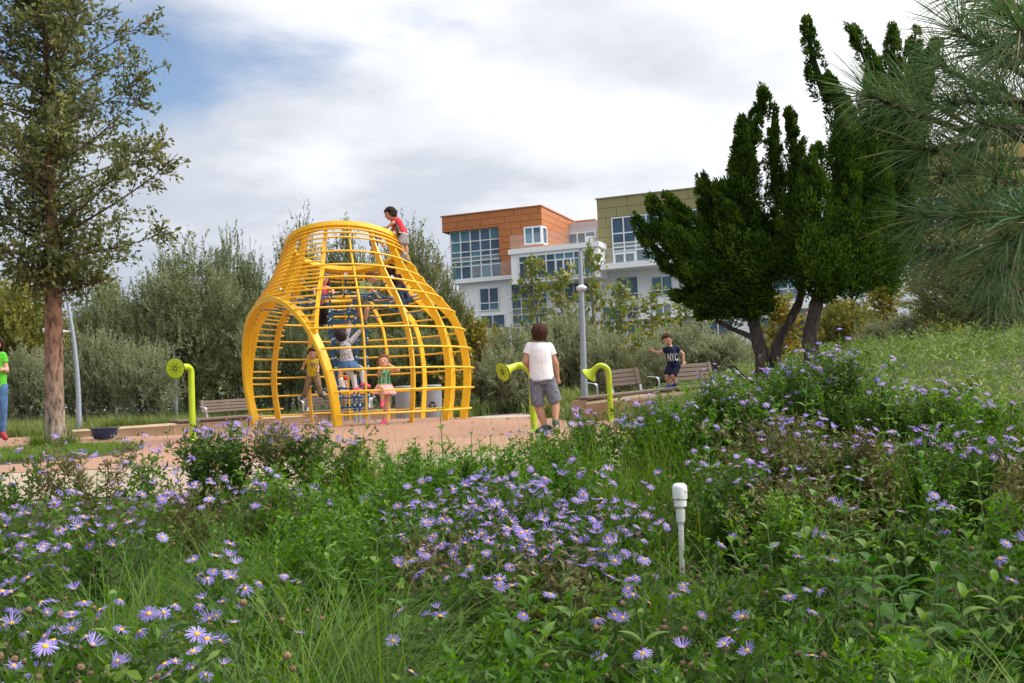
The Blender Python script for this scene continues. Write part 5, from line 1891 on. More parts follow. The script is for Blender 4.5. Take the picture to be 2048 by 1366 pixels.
# far-off belt of trees closing the view at ground level
rgf = np.random.default_rng(404)
nf = 60000
fx = rgf.uniform(-42, 34, nf); fy = rgf.uniform(47, 53, nf)
hgt = 2.6 + 1.0 * np.sin(fx * .55) + .8 * np.sin(fx * 1.3 + 1)
fz = rgf.uniform(0, 1, nf) ** .8 * np.where(fx > -4, 1.9, np.maximum(hgt, 1.4))
Pf = np.stack([fx, fy, H(fx, fy) + fz], 1)
Vf, Ff = leaves(Pf, rgf.normal(size=(nf, 3)) + np.array([0, 0, .5]), rgf.uniform(.18, .34, nf), rgf.uniform(.08, .15, nf), rg=rgf)
tag(link('distant_wood', leaf_mesh('distant_wood', [Vf], [Ff], [np.clip(.3 + .3 * np.sin(fx * 1.7) + rgf.uniform(-.3, .4, nf), 0, 1)], lm_olive)), 'far-off belt of green growth behind the trees', 'wood', kind='stuff')

# ------------------------------------------------------------------ cork barked oak on the left
def oak():
    rg = np.random.default_rng(5)
    root = empty('oak_tree', OAK, 'cork barked oak with a reddish trunk in the planted island', 'tree')
    D = 15.0
    o = Vector(OAK)
    spine = [at(px, py, D) - o for px, py in ((112, 900), (108, 760), (107, 600), (104, 470), (98, 300), (92, 130), (86, -20), (80, -150))]
    rad = [.142, .128, .120, .09, .06, .04, .025, .01]
    # knobbly trunk
    n = 90; pts = []; rr = []
    for i in range(n):
        t = i / (n - 1) * (len(spine) - 1); k_ = min(int(t), len(spine) - 2); f = t - k_
        pts.append(spine[k_].lerp(spine[k_ + 1], f)); rr.append(rad[k_] + (rad[k_ + 1] - rad[k_]) * f)
    V, Fc = tube(pts, rr, 28)
    V = np.array([list(v) for v in V])
    C = np.repeat(np.array([list(p) for p in pts]), 28, 0)
    dv = V - C
    ang = np.arctan2(dv[:, 1], dv[:, 0]); zz = V[:, 2]
    nz = (np.sin(ang * 9 + zz * 3 + 2 * np.sin(zz * 7)) * .5 + np.sin(ang * 5 - zz * 11 + 1.5 * np.sin(ang * 3)) * .35 + np.sin(zz * 23 + ang * 4) * .25)
    flare = 1 + .35 * np.exp(-np.maximum(zz, 0) / .12)
    V = C + dv * (flare + .085 * nz + .035 * rg.normal(size=len(V)))[:, None]
    tm, tt, tp_ = new_mat('cork_bark')
    tp_.inputs['Roughness'].default_value = .95
    tcn = N(tt, 'ShaderNodeTexCoord'); sp2 = N(tt, 'ShaderNodeSeparateXYZ'); L(tt, tcn.outputs['Object'], sp2.inputs[0])
    mp = N(tt, 'ShaderNodeMapping'); mp.inputs['Scale'].default_value = (1, 1, .35); L(tt, tcn.outputs['Object'], mp.inputs[0])
    na = N(tt, 'ShaderNodeTexNoise'); na.inputs['Scale'].default_value = 16; na.inputs['Detail'].default_value = 8; na.inputs['Roughness'].default_value = .65; L(tt, mp.outputs[0], na.inputs['Vector'])
    mr = N(tt, 'ShaderNodeMapRange'); mr.inputs['From Min'].default_value = .2; mr.inputs['From Max'].default_value = 1.6; L(tt, sp2.outputs['Z'], mr.inputs['Value'])
    lo = ramp(tt, [(.36, (.07, .055, .045)), (.58, (.42, .33, .26))]); hi = ramp(tt, [(.36, (.055, .03, .02)), (.58, (.33, .175, .105))])
    L(tt, na.outputs['Fac'], lo.inputs[0]); L(tt, na.outputs['Fac'], hi.inputs[0])
    mxx = N(tt, 'ShaderNodeMix', data_type='RGBA'); L(tt, mr.outputs[0], mxx.inputs['Factor']); L(tt, lo.outputs[0], mxx.inputs['A']); L(tt, hi.outputs[0], mxx.inputs['B'])
    L(tt, mxx.outputs['Result'], tp_.inputs['Base Color'])
    bpn = N(tt, 'ShaderNodeBump'); bpn.inputs['Strength'].default_value = 1.0; bpn.inputs['Distance'].default_value = .04
    L(tt, na.outputs['Fac'], bpn.inputs['Height']); L(tt, bpn.outputs[0], tp_.inputs['Normal'])
    mb = MB(); mb.add([tuple(v) for v in V], Fc)
    tr = mb.build('trunk', tm, root, True)
    # limbs and twigs
    bk = bark_mat('oak_branch_bark', (.05, .035, .026), (.13, .09, .065))
    lmb = MB(); P = []; Dn = []; TT = []
    nl = 58
    zt0 = at(107, 585, D).z - o.z; zt1 = at(86, -60, D).z - o.z
    for i in range(nl):
        f = i / (nl - 1)
        z = zt0 + (zt1 - zt0) * f ** .95
        kk = np.interp(z, [p.z for p in spine], range(len(spine)))
        k_ = min(int(kk), len(spine) - 2); s = spine[k_].lerp(spine[k_ + 1], kk - k_)
        a = i * 2.399 + rg.uniform(-.8, .8)
        ln = 1.30 * (1.15 + 1.15 * math.sin(math.pi * min(1, (f * .85 + .22)))) * rg.uniform(.5, 1.15)
        if f < .1: ln *= .72
        rise = .22 + .6 * f + rg.uniform(-.35, .35)
        d = Vector((math.cos(a), math.sin(a), rise)).normalized()
        pth = [s]
        for j in range(1, 6):
            d = (d + Vector((rg.normal() * .10, rg.normal() * .10, .02 * j - .02))).normalized()
            pth.append(pth[-1] + d * ln / 5)
        lmb.tube(pth, [max(.005, .026 * (1 - f * .5) * (1 - j / 5.6)) for j in range(6)], 6)
        for j in range(22):
            t = rg.uniform(.0, 1.0) ** .75; k2 = min(int(t * 5), 4); b = pth[k2].lerp(pth[k2 + 1], t * 5 - k2)
            td = (Vector(rg.normal(size=3)) * .75 + d * .8 + Vector((0, 0, .1))).normalized()
            tl = rg.uniform(.22, .62) * (1.1 - .3 * t)
            e = b + td * tl
            lmb.tube([b, b.lerp(e, .5) + Vector((0, 0, .02)), e], [.008, .006, .003], 4)
            m = int(rg.integers(11, 20))
            tt_ = rg.uniform(.15, 1.05, (m, 1))
            P.append(np.array(b)[None] + np.array(td)[None] * tl * tt_ + rg.normal(size=(m, 3)) * .035)
            Dn.append(np.array(td)[None] * .7 + rg.normal(size=(m, 3)) * .6)
            TT.append(np.clip(rg.uniform(0, .4) + rg.uniform(0, .6, m), 0, 1))
    for i in range(320):         # short leafy spurs close round the stem
        z = zt0 - .05 + (zt1 - zt0) * rg.uniform(0, 1) ** 1.4; kk = np.interp(z, [p.z for p in spine], range(len(spine)))
        k_ = min(int(kk), len(spine) - 2); s = spine[k_].lerp(spine[k_ + 1], kk - k_)
        a = rg.uniform(0, 6.28); td = Vector((math.cos(a), math.sin(a), rg.uniform(-.2, .7))).normalized()
        tl = rg.uniform(.25, .75); e = s + td * tl
        lmb.tube([s, s.lerp(e, .5) + Vector((0, 0, .03)), e], [.009, .006, .003], 4)
        m = int(rg.integers(16, 30)); tt_ = rg.uniform(.25, 1.1, (m, 1))
        P.append(np.array(s)[None] + np.array(td)[None] * tl * tt_ + rg.normal(size=(m, 3)) * .06)
        Dn.append(np.array(td)[None] * .6 + rg.normal(size=(m, 3)) * .7)
        TT.append(np.clip(rg.uniform(0, .4) + rg.uniform(0, .6, m), 0, 1))
    lmb.build('limbs', bk, root, True)
    P = np.concatenate(P); Dn = np.concatenate(Dn); TT = np.concatenate(TT)
    V, Fc = leaves(P, Dn, rg.uniform(.07, .115, len(P)), rg.uniform(.036, .058, len(P)), rg=rg)
    lm = leaf_mat('oak_leaf', [(.040, .062, .018), (.07, .10, .03), (.11, .135, .045), (.17, .18, .06), (.25, .22, .055)], .5, .3, .4)
    cr = link('crown', leaf_mesh('crown', [V], [Fc], [TT], lm), root)


oak()

# ------------------------------------------------------------------ twisted junipers
lm_jun = leaf_mat('juniper_leaf', [(.012, .032, .005), (.028, .065, .008), (.06, .115, .013), (.11, .17, .024)], .75, .25, .1)
bk_jun = bark_mat('juniper_bark', (.030, .024, .020), (.13, .105, .09), 9, 1.0)


def juniper(base_pix, D, trunks, lobes, label, seed):
    rg = np.random.default_rng(seed)
    b = at(*base_pix, D); b.z = h(b.x, b.y)
    root = empty('juniper_tree', b, label, 'tree', 'twisted junipers')
    mb = MB(b)
    for pix, r0, r1 in trunks:
        P = [at(px, py, D) for px, py in pix]
        if pix[0][1] > 690: P = [Vector((P[0].x, P[0].y, h(P[0].x, P[0].y) - .1))] + P
        n = 20; pts = []
        for i in range(n + 1):
            t = i / n * (len(P) - 1); k_ = min(int(t), len(P) - 2)
            pts.append(P[k_].lerp(P[k_ + 1], t - k_))
        for _ in range(3): pts = [pts[0]] + [(pts[i - 1] + pts[i] * 2 + pts[i + 1]) / 4 for i in range(1, n)] + [pts[-1]]
        V, Fc = tube(pts, [r0 + (r1 - r0) * i / n for i in range(n + 1)], 14)
        V = np.array([list(v) for v in V]); C = np.repeat(np.array([list(p) for p in pts]), 14, 0)
        tw = np.tile(np.arange(14), n + 1) / 14 * 2 * np.pi + V[:, 2] * 4
        V = C + (V - C) * (1 + .16 * np.sin(tw * 3) + .10 * np.sin(tw * 5 + 1))[:, None]
        mb.add([tuple(v) for v in V], Fc)
    mb.build('trunk', bk_jun, root, True)
    Pn = []; Dn = []; TT = []
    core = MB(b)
    for li, (p0, p1, rpx, dd) in enumerate(lobes):
        A = at(p0[0], p0[1] - (34 if p0[1] > 540 else 0), D + dd); B = at(*p1, D + dd * .6)
        ax = B - A; Ln = ax.length; ax_n = ax.normalized()
        u = ax_n.orthogonal().normalized(); w = ax_n.cross(u)
        r0 = rpx * .74 / F_PX * D
        area = 2 * math.pi * r0 * .6 * Ln
        n = int(3000 * area) + 400
        # clumps along the lobe
        nc = int(46 * area) + 30
        tc_ = rg.uniform(-.08, 1.0, nc) ** 1.0; an = rg.uniform(0, 2 * math.pi, nc)

        def prof(t):
            t = np.clip(t, 0, 1)
            return r0 * (np.sqrt(np.clip(1 - t, 0, 1)) * .40 + .60 * (1 - t)) * np.clip(.55 + t * 3, 0, 1) + .03
        bendv = np.array(u) * rg.normal() * .05 * Ln + np.array(w) * rg.normal() * .05 * Ln
        rad = prof(tc_) * rg.uniform(.6, 1.28, nc)
        cen = np.array(A)[None] + np.array(ax)[None] * tc_[:, None] + bendv[None] * np.sin(tc_ * math.pi)[:, None]
        out = np.array(u)[None] * np.cos(an)[:, None] + np.array(w)[None] * np.sin(an)[:, None]
        CC = cen + out * rad[:, None] * .86
        per = max(10, n // nc)
        cs = np.clip(prof(tc_) * .36, .04, .12)
        off = rg.normal(size=(nc, per, 3)); off = off / np.linalg.norm(off, axis=2, keepdims=True) * rg.uniform(.4, 1, (nc, per, 1)); off = off + np.array(ax_n)[None, None] * (off @ np.array(ax_n))[..., None] * .9
        P = CC[:, None, :] + off * cs[:, None, None]
        dirs = off * .6 + out[:, None, :] * .45 + np.array(ax_n)[None, None] * .9 + rg.normal(size=(nc, per, 3)) * .22
        Pn.append(P.reshape(-1, 3)); Dn.append(dirs.reshape(-1, 3))
        TT.append(np.clip(np.repeat(rg.beta(1.2, 1.6, nc) * .85, per) + rg.uniform(-.05, .25, nc * per), 0, 1))
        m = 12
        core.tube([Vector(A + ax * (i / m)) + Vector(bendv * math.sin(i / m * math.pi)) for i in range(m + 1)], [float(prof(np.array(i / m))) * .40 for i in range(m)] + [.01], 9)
    P = np.concatenate(Pn); Dd = np.concatenate(Dn); TT = np.concatenate(TT)
    V, Fc = leaves(P - np.array(b)[None], Dd, rg.uniform(.035, .08, len(P)), rg.uniform(.018, .032, len(P)), rg=rg)
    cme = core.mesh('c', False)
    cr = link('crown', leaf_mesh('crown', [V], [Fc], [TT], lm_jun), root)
    co = link('filler_core', cme, root, (lm_jun,))  # solid core added inside the lobes to stop light gaps in the crown
    return root


juniper((1530, 745), 15.2,
        [([(1528, 735), (1520, 690), (1508, 650), (1493, 600), (1480, 520)], .13, .06), ([(1548, 730), (1552, 690), (1580, 640), (1604, 600), (1600, 540)], .085, .05),
         ([(1516, 682), (1490, 668), (1470, 660), (1430, 640)], .05, .03)],
        [((1500, 630), (1300, 398), 62, -.2), ((1490, 620), (1333, 388), 66, .1), ((1465, 600), (1402, 352), 60, .3), ((1480, 560), (1434, 362), 46, -.3), ((1500, 600), (1480, 238), 58, .1),
         ((1450, 430), (1490, 250), 40, .1), ((1520, 560), (1527, 200), 52, .3), ((1528, 230), (1524, 175), 16, .3), ((1545, 560), (1580, 222), 52, .1), ((1560, 420), (1548, 215), 30, .2),
         ((1520, 640), (1320, 520), 66, -.1), ((1530, 630), (1345, 590), 62, -.2), ((1540, 625), (1400, 630), 44, 0), ((1330, 520), (1268, 432), 26, -.1), ((1545, 600), (1440, 470), 80, -.3),
         ((1400, 590), (1290, 450), 40, -.2), ((1560, 560), (1470, 420), 70, .3)],
        'wide dark juniper with upswept twisted spires and two bare forked trunks', 21)
juniper((1628, 745), 14.6,
        [([(1626, 730), (1618, 690), (1622, 650), (1632, 610), (1650, 560), (1660, 480)], .12, .07)],
        [((1640, 585), (1634, 296), 88, -.4), ((1625, 585), (1580, 395), 66, -.2), ((1690, 600), (1700, 330), 92, -.3), ((1690, 420), (1650, 150), 66, .2), ((1660, 210), (1612, 40), 28, .2),
         ((1745, 585), (1765, 300), 84, -.1), ((1725, 340), (1750, 120), 56, .3), ((1760, 160), (1700, 50), 24, .3), ((1765, 300), (1787, 48), 42, .4), ((1790, 400), (1832, 62), 62, .4),
         ((1810, 470), (1872, 82), 76, .5), ((1700, 560), (1800, 530), 66, 0), ((1590, 560), (1600, 420), 66, .1), ((1760, 590), (1820, 440), 66, .2), ((1620, 590), (1750, 560), 60, -.3), ((1700, 380), (1690, 200), 60, .4)],
        'tall dark juniper with curved flame-like spires beside the pine', 22)

# ------------------------------------------------------------------ pine reaching in from the right
def pine():
    rg = np.random.default_rng(9)
    b = Vector((3.3, 3.7, 0)); b.z = h(b.x, b.y)
    root = empty('pine_tree', b, 'long needled pine reaching in from the right edge', 'tree')
    bk = bark_mat('pine_bark', (.05, .03, .022), (.15, .10, .07), 22, .6)
    tkp = [b + Vector((0, 0, -.1)), b + Vector((.02, 0, .8)), b + Vector((-.05, .03, 1.6)), b + Vector((.02, 0, 2.6)), b + Vector((.04, 0, 3.8)), b + Vector((.0, 0, 5.2))]
    MB(b).tube(tkp, [.11, .09, .08, .06, .04, .01], 14).build('trunk', bk, root, True)
    JN = [at(2110, 40, 2.6), at(2110, 190, 2.75), at(2085, 290, 2.6), at(2110, 425, 2.55), at(2110, 545, 2.7)]
    boughs = []
    for q, j in enumerate(JN):
        T = Vector((b.x, b.y, .75 + .42 * (4 - q)))
        boughs.append((T, T.lerp(j, .45) + Vector((.05, 0, .12)), j))
    shoots = [((1990, 285), (1735, 190), 2.5), ((1990, 285), (1850, 300), 2.4), ((2080, 170), (1910, 60), 2.3), ((2080, 120), (1985, 95), 2.2), ((2080, 60), (2000, 20), 2.2),
              ((2070, 330), (1880, 350), 2.5), ((2080, 420), (1850, 435), 2.4), ((2080, 440), (1950, 440), 2.2), ((2080, 500), (1860, 500), 2.5), ((2080, 520), (1975, 540), 2.3), ((2080, 200), (1900, 205), 2.4),
              ((2080, 260), (1960, 250), 2.2), ((2080, 480), (2010, 480), 2.1), ((2080, 370), (1990, 360), 2.2), ((2080, 30), (1930, -20), 2.4), ((2080, 240), (1880, 130), 2.7),
              ((2080, 560), (1990, 600), 2.6), ((2080, 90), (2040, 60), 2.0), ((2080, 450), (2050, 430), 2.0), ((1990, 285), (1810, 170), 2.75), ((2080, 320), (1930, 315), 2.7), ((2080, 400), (1910, 400), 2.8), ((2080, 230), (1990, 170), 2.5)]
    Vs = []; Fs = []; Rn = []
    for T, md, j in boughs:
        pts = [T.lerp(md, t).lerp(md.lerp(j, t), t) for t in (0, .2, .4, .6, .8, 1)]
        MB(b).tube(pts, [.034, .031, .027, .023, .019, .015], 8).build('bough', bk, root, True)
    segs = [(at(*p0, D + .15), at(*p1, D)) for p0, p1, D in shoots]
    nmain = len(segs)
    for T, md, j in boughs:          # side shoots on the boughs beyond the frame
        for q in range(9):
            t = .2 + .09 * q
            s0 = T.lerp(md, t).lerp(md.lerp(j, t), t)
            d = Vector((rg.normal() * .6 - .3, rg.normal() * .9, .35 + rg.normal() * .5)).normalized()
            segs.append((s0, s0 + d * float(rg.uniform(.18, .36))))
    br = MB(b)
    for si, (A, B) in enumerate(segs):
        if si >= nmain and abs(B.x / max(B.y, .1)) < .50: continue
        ax = (B - A); Ln = ax.length; axn = np.array(ax.normalized())
        J = min(JN, key=lambda q: (q - A).length) if si < nmain else A
        if si < nmain and (J - A).length > .02:
            br.tube([J, J.lerp(A, .5) + Vector((0, 0, .02)), A, A.lerp(B, .5), B], [.014, .012, .010, .008, .005], 6)
        else:
            br.tube([A, A.lerp(B, .5), B], [.009, .007, .005], 6)
        n = int(150 + 190 * Ln)
        t = 1 - rg.uniform(0, 1, n) ** 1.3 * min(1, .22 / Ln)
        P = np.array(A)[None] + np.array(ax)[None] * t[:, None]
        o_ = unit(np.cross(np.broadcast_to(axn, (n, 3)), rg.normal(size=(n, 3))))
        fan = rg.uniform(.35, 1.15, (n, 1))
        d0 = unit(axn[None] * np.cos(fan) + o_ * np.sin(fan))
        ln = rg.uniform(.11, .175, (n, 1))
        d1 = unit(d0 + np.array([0, 0, -.22]) + rg.normal(size=(n, 3)) * .05)
        sd = unit(np.cross(d0, rg.normal(size=(n, 3)))) * .0013
        m1 = P + d0 * ln * .5; m2 = m1 + d1 * ln * .5
        V = np.stack([P - sd, P + sd, m1 + sd * .9, m1 - sd * .9, m2 + sd * .25, m2 - sd * .25], 1).reshape(-1, 3)
        base = np.arange(n)[:, None] * 6
        F1 = np.concatenate([base + np.array([[0, 1, 2, 3]]), base + np.array([[3, 2, 4, 5]])], 0)
        Vs.append(V); Fs.append(F1); r = rg.uniform(0, 1, n); Rn.append(np.concatenate([r, r]))
    bo = br.build('twigs', bk, root, True); bo['kind'] = 'stuff'
    lm = leaf_mat('pine_needle', [(.03, .075, .026), (.052, .115, .038), (.085, .16, .055), (.13, .20, .075), (.22, .18, .08)], .6, .2, .25)
    me = leaf_mesh('needles', Vs, Fs, Rn, lm)
    me.transform(Matrix.Translation(-b))
    nd = link('needles', me, root); nd['kind'] = 'stuff'


pine()
# ------------------------------------------------------------------ grasses and ground cover (nobody could count these)
def blades(C, n_per, ln, wd, lean, droop, rg, segs=4, jitter=.05, tint=None):
    """long curved grass blades in tussocks at C (m,3)"""
    m = len(C); n = m * n_per
    B = np.repeat(C, n_per, 0).copy()
    B[:, :2] += rg.normal(size=(n, 2)) * jitter
    a = rg.uniform(0, 2 * np.pi, n)
    out = np.stack([np.cos(a), np.sin(a), np.zeros(n)], 1)
    L_ = rg.uniform(ln[0], ln[1], n)
    le = rg.uniform(lean[0], lean[1], n)
    dp = rg.uniform(droop[0], droop[1], n)
    side = np.stack([-np.sin(a), np.cos(a), np.zeros(n)], 1) * (wd * rg.uniform(.6, 1.3, n))[:, None]
    rows = []
    P = B.copy(); ang = le.copy()
    for s in range(segs + 1):
        w = (1 - (s / segs) ** 1.6) + .05
        rows.append((P - side * w * .5, P + side * w * .5))
        d = out * np.sin(ang)[:, None] + np.array([0, 0, 1.])[None] * np.cos(ang)[:, None]
        P = P + d * (L_ / segs)[:, None]
        ang = ang + dp / segs
    V = np.stack([x for r in rows for x in r], 1).reshape(-1, 3)
    k = 2 * (segs + 1)
    base = np.arange(n)[:, None] * k
    Fc = np.concatenate([base + np.array([[2 * s, 2 * s + 1, 2 * s + 3, 2 * s + 2]]) for s in range(segs)], 0)
    tn = np.repeat(rg.uniform(0, .5, m), n_per) if tint is None else np.repeat(tint, n_per)
    r = np.clip(tn + rg.uniform(0, .5, n), 0, 1)
    return V, Fc, np.tile(r, segs)


def on_ground(x, y, dz=0.0):
    return np.stack([x, y, H(x, y) + dz], 1)


lm_grass = leaf_mat('grass_blade', [(.020, .060, .006), (.042, .105, .010), (.08, .165, .016), (.15, .23, .03), (.24, .25, .07)], .55, .4, .3)
lm_cover = leaf_mat('cover_leaf', [(.035, .065, .018), (.06, .10, .025), (.10, .15, .035), (.17, .21, .05), (.24, .24, .07)], .5, .3)
rg = np.random.default_rng(77)
Vs = []; Fs = []; Rn = []


def put(t):
    Vs.append(t[0]); Fs.append(t[1]); Rn.append(t[2])


# swale grass: flowing tussocks
n = 250
y = rg.uniform(.9, 6.2, n)
x = rg.uniform(-1, 1, n) * (.56 * y + .9)
put(blades(on_ground(x, y), 60, (.15, .34), .0045, (.05, .9), (.6, 2.0), rg, 5, .06))
# long soft tussocks seen in the photo
tus = [(330, 1010, 4.3), (430, 1030, 4.1), (520, 1060, 3.8), (610, 1010, 4.2), (560, 1180, 3.0), (640, 1240, 2.6), (700, 1260, 2.5), (560, 1290, 2.2), (480, 1330, 2.0), (690, 1330, 2.0), (800, 1340, 2.0),
       (340, 1090, 3.4), (300, 1130, 3.1), (250, 1160, 2.8), (1270, 1060, 3.9), (1240, 1120, 3.5), (1450, 1110, 3.6), (1460, 1240, 2.5), (1500, 1310, 2.2), (1620, 1330, 2.1), (1760, 1340, 2.0),
       (1900, 1310, 2.1), (2000, 1280, 2.3), (1230, 900, 5.6), (1290, 915, 5.4), (1180, 905, 5.5), (700, 880, 5.8), (740, 890, 5.7), (660, 900, 5.6), (720, 940, 5.2), (980, 880, 5.9), (900, 890, 5.8), (820, 900, 5.8), (1060, 900, 5.8), (1340, 950, 5.0)]
C = []
for px, py, D in tus:
    p = at(px, py, D); C.append((p.x, p.y, h(p.x, p.y)))
C = np.repeat(np.array(C), 4, 0); C[:, :2] += rg.normal(size=(len(C), 2)) * .10; C[:, 2] = H(C[:, 0], C[:, 1])
tus2 = [(300, 1010, 4.2), (380, 1020, 4.1), (460, 1010, 4.2), (540, 1030, 4.0), (600, 1060, 3.8), (480, 1060, 3.7), (560, 1100, 3.4), (620, 1140, 3.1), (660, 1190, 2.8), (600, 1230, 2.6), (700, 1240, 2.5), (640, 1290, 2.3), (740, 1300, 2.2), (560, 1300, 2.2), (820, 1330, 2.0), (480, 1320, 2.1), (300, 1080, 3.5), (260, 1120, 3.2), (330, 1130, 3.1), (230, 1150, 2.9)]
C3 = []
for px, py, D in tus2:
    p = at(px, py, D); C3.append((p.x, p.y, h(p.x, p.y)))
C3 = np.repeat(np.array(C3), 3, 0); C3[:, :2] += rg.normal(size=(len(C3), 2)) * .07; C3[:, 2] = H(C3[:, 0], C3[:, 1])
put(blades(C3, 90, (.5, .85), .0040, (.05, .55), (1.1, 2.5), rg, 8, .03, tint=rg.uniform(.0, .38, len(C3))))
put(blades(C, 85, (.30, .60), .0042, (.1, .7), (1.0, 2.4), rg, 7, .05, tint=rg.uniform(.15, .6, len(C))))
# fine seed stalks standing up against the paving
C2 = []
for px in range(640, 1320, 26):
    p = at(px + rg.uniform(-10, 10), 880, rg.uniform(5.2, 6.2)); C2.append((p.x, p.y, h(p.x, p.y)))
C4 = []
for px in list(range(1160, 1340, 22)) + list(range(1380, 2040, 44)):
    D = rg.uniform(4.9, 5.8); p = at(px + rg.uniform(-12, 12), 900, D); C4.append((p.x, p.y, h(p.x, p.y)))
put(blades(np.array(C4), 46, (.38, .66), .0050, (.0, .35), (.2, 1.1), rg, 5, .04, tint=rg.uniform(.15, .5, len(C4))))
put(blades(np.array(C2), 12, (.38, .62), .0026, (.0, .5), (.1, .8), rg, 4, .06, tint=np.full(len(C2), .45)))
me = leaf_mesh('grass', Vs, Fs, Rn, lm_grass)
tag(link('grass', me), 'long soft green grass flowing between the asters', 'grass', kind='stuff')

# grass in the oak's island
Vs = []; Fs = []; Rn = []
n = 420
rx = np.array(ISL_RING)
wq = rg.uniform(0, 1, n) ** .5; ii = rg.integers(0, 64, n)
x = (cxi - .8) + (rx[ii, 0] - cxi + .8) * wq * .93; y = cyi + (rx[ii, 1] - cyi) * wq * .93
put(blades(on_ground(x, y, .03), 42, (.05, .13), .006, (.1, 1.0), (.4, 1.4), rg, 3, .07, tint=rg.uniform(.1, .5, n)))
a = rg.uniform(0, 6.28, 14)
put(blades(on_ground(OAK.x + .28 * np.cos(a), OAK.y + .28 * np.sin(a), .03), 60, (.2, .42), .005, (.1, .9), (.5, 1.6), rg, 4, .05))
tag(link('island_grass', leaf_mesh('island_grass', Vs, Fs, Rn, lm_grass)), 'short green grass in the island round the oak', 'grass', kind='stuff')

# beds behind the walls and along the back
Vs = []; Fs = []; Rn = []


def bed(x0, x1, f0, f1, n, ln, wd, tint, per=34):
    x = rg.uniform(x0, x1, n); t = rg.uniform(0, 1, n)
    y = f0(x) + (f1(x) - f0(x)) * t
    put(blades(on_ground(x, y), per, ln, wd, (.05, .9), (.3, 1.5), rg, 3, .10, tint=np.clip(tint + rg.normal(size=n) * .1, 0, .5)))


fb = lambda x: f_back(x)
bed(-14, -8.35, lambda x: fb(x) + .05, lambda x: fb(x) + 2.6, 330, (.25, .48), .012, .42)
bed(-8.1, -1.6, lambda x: fb(x) + .62, lambda x: fb(x) + 3.2, 460, (.22, .46), .012, .22)
bed(-8.1, -6.4, lambda x: fb(x) + .62, lambda x: fb(x) + 1.6, 120, (.3, .5), .014, .35)
bed(-1.9, -1.15, lambda x: 21.9 + 0 * x, lambda x: 30 + 0 * x, 190, (.2, .42), .012, .2)
bed(-1.6, 4.5, lambda x: 28.3 + 0 * x, lambda x: 31.5 + 0 * x, 300, (.3, .6), .016, .25)
bed(-14, 9, lambda x: 24.5 + 0 * x, lambda x: 33 + 0 * x, 500, (.25, .55), .018, .15)
bed(1.25, 5.0, lambda x: 19.0 + 0 * x, lambda x: 23 + 0 * x, 330, (.3, .6), .014, .25)
bed(1.0, 1.5, lambda x: 18.0 + 0 * x, lambda x: 20 + 0 * x, 60, (.25, .45), .012, .2)
# strap-leaved clumps beside the lamp post
x = rg.uniform(.75, 1.55, 26); y = rg.uniform(20.2, 23, 26)
put(blades(on_ground(x, y), 30, (.5, .8), .03, (.05, .7), (.3, 1.3), rg, 4, .1, tint=np.full(26, .45)))
tag(link('ground_cover', leaf_mesh('ground_cover', Vs, Fs, Rn, lm_cover)), 'low green ground cover in the beds behind the play surface', 'ground cover', kind='stuff')


# meadow of leafy stems on the hill at the right
def stems_stuff(x, y, hgt, nleaf, ll, lw, rg):
    n = len(x)
    B = on_ground(x, y)
    lean = rg.normal(size=(n, 3)) * .16; lean[:, 2] = 1
    d = unit(lean)
    hh = rg.uniform(hgt[0], hgt[1], (n, 1))
    t = rg.uniform(.1, 1.0, (n, nleaf, 1))
    P = (B[:, None] + d[:, None] * hh[:, None] * t).reshape(-1, 3)
    a = rg.uniform(0, 2 * np.pi, n * nleaf)
    ld = np.stack([np.cos(a), np.sin(a), rg.uniform(.1, 1.0, n * nleaf)], 1)
    V, Fc = leaves(P, ld, rg.uniform(ll * .6, ll * 1.2, len(P)), rg.uniform(lw * .7, lw * 1.2, len(P)), rg=rg)
    r = np.clip(np.repeat(rg.uniform(0, .55, n), nleaf) + rg.uniform(0, .45, n * nleaf), 0, 1)
    return V, Fc, r


lm_mead = leaf_mat('meadow_leaf', [(.045, .09, .02), (.08, .145, .03), (.13, .20, .045), (.20, .27, .07), (.30, .34, .14)], .5, .35)
Vs = []; Fs = []; Rn = []
n = 4600
x = rg.uniform(2.85, 11, n); y = rg.uniform(8.5, 22, n)
k = (x / y < .60)
put(stems_stuff(x[k], y[k], (.28, .58), 15, .085, .018, rg))
x = rg.uniform(2.2, 9, 420); y = rg.uniform(8.5, 20, 420)
put(blades(on_ground(x, y), 20, (.3, .6), .006, (.05, .6), (.3, 1.2), rg, 3, .12))
tag(link('meadow', leaf_mesh('meadow', Vs, Fs, Rn, lm_mead)), 'tall green leafy meadow covering the hill at the right', 'meadow', kind='stuff')

# low leafy understorey filling the swale
Vs = []; Fs = []; Rn = []
lm_under = leaf_mat('understorey_leaf', [(.018, .052, .007), (.038, .095, .011), (.07, .15, .018), (.12, .21, .028)], .6, .4, .25)
n = 2300
y = rg.uniform(.9, 6.1, n); x = rg.uniform(-1, 1, n) * (.56 * y + .9)
put(stems_stuff(x, y, (.08, .26), 12, .045, .018, rg))
y = rg.uniform(5.0, 6.3, 500); x = rg.uniform(.15, .6, 500) * y
put(stems_stuff(x, y, (.1, .4), 13, .045, .014, rg))
tag(link('understorey', leaf_mesh('understorey', Vs, Fs, Rn, lm_under)), 'low leafy green growth under the asters and grass', 'ground cover', kind='stuff')

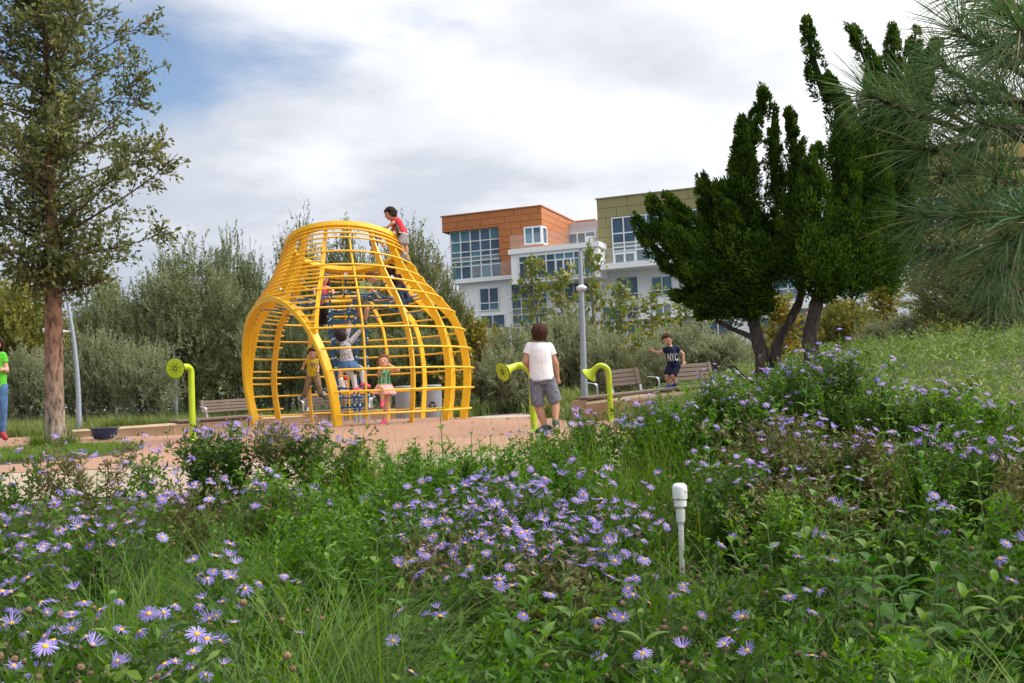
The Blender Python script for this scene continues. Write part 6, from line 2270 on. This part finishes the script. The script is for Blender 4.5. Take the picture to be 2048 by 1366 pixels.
# ------------------------------------------------------------------ asters
m_petal = leaf_mat('aster_petal', [(.27, .20, .66), (.37, .29, .78), (.50, .42, .86)], .6, .4, .2)
_t = m_petal.node_tree          # each flower head fades a little differently
_oi = N(_t, 'ShaderNodeObjectInfo'); _mr = N(_t, 'ShaderNodeMapRange'); _mr.inputs['To Min'].default_value = .72; _mr.inputs['To Max'].default_value = 1.08
_ms = N(_t, 'ShaderNodeMapRange'); _ms.inputs['To Min'].default_value = 1.12; _ms.inputs['To Max'].default_value = .9
L(_t, _oi.outputs['Random'], _mr.inputs['Value']); L(_t, _oi.outputs['Random'], _ms.inputs['Value'])
_rp = [n_ for n_ in _t.nodes if n_.type == 'VALTORGB'][0]
_hv = N(_t, 'ShaderNodeHueSaturation'); L(_t, _mr.outputs[0], _hv.inputs['Value']); L(_t, _ms.outputs[0], _hv.inputs['Saturation']); L(_t, _rp.outputs[0], _hv.inputs['Color'])
L(_t, _hv.outputs[0], _t.nodes['Principled BSDF'].inputs['Base Color'])
m_disc = mat('aster_disc', (.62, .34, .03), .8, var=.25, scale=300)
m_bract = mat('aster_bract', (.06, .11, .03), .7)
m_seed = mat('seed_head', (.20, .13, .07), .95, var=.35, scale=80, bump=.6, bscale=300)


def flower_mesh(seed, npet, curl, gap=0.0):
    rg = np.random.default_rng(seed)
    V = []; Fc = []; mi = []; rn = []
    for i in range(npet):
        if rg.uniform() < gap: continue
        a = 2 * math.pi * (i + rg.uniform(-.25, .25)) / npet
        d = np.array([math.cos(a), math.sin(a), 0]); s = np.array([-math.sin(a), math.cos(a), 0])
        L_ = rg.uniform(.85, 1.05); w = rg.uniform(.055, .085); tl = rg.uniform(-.12, .10) + curl
        b = len(V)
        for r_, ww, z in ((.22, .5, .03), (.55, 1.0, .06 + tl * .3), (.85, .85, .04 + tl * .7), (1.0, .25, tl)):
            p = d * r_ * L_ + np.array([0, 0, z])
            V += [p - s * w * ww, p + s * w * ww]
        rr = rg.uniform(0, 1)
        for j in range(3):
            Fc.append((b + 2 * j, b + 2 * j + 1, b + 2 * j + 3, b + 2 * j + 2)); mi.append(0); rn.append(rr)
    # disc dome
    k = 8; b = len(V)
    for r_, z in ((.24, .0), (.23, .10), (.13, .16)):
        for i in range(k):
            a = 2 * math.pi * i / k
            V.append(np.array([r_ * math.cos(a), r_ * math.sin(a), z]))
    for j in range(2):
        for i in range(k):
            Fc.append((b + j * k + i, b + j * k + (i + 1) % k, b + (j + 1) * k + (i + 1) % k, b + (j + 1) * k + i)); mi.append(1); rn.append(0)
    c = b + 2 * k
    for q in ((0, 1, 2, 3), (0, 3, 4, 7), (4, 5, 6, 7)):
        Fc.append(tuple(c + t for t in q)); mi.append(1); rn.append(0)
    b = len(V)
    for r_, z in ((.06, -.34), (.2, -.18), (.25, .0)):
        for i in range(k):
            a = 2 * math.pi * i / k
            V.append(np.array([r_ * math.cos(a), r_ * math.sin(a), z]))
    for j in range(2):
        for i in range(k):
            Fc.append((b + j * k + i, b + j * k + (i + 1) % k, b + (j + 1) * k + (i + 1) % k, b + (j + 1) * k + i)); mi.append(2); rn.append(0)
    me = np_mesh('flower', np.array(V), np.array(Fc), np.array(rn), midx=mi)
    for m in (m_petal, m_disc, m_bract): me.materials.append(m)
    return me


FLOW = [flower_mesh(1, 19, .0), flower_mesh(2, 17, .14, .08), flower_mesh(3, 20, -.14, .05), flower_mesh(4, 16, .28, .25), flower_mesh(5, 18, -.38, .2), flower_mesh(6, 14, .75, .1), flower_mesh(7, 18, .05, .3)]
lm_aster = leaf_mat('aster_leaf', [(.026, .066, .010), (.05, .115, .016), (.09, .175, .024), (.15, .24, .036)], .6, .35, .25)
lm_asterd = leaf_mat('aster_leaf_dry', [(.07, .10, .028), (.12, .14, .04), (.17, .14, .055), (.11, .19, .045)], .6, .25)
m_stem = mat('aster_stem', (.075, .10, .035), .7, var=.2)
m_stemd = mat('aster_stem_dry', (.10, .065, .035), .8, var=.25)


def aster(px, top_py, D, spread, nfl, label, group, seed, dry=0.3, fsize=.025, nst=11, dens=1.0):
    rg = np.random.default_rng(seed)
    tp = at(px, top_py, D)
    b = Vector((tp.x, tp.y, h(tp.x, tp.y)))
    ht = max(.18, tp.z - b.z)
    root = empty('aster_plant', b, label, 'aster', group)
    st = MB(); P = []; Dn = []; tips = []
    for i in range(nst):
        a = rg.uniform(0, 2 * math.pi); lean = abs(rg.normal()) * .35 * spread / max(ht, .2) * 2
        lean = min(lean, 1.0)
        hh = ht * rg.uniform(.72, 1.0)
        o_ = Vector((math.cos(a), math.sin(a), 0))
        p0 = o_ * rg.uniform(0, .05); p1 = p0 + o_ * lean * hh * .35 + Vector((0, 0, hh * .5)); p2 = p0 + o_ * lean * hh * .95 + Vector((0, 0, hh * .92))
        st.tube([p0 + Vector((0, 0, -.03)), p0.lerp(p1, .5) + o_ * -.01, p1, p1.lerp(p2, .5) + o_ * .01, p2], [.0032, .003, .0026, .002, .0014], 4)
        m = int((26 + 40 * ht) * dens)
        t = rg.uniform(.08, .88, m)
        pts = np.where((t < .5)[:, None], np.array(p0)[None] + (np.array(p1 - p0))[None] * (t * 2)[:, None], np.array(p1)[None] + np.array(p2 - p1)[None] * (t * 2 - 1)[:, None])
        P.append(pts + rg.normal(size=(m, 3)) * .012)
        aa = rg.uniform(0, 2 * np.pi, m)
        Dn.append(np.stack([np.cos(aa), np.sin(aa), rg.uniform(-.1, .9, m)], 1))
        for j in range(int(rg.integers(3, 6))):
            s = p1.lerp(p2, float(rg.uniform(.25, 1.0)))
            dd = Vector((rg.normal() * .6, rg.normal() * .6, 1.0)).normalized()
            e = s + dd * float(rg.uniform(.06, .17)) * (.7 + ht * .6)
            if e.z > ht * 1.08: e.z = ht * float(rg.uniform(.98, 1.08))
            st.tube([s, s.lerp(e, .5) + o_ * .006, e], [.0015, .0012, .0009], 3)
            tips.append((e, (e - s).normalized()))
            P.append(np.array(s.lerp(e, .6))[None] + rg.normal(size=(4, 3)) * .012); Dn.append(rg.normal(size=(4, 3)) + np.array([0, 0, .4]))
    st.build('stems', m_stemd if dry > .5 else m_stem, root)
    P = np.concatenate(P); Dn = np.concatenate(Dn)
    V, Fc = leaves(P, Dn, rg.uniform(.026, .058, len(P)), rg.uniform(.009, .018, len(P)), rg=rg)
    fo = link('foliage', leaf_mesh('foliage', [V], [Fc], [np.clip(rg.uniform(0, .35) + rg.uniform(0, .65, len(P)), 0, 1)], lm_asterd if dry > .5 else lm_aster), root)
    fo['kind'] = 'stuff'
    rg.shuffle(tips)
    tips.sort(key=lambda q: -q[0].z * (1 if rg.uniform() < .5 else .6))
    tips_f = tips[:nfl]; rest = tips[nfl:]
    for e, d in tips_f:
        o = link('flower', FLOW[int(rg.integers(0, 7))], root)
        nrm = (d * .6 + Vector((rg.normal() * .5, rg.normal() * .5 - .3, .7))).normalized()
        o.rotation_mode = 'QUATERNION'
        from mathutils import Quaternion
        o.rotation_quaternion = nrm.to_track_quat('Z', 'Y') @ Quaternion((0, 0, 1), float(rg.uniform(0, 6.28)))
        s = fsize * float(rg.uniform(.68, 1.12))
        o.scale = (s, s, s); o.location = e + nrm * s * .3
    if rest:
        sh = MB()
        for e, d in rest[:int(len(rest) * (.25 + dry * .75))]:
            r = float(rg.uniform(.004, .0085))
            sh.ell(e, (r, r, r * .9), None, 7, 5)
        if sh.v:
            so = sh.build('seed_heads', m_seed, root); so['kind'] = 'stuff'
    return root


ROWS = [
    ('along the path edge at far left', .55, [(30, 925, 5.2, 6), (110, 900, 5.4, 7), (200, 878, 5.5, 9), (290, 905, 5.3, 8), (400, 862, 5.8, 8), (470, 850, 5.9, 13), (545, 848, 5.9, 14), (620, 856, 5.9, 12), (690, 880, 5.7, 7)]),
    ('in the middle left mass', .4, [(20, 1005, 4.0, 16), (70, 1050, 3.7, 16), (170, 985, 4.3, 10), (300, 985, 4.4, 9), (220, 1060, 3.8, 8), (400, 955, 4.6, 9), (520, 958, 4.6, 11), (600, 985, 4.5, 5)]),
    ('in the bottom left corner mass', .35, [(40, 1190, 2.3, 9), (130, 1180, 2.3, 9), (30, 1275, 1.95, 9), (180, 1235, 2.1, 9), (80, 1315, 1.8, 6), (300, 1325, 1.8, 5)]),
    ('in the grass left of centre', .2, [(470, 1108, 3.0, 8), (430, 1170, 2.7, 9), (370, 1215, 2.4, 10), (505, 1150, 2.8, 5), (390, 1295, 2.0, 8)]),
    ('in the back of the central mass', .25, [(850, 990, 4.2, 13), (920, 968, 4.3, 16), (990, 958, 4.35, 16), (1060, 955, 4.3, 16), (1135, 965, 4.2, 16), (1200, 985, 4.1, 14), (1250, 1010, 4.0, 8)]),
    ('in the front of the central mass', .5, [(880, 1060, 3.5, 9), (950, 1020, 3.8, 13), (1040, 1010, 3.7, 14), (1130, 1025, 3.65, 15), (1215, 1060, 3.5, 12), (1120, 1100, 3.3, 6), (870, 1130, 3.2, 9), (1000, 1090, 3.35, 4)]),
    ('at the bottom centre among herbs', .3, [(945, 1200, 2.5, 7), (1290, 1130, 2.9, 6), (1235, 1180, 2.7, 9), (1190, 1300, 2.2, 3), (1290, 1240, 2.4, 3)]),
    ('standing against the central play surface', .2, [(1100, 870, 6.0, 4), (1170, 828, 6.0, 6), (1240, 845, 5.9, 8), (1300, 795, 6.1, 8)]),
    ('in the back of the tall right mass', .35, [(1350, 815, 6.2, 10), (1510, 790, 6.2, 9), (1590, 695, 6.25, 15), (1680, 672, 6.35, 14), (1735, 745, 6.1, 9), (1815, 775, 6.1, 12), (1895, 765, 6.1, 9), (1985, 790, 5.9, 12), (1640, 720, 6.5, 11), (1540, 740, 6.5, 8)]),
    ('in the front of the tall right mass', .62, [(1450, 905, 4.95, 9), (1500, 935, 4.75, 9), (1500, 850, 5.5, 9), (1570, 830, 5.4, 7), (1650, 850, 5.2, 10), (1740, 850, 5.2, 13), (1830, 865, 5.1, 13), (1925, 860, 5.0, 13), (2020, 900, 4.8, 9), (1640, 960, 4.6, 3), (1560, 960, 4.6, 3)]),
    ('among herbs at the lower right', .25, [(1805, 1005, 4.0, 5), (2030, 1060, 3.0, 7), (1595, 1095, 3.4, 3), (1450, 1120, 3.2, 3), (1990, 1125, 2.8, 3), (1650, 1205, 2.6, 3), (1400, 1265, 2.3, 4), (1340, 1290, 2.2, 2), (1570, 1275, 2.2, 3)]),
]
ORD = ['first', 'second', 'third', 'fourth', 'fifth', 'sixth', 'seventh', 'eighth', 'ninth', 'tenth', 'eleventh']
sd = 1000
for where, dry, lst in ROWS:
    order = sorted(range(len(lst)), key=lambda i: lst[i][0])
    for i, (px, ty, D, nf) in enumerate(lst):
        k = order.index(i)
        lab = '%s lavender aster from the left %s' % (ORD[k], where)
        sd += 1
        aster(px, ty, D, .30, int(nf * (2.3 if (D > 3.2 and 800 < px < 1300) else 1.8 if D > 3.2 else 1.15)), lab, 'lavender asters', sd, dry=min(1, max(0, dry - .08 + random.uniform(-.2, .2))), nst=(9 if (px < 330 and D > 5) else 19 if D > 4.5 else 15) if D > 3 else 11, dens=.7 if (px < 330 and D > 5) else 1.25, fsize=.025 if D > 2.7 else .0215)
aster(1437, 740, 6.3, .18, 60, 'dense bushy aster thick with small deep purple flowers, by the bench', 'lavender asters', 1999, dry=.1, fsize=.015, nst=20, dens=1.8)

# ------------------------------------------------------------------ broad leaved herbs, each leaf its own piece
def leaf_blade(seed, w, fold):
    rg = np.random.default_rng(seed)
    V = []; Fc = []
    n = 7
    for i in range(n):
        t = i / (n - 1)
        ww = w * math.sin(math.pi * min(1, t * .92 + .06)) ** .8 * (1 - .15 * t)
        z = .10 * math.sin(t * 2.2) - .30 * t * t
        V += [(t, -ww, z + fold * ww), (t, 0, z), (t, ww, z + fold * ww)]
    for i in range(n - 1):
        Fc += [(3 * i, 3 * i + 1, 3 * i + 4, 3 * i + 3), (3 * i + 1, 3 * i + 2, 3 * i + 5, 3 * i + 4)]
    me = np_mesh('leaf', np.array(V), np.array(Fc), np.full(len(Fc), rg.uniform(0, 1)), smooth=True)
    return me


lm_herb = leaf_mat('herb_leaf', [(.022, .078, .014), (.040, .12, .02), (.07, .175, .026), (.11, .225, .034)], .6, .35, .2)
lm_herb2 = leaf_mat('herb_leaf_pale', [(.055, .13, .035), (.08, .17, .042), (.12, .22, .05), (.17, .27, .06)], .55, .35, .25)
LB = []
for i in range(8):
    me = leaf_blade(200 + i, (.19, .22, .26, .20)[i % 4], (.35, .55)[i % 2]); me.materials.append(lm_herb if i < 5 else lm_herb2); LB.append(me)
m_hstem = mat('herb_stem', (.09, .15, .045), .6, var=.15)


def herb(px, top_py, D, nst, npair, ll, label, seed, pale=False):
    rg = np.random.default_rng(seed)
    tp = at(px, top_py, D); b = Vector((tp.x, tp.y, h(tp.x, tp.y))); ht = tp.z - b.z
    root = empty('leafy_herb', b, label, 'herb', 'broad leaved herbs')
    for s in range(nst):
        a = rg.uniform(0, 6.28); hh = ht * (1 if s == 0 else rg.uniform(.7, .95)); off = 0 if s == 0 else rg.uniform(.06, .16)
        ax = Vector((math.cos(a) * off, math.sin(a) * off, hh))
        if s == 0: ax = Vector((rg.normal() * .02, rg.normal() * .02, hh))
        bow = Vector((rg.normal() * .03, rg.normal() * .03, 0))
        MB().tube([Vector((0, 0, -.03)), ax * .5 + bow, ax], [.0045, .0035, .002], 6).build('stem', m_hstem, root, True)
        for i in range(npair):
            t = .30 + .70 * (i / (npair - 1)) if npair > 1 else .9
            p = (Vector((0, 0, 0)).lerp(ax, t) + bow * math.sin(t * math.pi))
            sz = ll * 1.22 * (1.12 - .72 * max(0, (t - .45) / .55)) * float(rg.uniform(.85, 1.12))
            up = .15 + .9 * max(0, (t - .6) / .4)
            for q in (0, 1):
                an = a + i * 1.57 + q * math.pi + rg.uniform(-.25, .25)
                o = link('leaf', LB[int(rg.integers(0, 5)) if (not pale and t < .85) else int(rg.integers(4, 8))], root)
                d = Vector((math.cos(an), math.sin(an), up + rg.uniform(-.2, .2))).normalized()
                zz = Vector((0, 0, 1)); yy = zz.cross(d).normalized(); z2 = d.cross(yy)
                o.rotation_mode = 'QUATERNION'
                o.rotation_quaternion = Matrix((d, yy, z2)).transposed().to_quaternion()
                o.location = p; o.scale = (sz, sz, sz)
    return root


HERBS = [
    (888, 826, 4.9, 1, 8, .085, 'tall leafy herb rising against the play surface below the dome', True),
    (1082, 1165, 2.5, 2, 7, .10, 'big-leaved herb in front of the central asters', False), (1035, 1235, 2.3, 2, 6, .10, 'broad leaved herb at the bottom left of the big-leaved one', False),
    (1287, 1235, 2.2, 1, 7, .085, 'pale upright herb at the bottom right of centre', True), (232, 1200, 2.2, 1, 6, .08, 'round leaved herb among the bottom left asters', True),
    (1700, 985, 3.6, 2, 6, .09, 'leafy herb below the brown seed heads at the right', False), (1785, 1035, 3.2, 2, 6, .095, 'leafy herb right of the brown seed heads', False),
    (1600, 1035, 3.4, 2, 6, .095, 'leafy herb halfway between the pipe and the right edge', False), (1660, 1085, 3.1, 2, 6, .10, 'dark leafy herb below the halfway one', False),
    (1860, 1095, 2.9, 2, 6, .10, 'leafy herb over the dark hollow at the right', False), (1945, 1080, 3.0, 2, 6, .095, 'leafy herb near the right edge with drooping leaves', False),
    (1835, 915, 4.2, 1, 7, .10, 'long leaved herb standing up in the right aster mass', True), (1965, 940, 4.0, 1, 7, .09, 'upright herb under the right edge asters', True),
    (1520, 1060, 3.4, 2, 6, .085, 'leafy herb right of the white pipe', False), (1580, 1150, 2.8, 2, 6, .09, 'low leafy herb right of the pipe foot', False),
    (1740, 1150, 2.7, 2, 6, .10, 'dark low herb at the lower right', False), (1905, 1190, 2.6, 2, 6, .10, 'low herb below the drooping one', False),
    (2010, 1170, 2.6, 2, 6, .095, 'herb cut by the lower right edge', False), (1690, 1290, 2.2, 1, 6, .07, 'small bright herb at the bottom right', True),
    (700, 1005, 4.0, 2, 6, .075, 'round leaved herb left of the central asters', True), (765, 975, 4.3, 2, 6, .075, 'pale round leaved herb behind the left of the central mass', True),
    (660, 1060, 3.6, 2, 6, .075, 'herb beside the flowing grass left of centre', False), (740, 1085, 3.4, 2, 6, .085, 'dark leaved herb under the central mass at its left', False),
    (815, 1055, 3.6, 2, 6, .085, 'broad leaved herb at the left end of the central mass', False), (640, 950, 4.6, 2, 6, .075, 'leafy herb behind the flowing grass', True),
    (720, 925, 4.8, 2, 6, .075, 'leafy herb below the dome doorway', True), (800, 920, 4.8, 2, 6, .075, 'leafy herb left of the tall one below the dome', True),
    (985, 875, 5.4, 2, 6, .07, 'slender herb left of the boy in white', True), (1205, 860, 5.6, 2, 6, .07, 'slender herb below the hooked talk tube', True),
    (1065, 840, 5.7, 1, 7, .065, 'slender herb before the shoes of the boy in white', True), (790, 1180, 2.9, 2, 6, .09, 'dark broad leaved herb left of the bottom centre', False),
    (1400, 850, 5.2, 2, 7, .07, 'tall slender herb above the pipe', True), (1450, 835, 5.4, 2, 7, .07, 'tall slender herb under the purple aster', True), (1530, 800, 5.6, 2, 7, .07, 'tall slender herb below the pushchair', True),
    (1610, 760, 5.8, 2, 7, .07, 'tall slender herb before the juniper trunks', True), (1780, 760, 5.7, 2, 7, .07, 'tall slender herb beside the right asters', True), (1870, 800, 5.4, 2, 7, .075, 'tall slender herb before the meadow', True),
    (1950, 840, 5.0, 2, 7, .075, 'tall slender herb before the right edge asters', True), (1720, 930, 4.4, 2, 7, .08, 'upright herb over the brown seed heads', True), (1590, 940, 4.4, 2, 7, .08, 'upright herb left of the brown seed heads', True),
    (930, 870, 5.3, 2, 7, .07, 'slender herb just right of the tall one below the dome', True), (840, 880, 5.3, 2, 7, .07, 'slender herb just left of the tall one below the dome', True), (1130, 850, 5.7, 2, 7, .065, 'slender herb right of the boy in white', True),
    (760, 890, 5.3, 1, 7, .07, 'slender herb below the girl in green', True), (1250, 880, 5.3, 2, 7, .07, 'slender herb in the upright grass left of the pipe', True),
    (1180, 1240, 2.5, 2, 5, .085, 'low broad leaved herb between the two bottom centre asters', False)]
for i, (px, ty, D, ns_, npr, ll, lab, pale) in enumerate(HERBS):
    herb(px, ty, D, ns_, npr, ll, lab, 300 + i, pale)

# ------------------------------------------------------------------ small fine leaved bushes
lm_fine = leaf_mat('fine_leaf', [(.036, .10, .012), (.068, .16, .018), (.115, .23, .028), (.18, .30, .045)], .5, .4, .3)


def fine_bush(px, top_py, D, spread, label, seed):
    rg = np.random.default_rng(seed)
    tp = at(px, top_py, D); b = Vector((tp.x, tp.y, h(tp.x, tp.y))); ht = tp.z - b.z
    root = empty('leafy_bush', b, label, 'bush', 'fine leaved bushes')
    st = MB(); P = []; Dn = []
    for i in range(40):
        a = rg.uniform(0, 6.28); r = abs(rg.normal()) * spread * .6
        e = Vector((math.cos(a) * r, math.sin(a) * r, ht * rg.uniform(.55, 1.0)))
        s = Vector((e.x * .2, e.y * .2, -.02)); md = s.lerp(e, .5) + Vector((e.x, e.y, 0)) * -.15
        st.tube([s, md, e], [.0025, .002, .0009], 4)
        m = int(40 + 90 * ht)
        t = rg.uniform(.25, 1.02, (m, 1))
        P.append(np.array(s)[None] * (1 - t) ** 2 + 2 * np.array(md)[None] * t * (1 - t) + np.array(e)[None] * t * t + rg.normal(size=(m, 3)) * .008)
        aa = rg.uniform(0, 6.28, m); Dn.append(np.stack([np.cos(aa), np.sin(aa), rg.uniform(.1, 1.1, m)], 1))
    st.build('stems', m_hstem, root)
    P = np.concatenate(P); Dn = np.concatenate(Dn)
    V, Fc = leaves(P, Dn, rg.uniform(.018, .038, len(P)), rg.uniform(.007, .014, len(P)), rg=rg)
    fo = link('foliage', leaf_mesh('foliage', [V], [Fc], [np.clip(rg.uniform(0, .3) + rg.uniform(0, .7, len(P)), 0, 1)], lm_fine), root); fo['kind'] = 'stuff'


for i, (px, ty, D, lab) in enumerate((
        (600, 1040, 3.8, 'bright fine leaved bush in the grass left of centre'), (690, 1040, 3.7, 'fine leaved bush left of the central asters'), (640, 985, 4.3, 'fine leaved bush behind the flowing grass'),
        (830, 905, 5.1, 'fine leaved bush left below the tall herb'), (930, 910, 5.0, 'fine leaved bush right below the tall herb'), (1020, 905, 5.1, 'fine leaved bush below the shoes of the boy in white'),
        (1110, 890, 5.3, 'fine leaved bush right of the boy in white'), (990, 1245, 2.4, 'fine leaved bush at the bottom centre'), (1090, 1310, 2.0, 'bush at the bottom edge right of centre'),
        (1560, 1225, 2.5, 'fine leaved bush low at the right of the pipe'), (1700, 1320, 2.0, 'fine leaved bush at the bottom edge on the right'), (1840, 1290, 2.2, 'dark fine leaved bush at the lower right'),
        (1560, 1000, 4.2, 'fine leaved bush well right of the pipe cap'), (1335, 825, 6.1, 'pale bush before the concrete wall'), (1395, 800, 6.3, 'pale bush under the purple aster'),
        (1480, 800, 6.4, 'pale bush before the pushchair'), (880, 1330, 1.95, 'fine leaved bush at the bottom edge left of centre'), (1330, 1330, 2.0, 'fine leaved bush at the bottom edge below the pipe'),
        (1290, 850, 6.1, 'pale bush left of the concrete wall asters'), (1980, 1010, 3.5, 'dark bush at the right edge'), (1560, 760, 6.6, 'green bush below the juniper trunks'), (1650, 790, 6.3, 'green bush under the tallest aster'), (1760, 800, 6.2, 'green bush in the right aster mass'), (1860, 810, 6.0, 'green bush before the hill meadow'), (1960, 830, 5.8, 'green bush at the right edge before the meadow'), (1700, 900, 5.2, 'green bush over the pale path on the right'), (1850, 930, 4.9, 'green bush in front of the right asters'), (770, 960, 4.6, 'bright bush behind the left of the central mass'), (720, 1000, 4.1, 'bright bush left beside the central mass'), (560, 960, 4.8, 'green bush behind the left grass'), (1425, 790, 6.55, 'green bush before the half hidden bench'))):
    fine_bush(px, ty - (22 if D > 3 else 10), D, .30 if D > 3 else .17, lab, 500 + i)

# ------------------------------------------------------------------ fallen leaves on the paving
rgl = np.random.default_rng(88)
lx = rgl.uniform(-9, 2.4, 420); ly = rgl.uniform(6.8, 21, 420)
kk = (paved(lx, ly) > .95) & (np.abs(lx / ly) < .55)
lx, ly = lx[kk], ly[kk]
Vl, Fl = leaves(on_ground(lx, ly, .014), np.stack([rgl.normal(size=len(lx)), rgl.normal(size=len(lx)), np.full(len(lx), .05)], 1), rgl.uniform(.04, .08, len(lx)), rgl.uniform(.025, .045, len(lx)), bend=.02, rg=rgl)
tag(link('leaf_litter', leaf_mesh('leaf_litter', [Vl], [Fl], [rgl.uniform(.3, 1, len(lx))], lm_sycb)), 'scattered fallen brown leaves on the paving', 'leaf litter', kind='stuff')
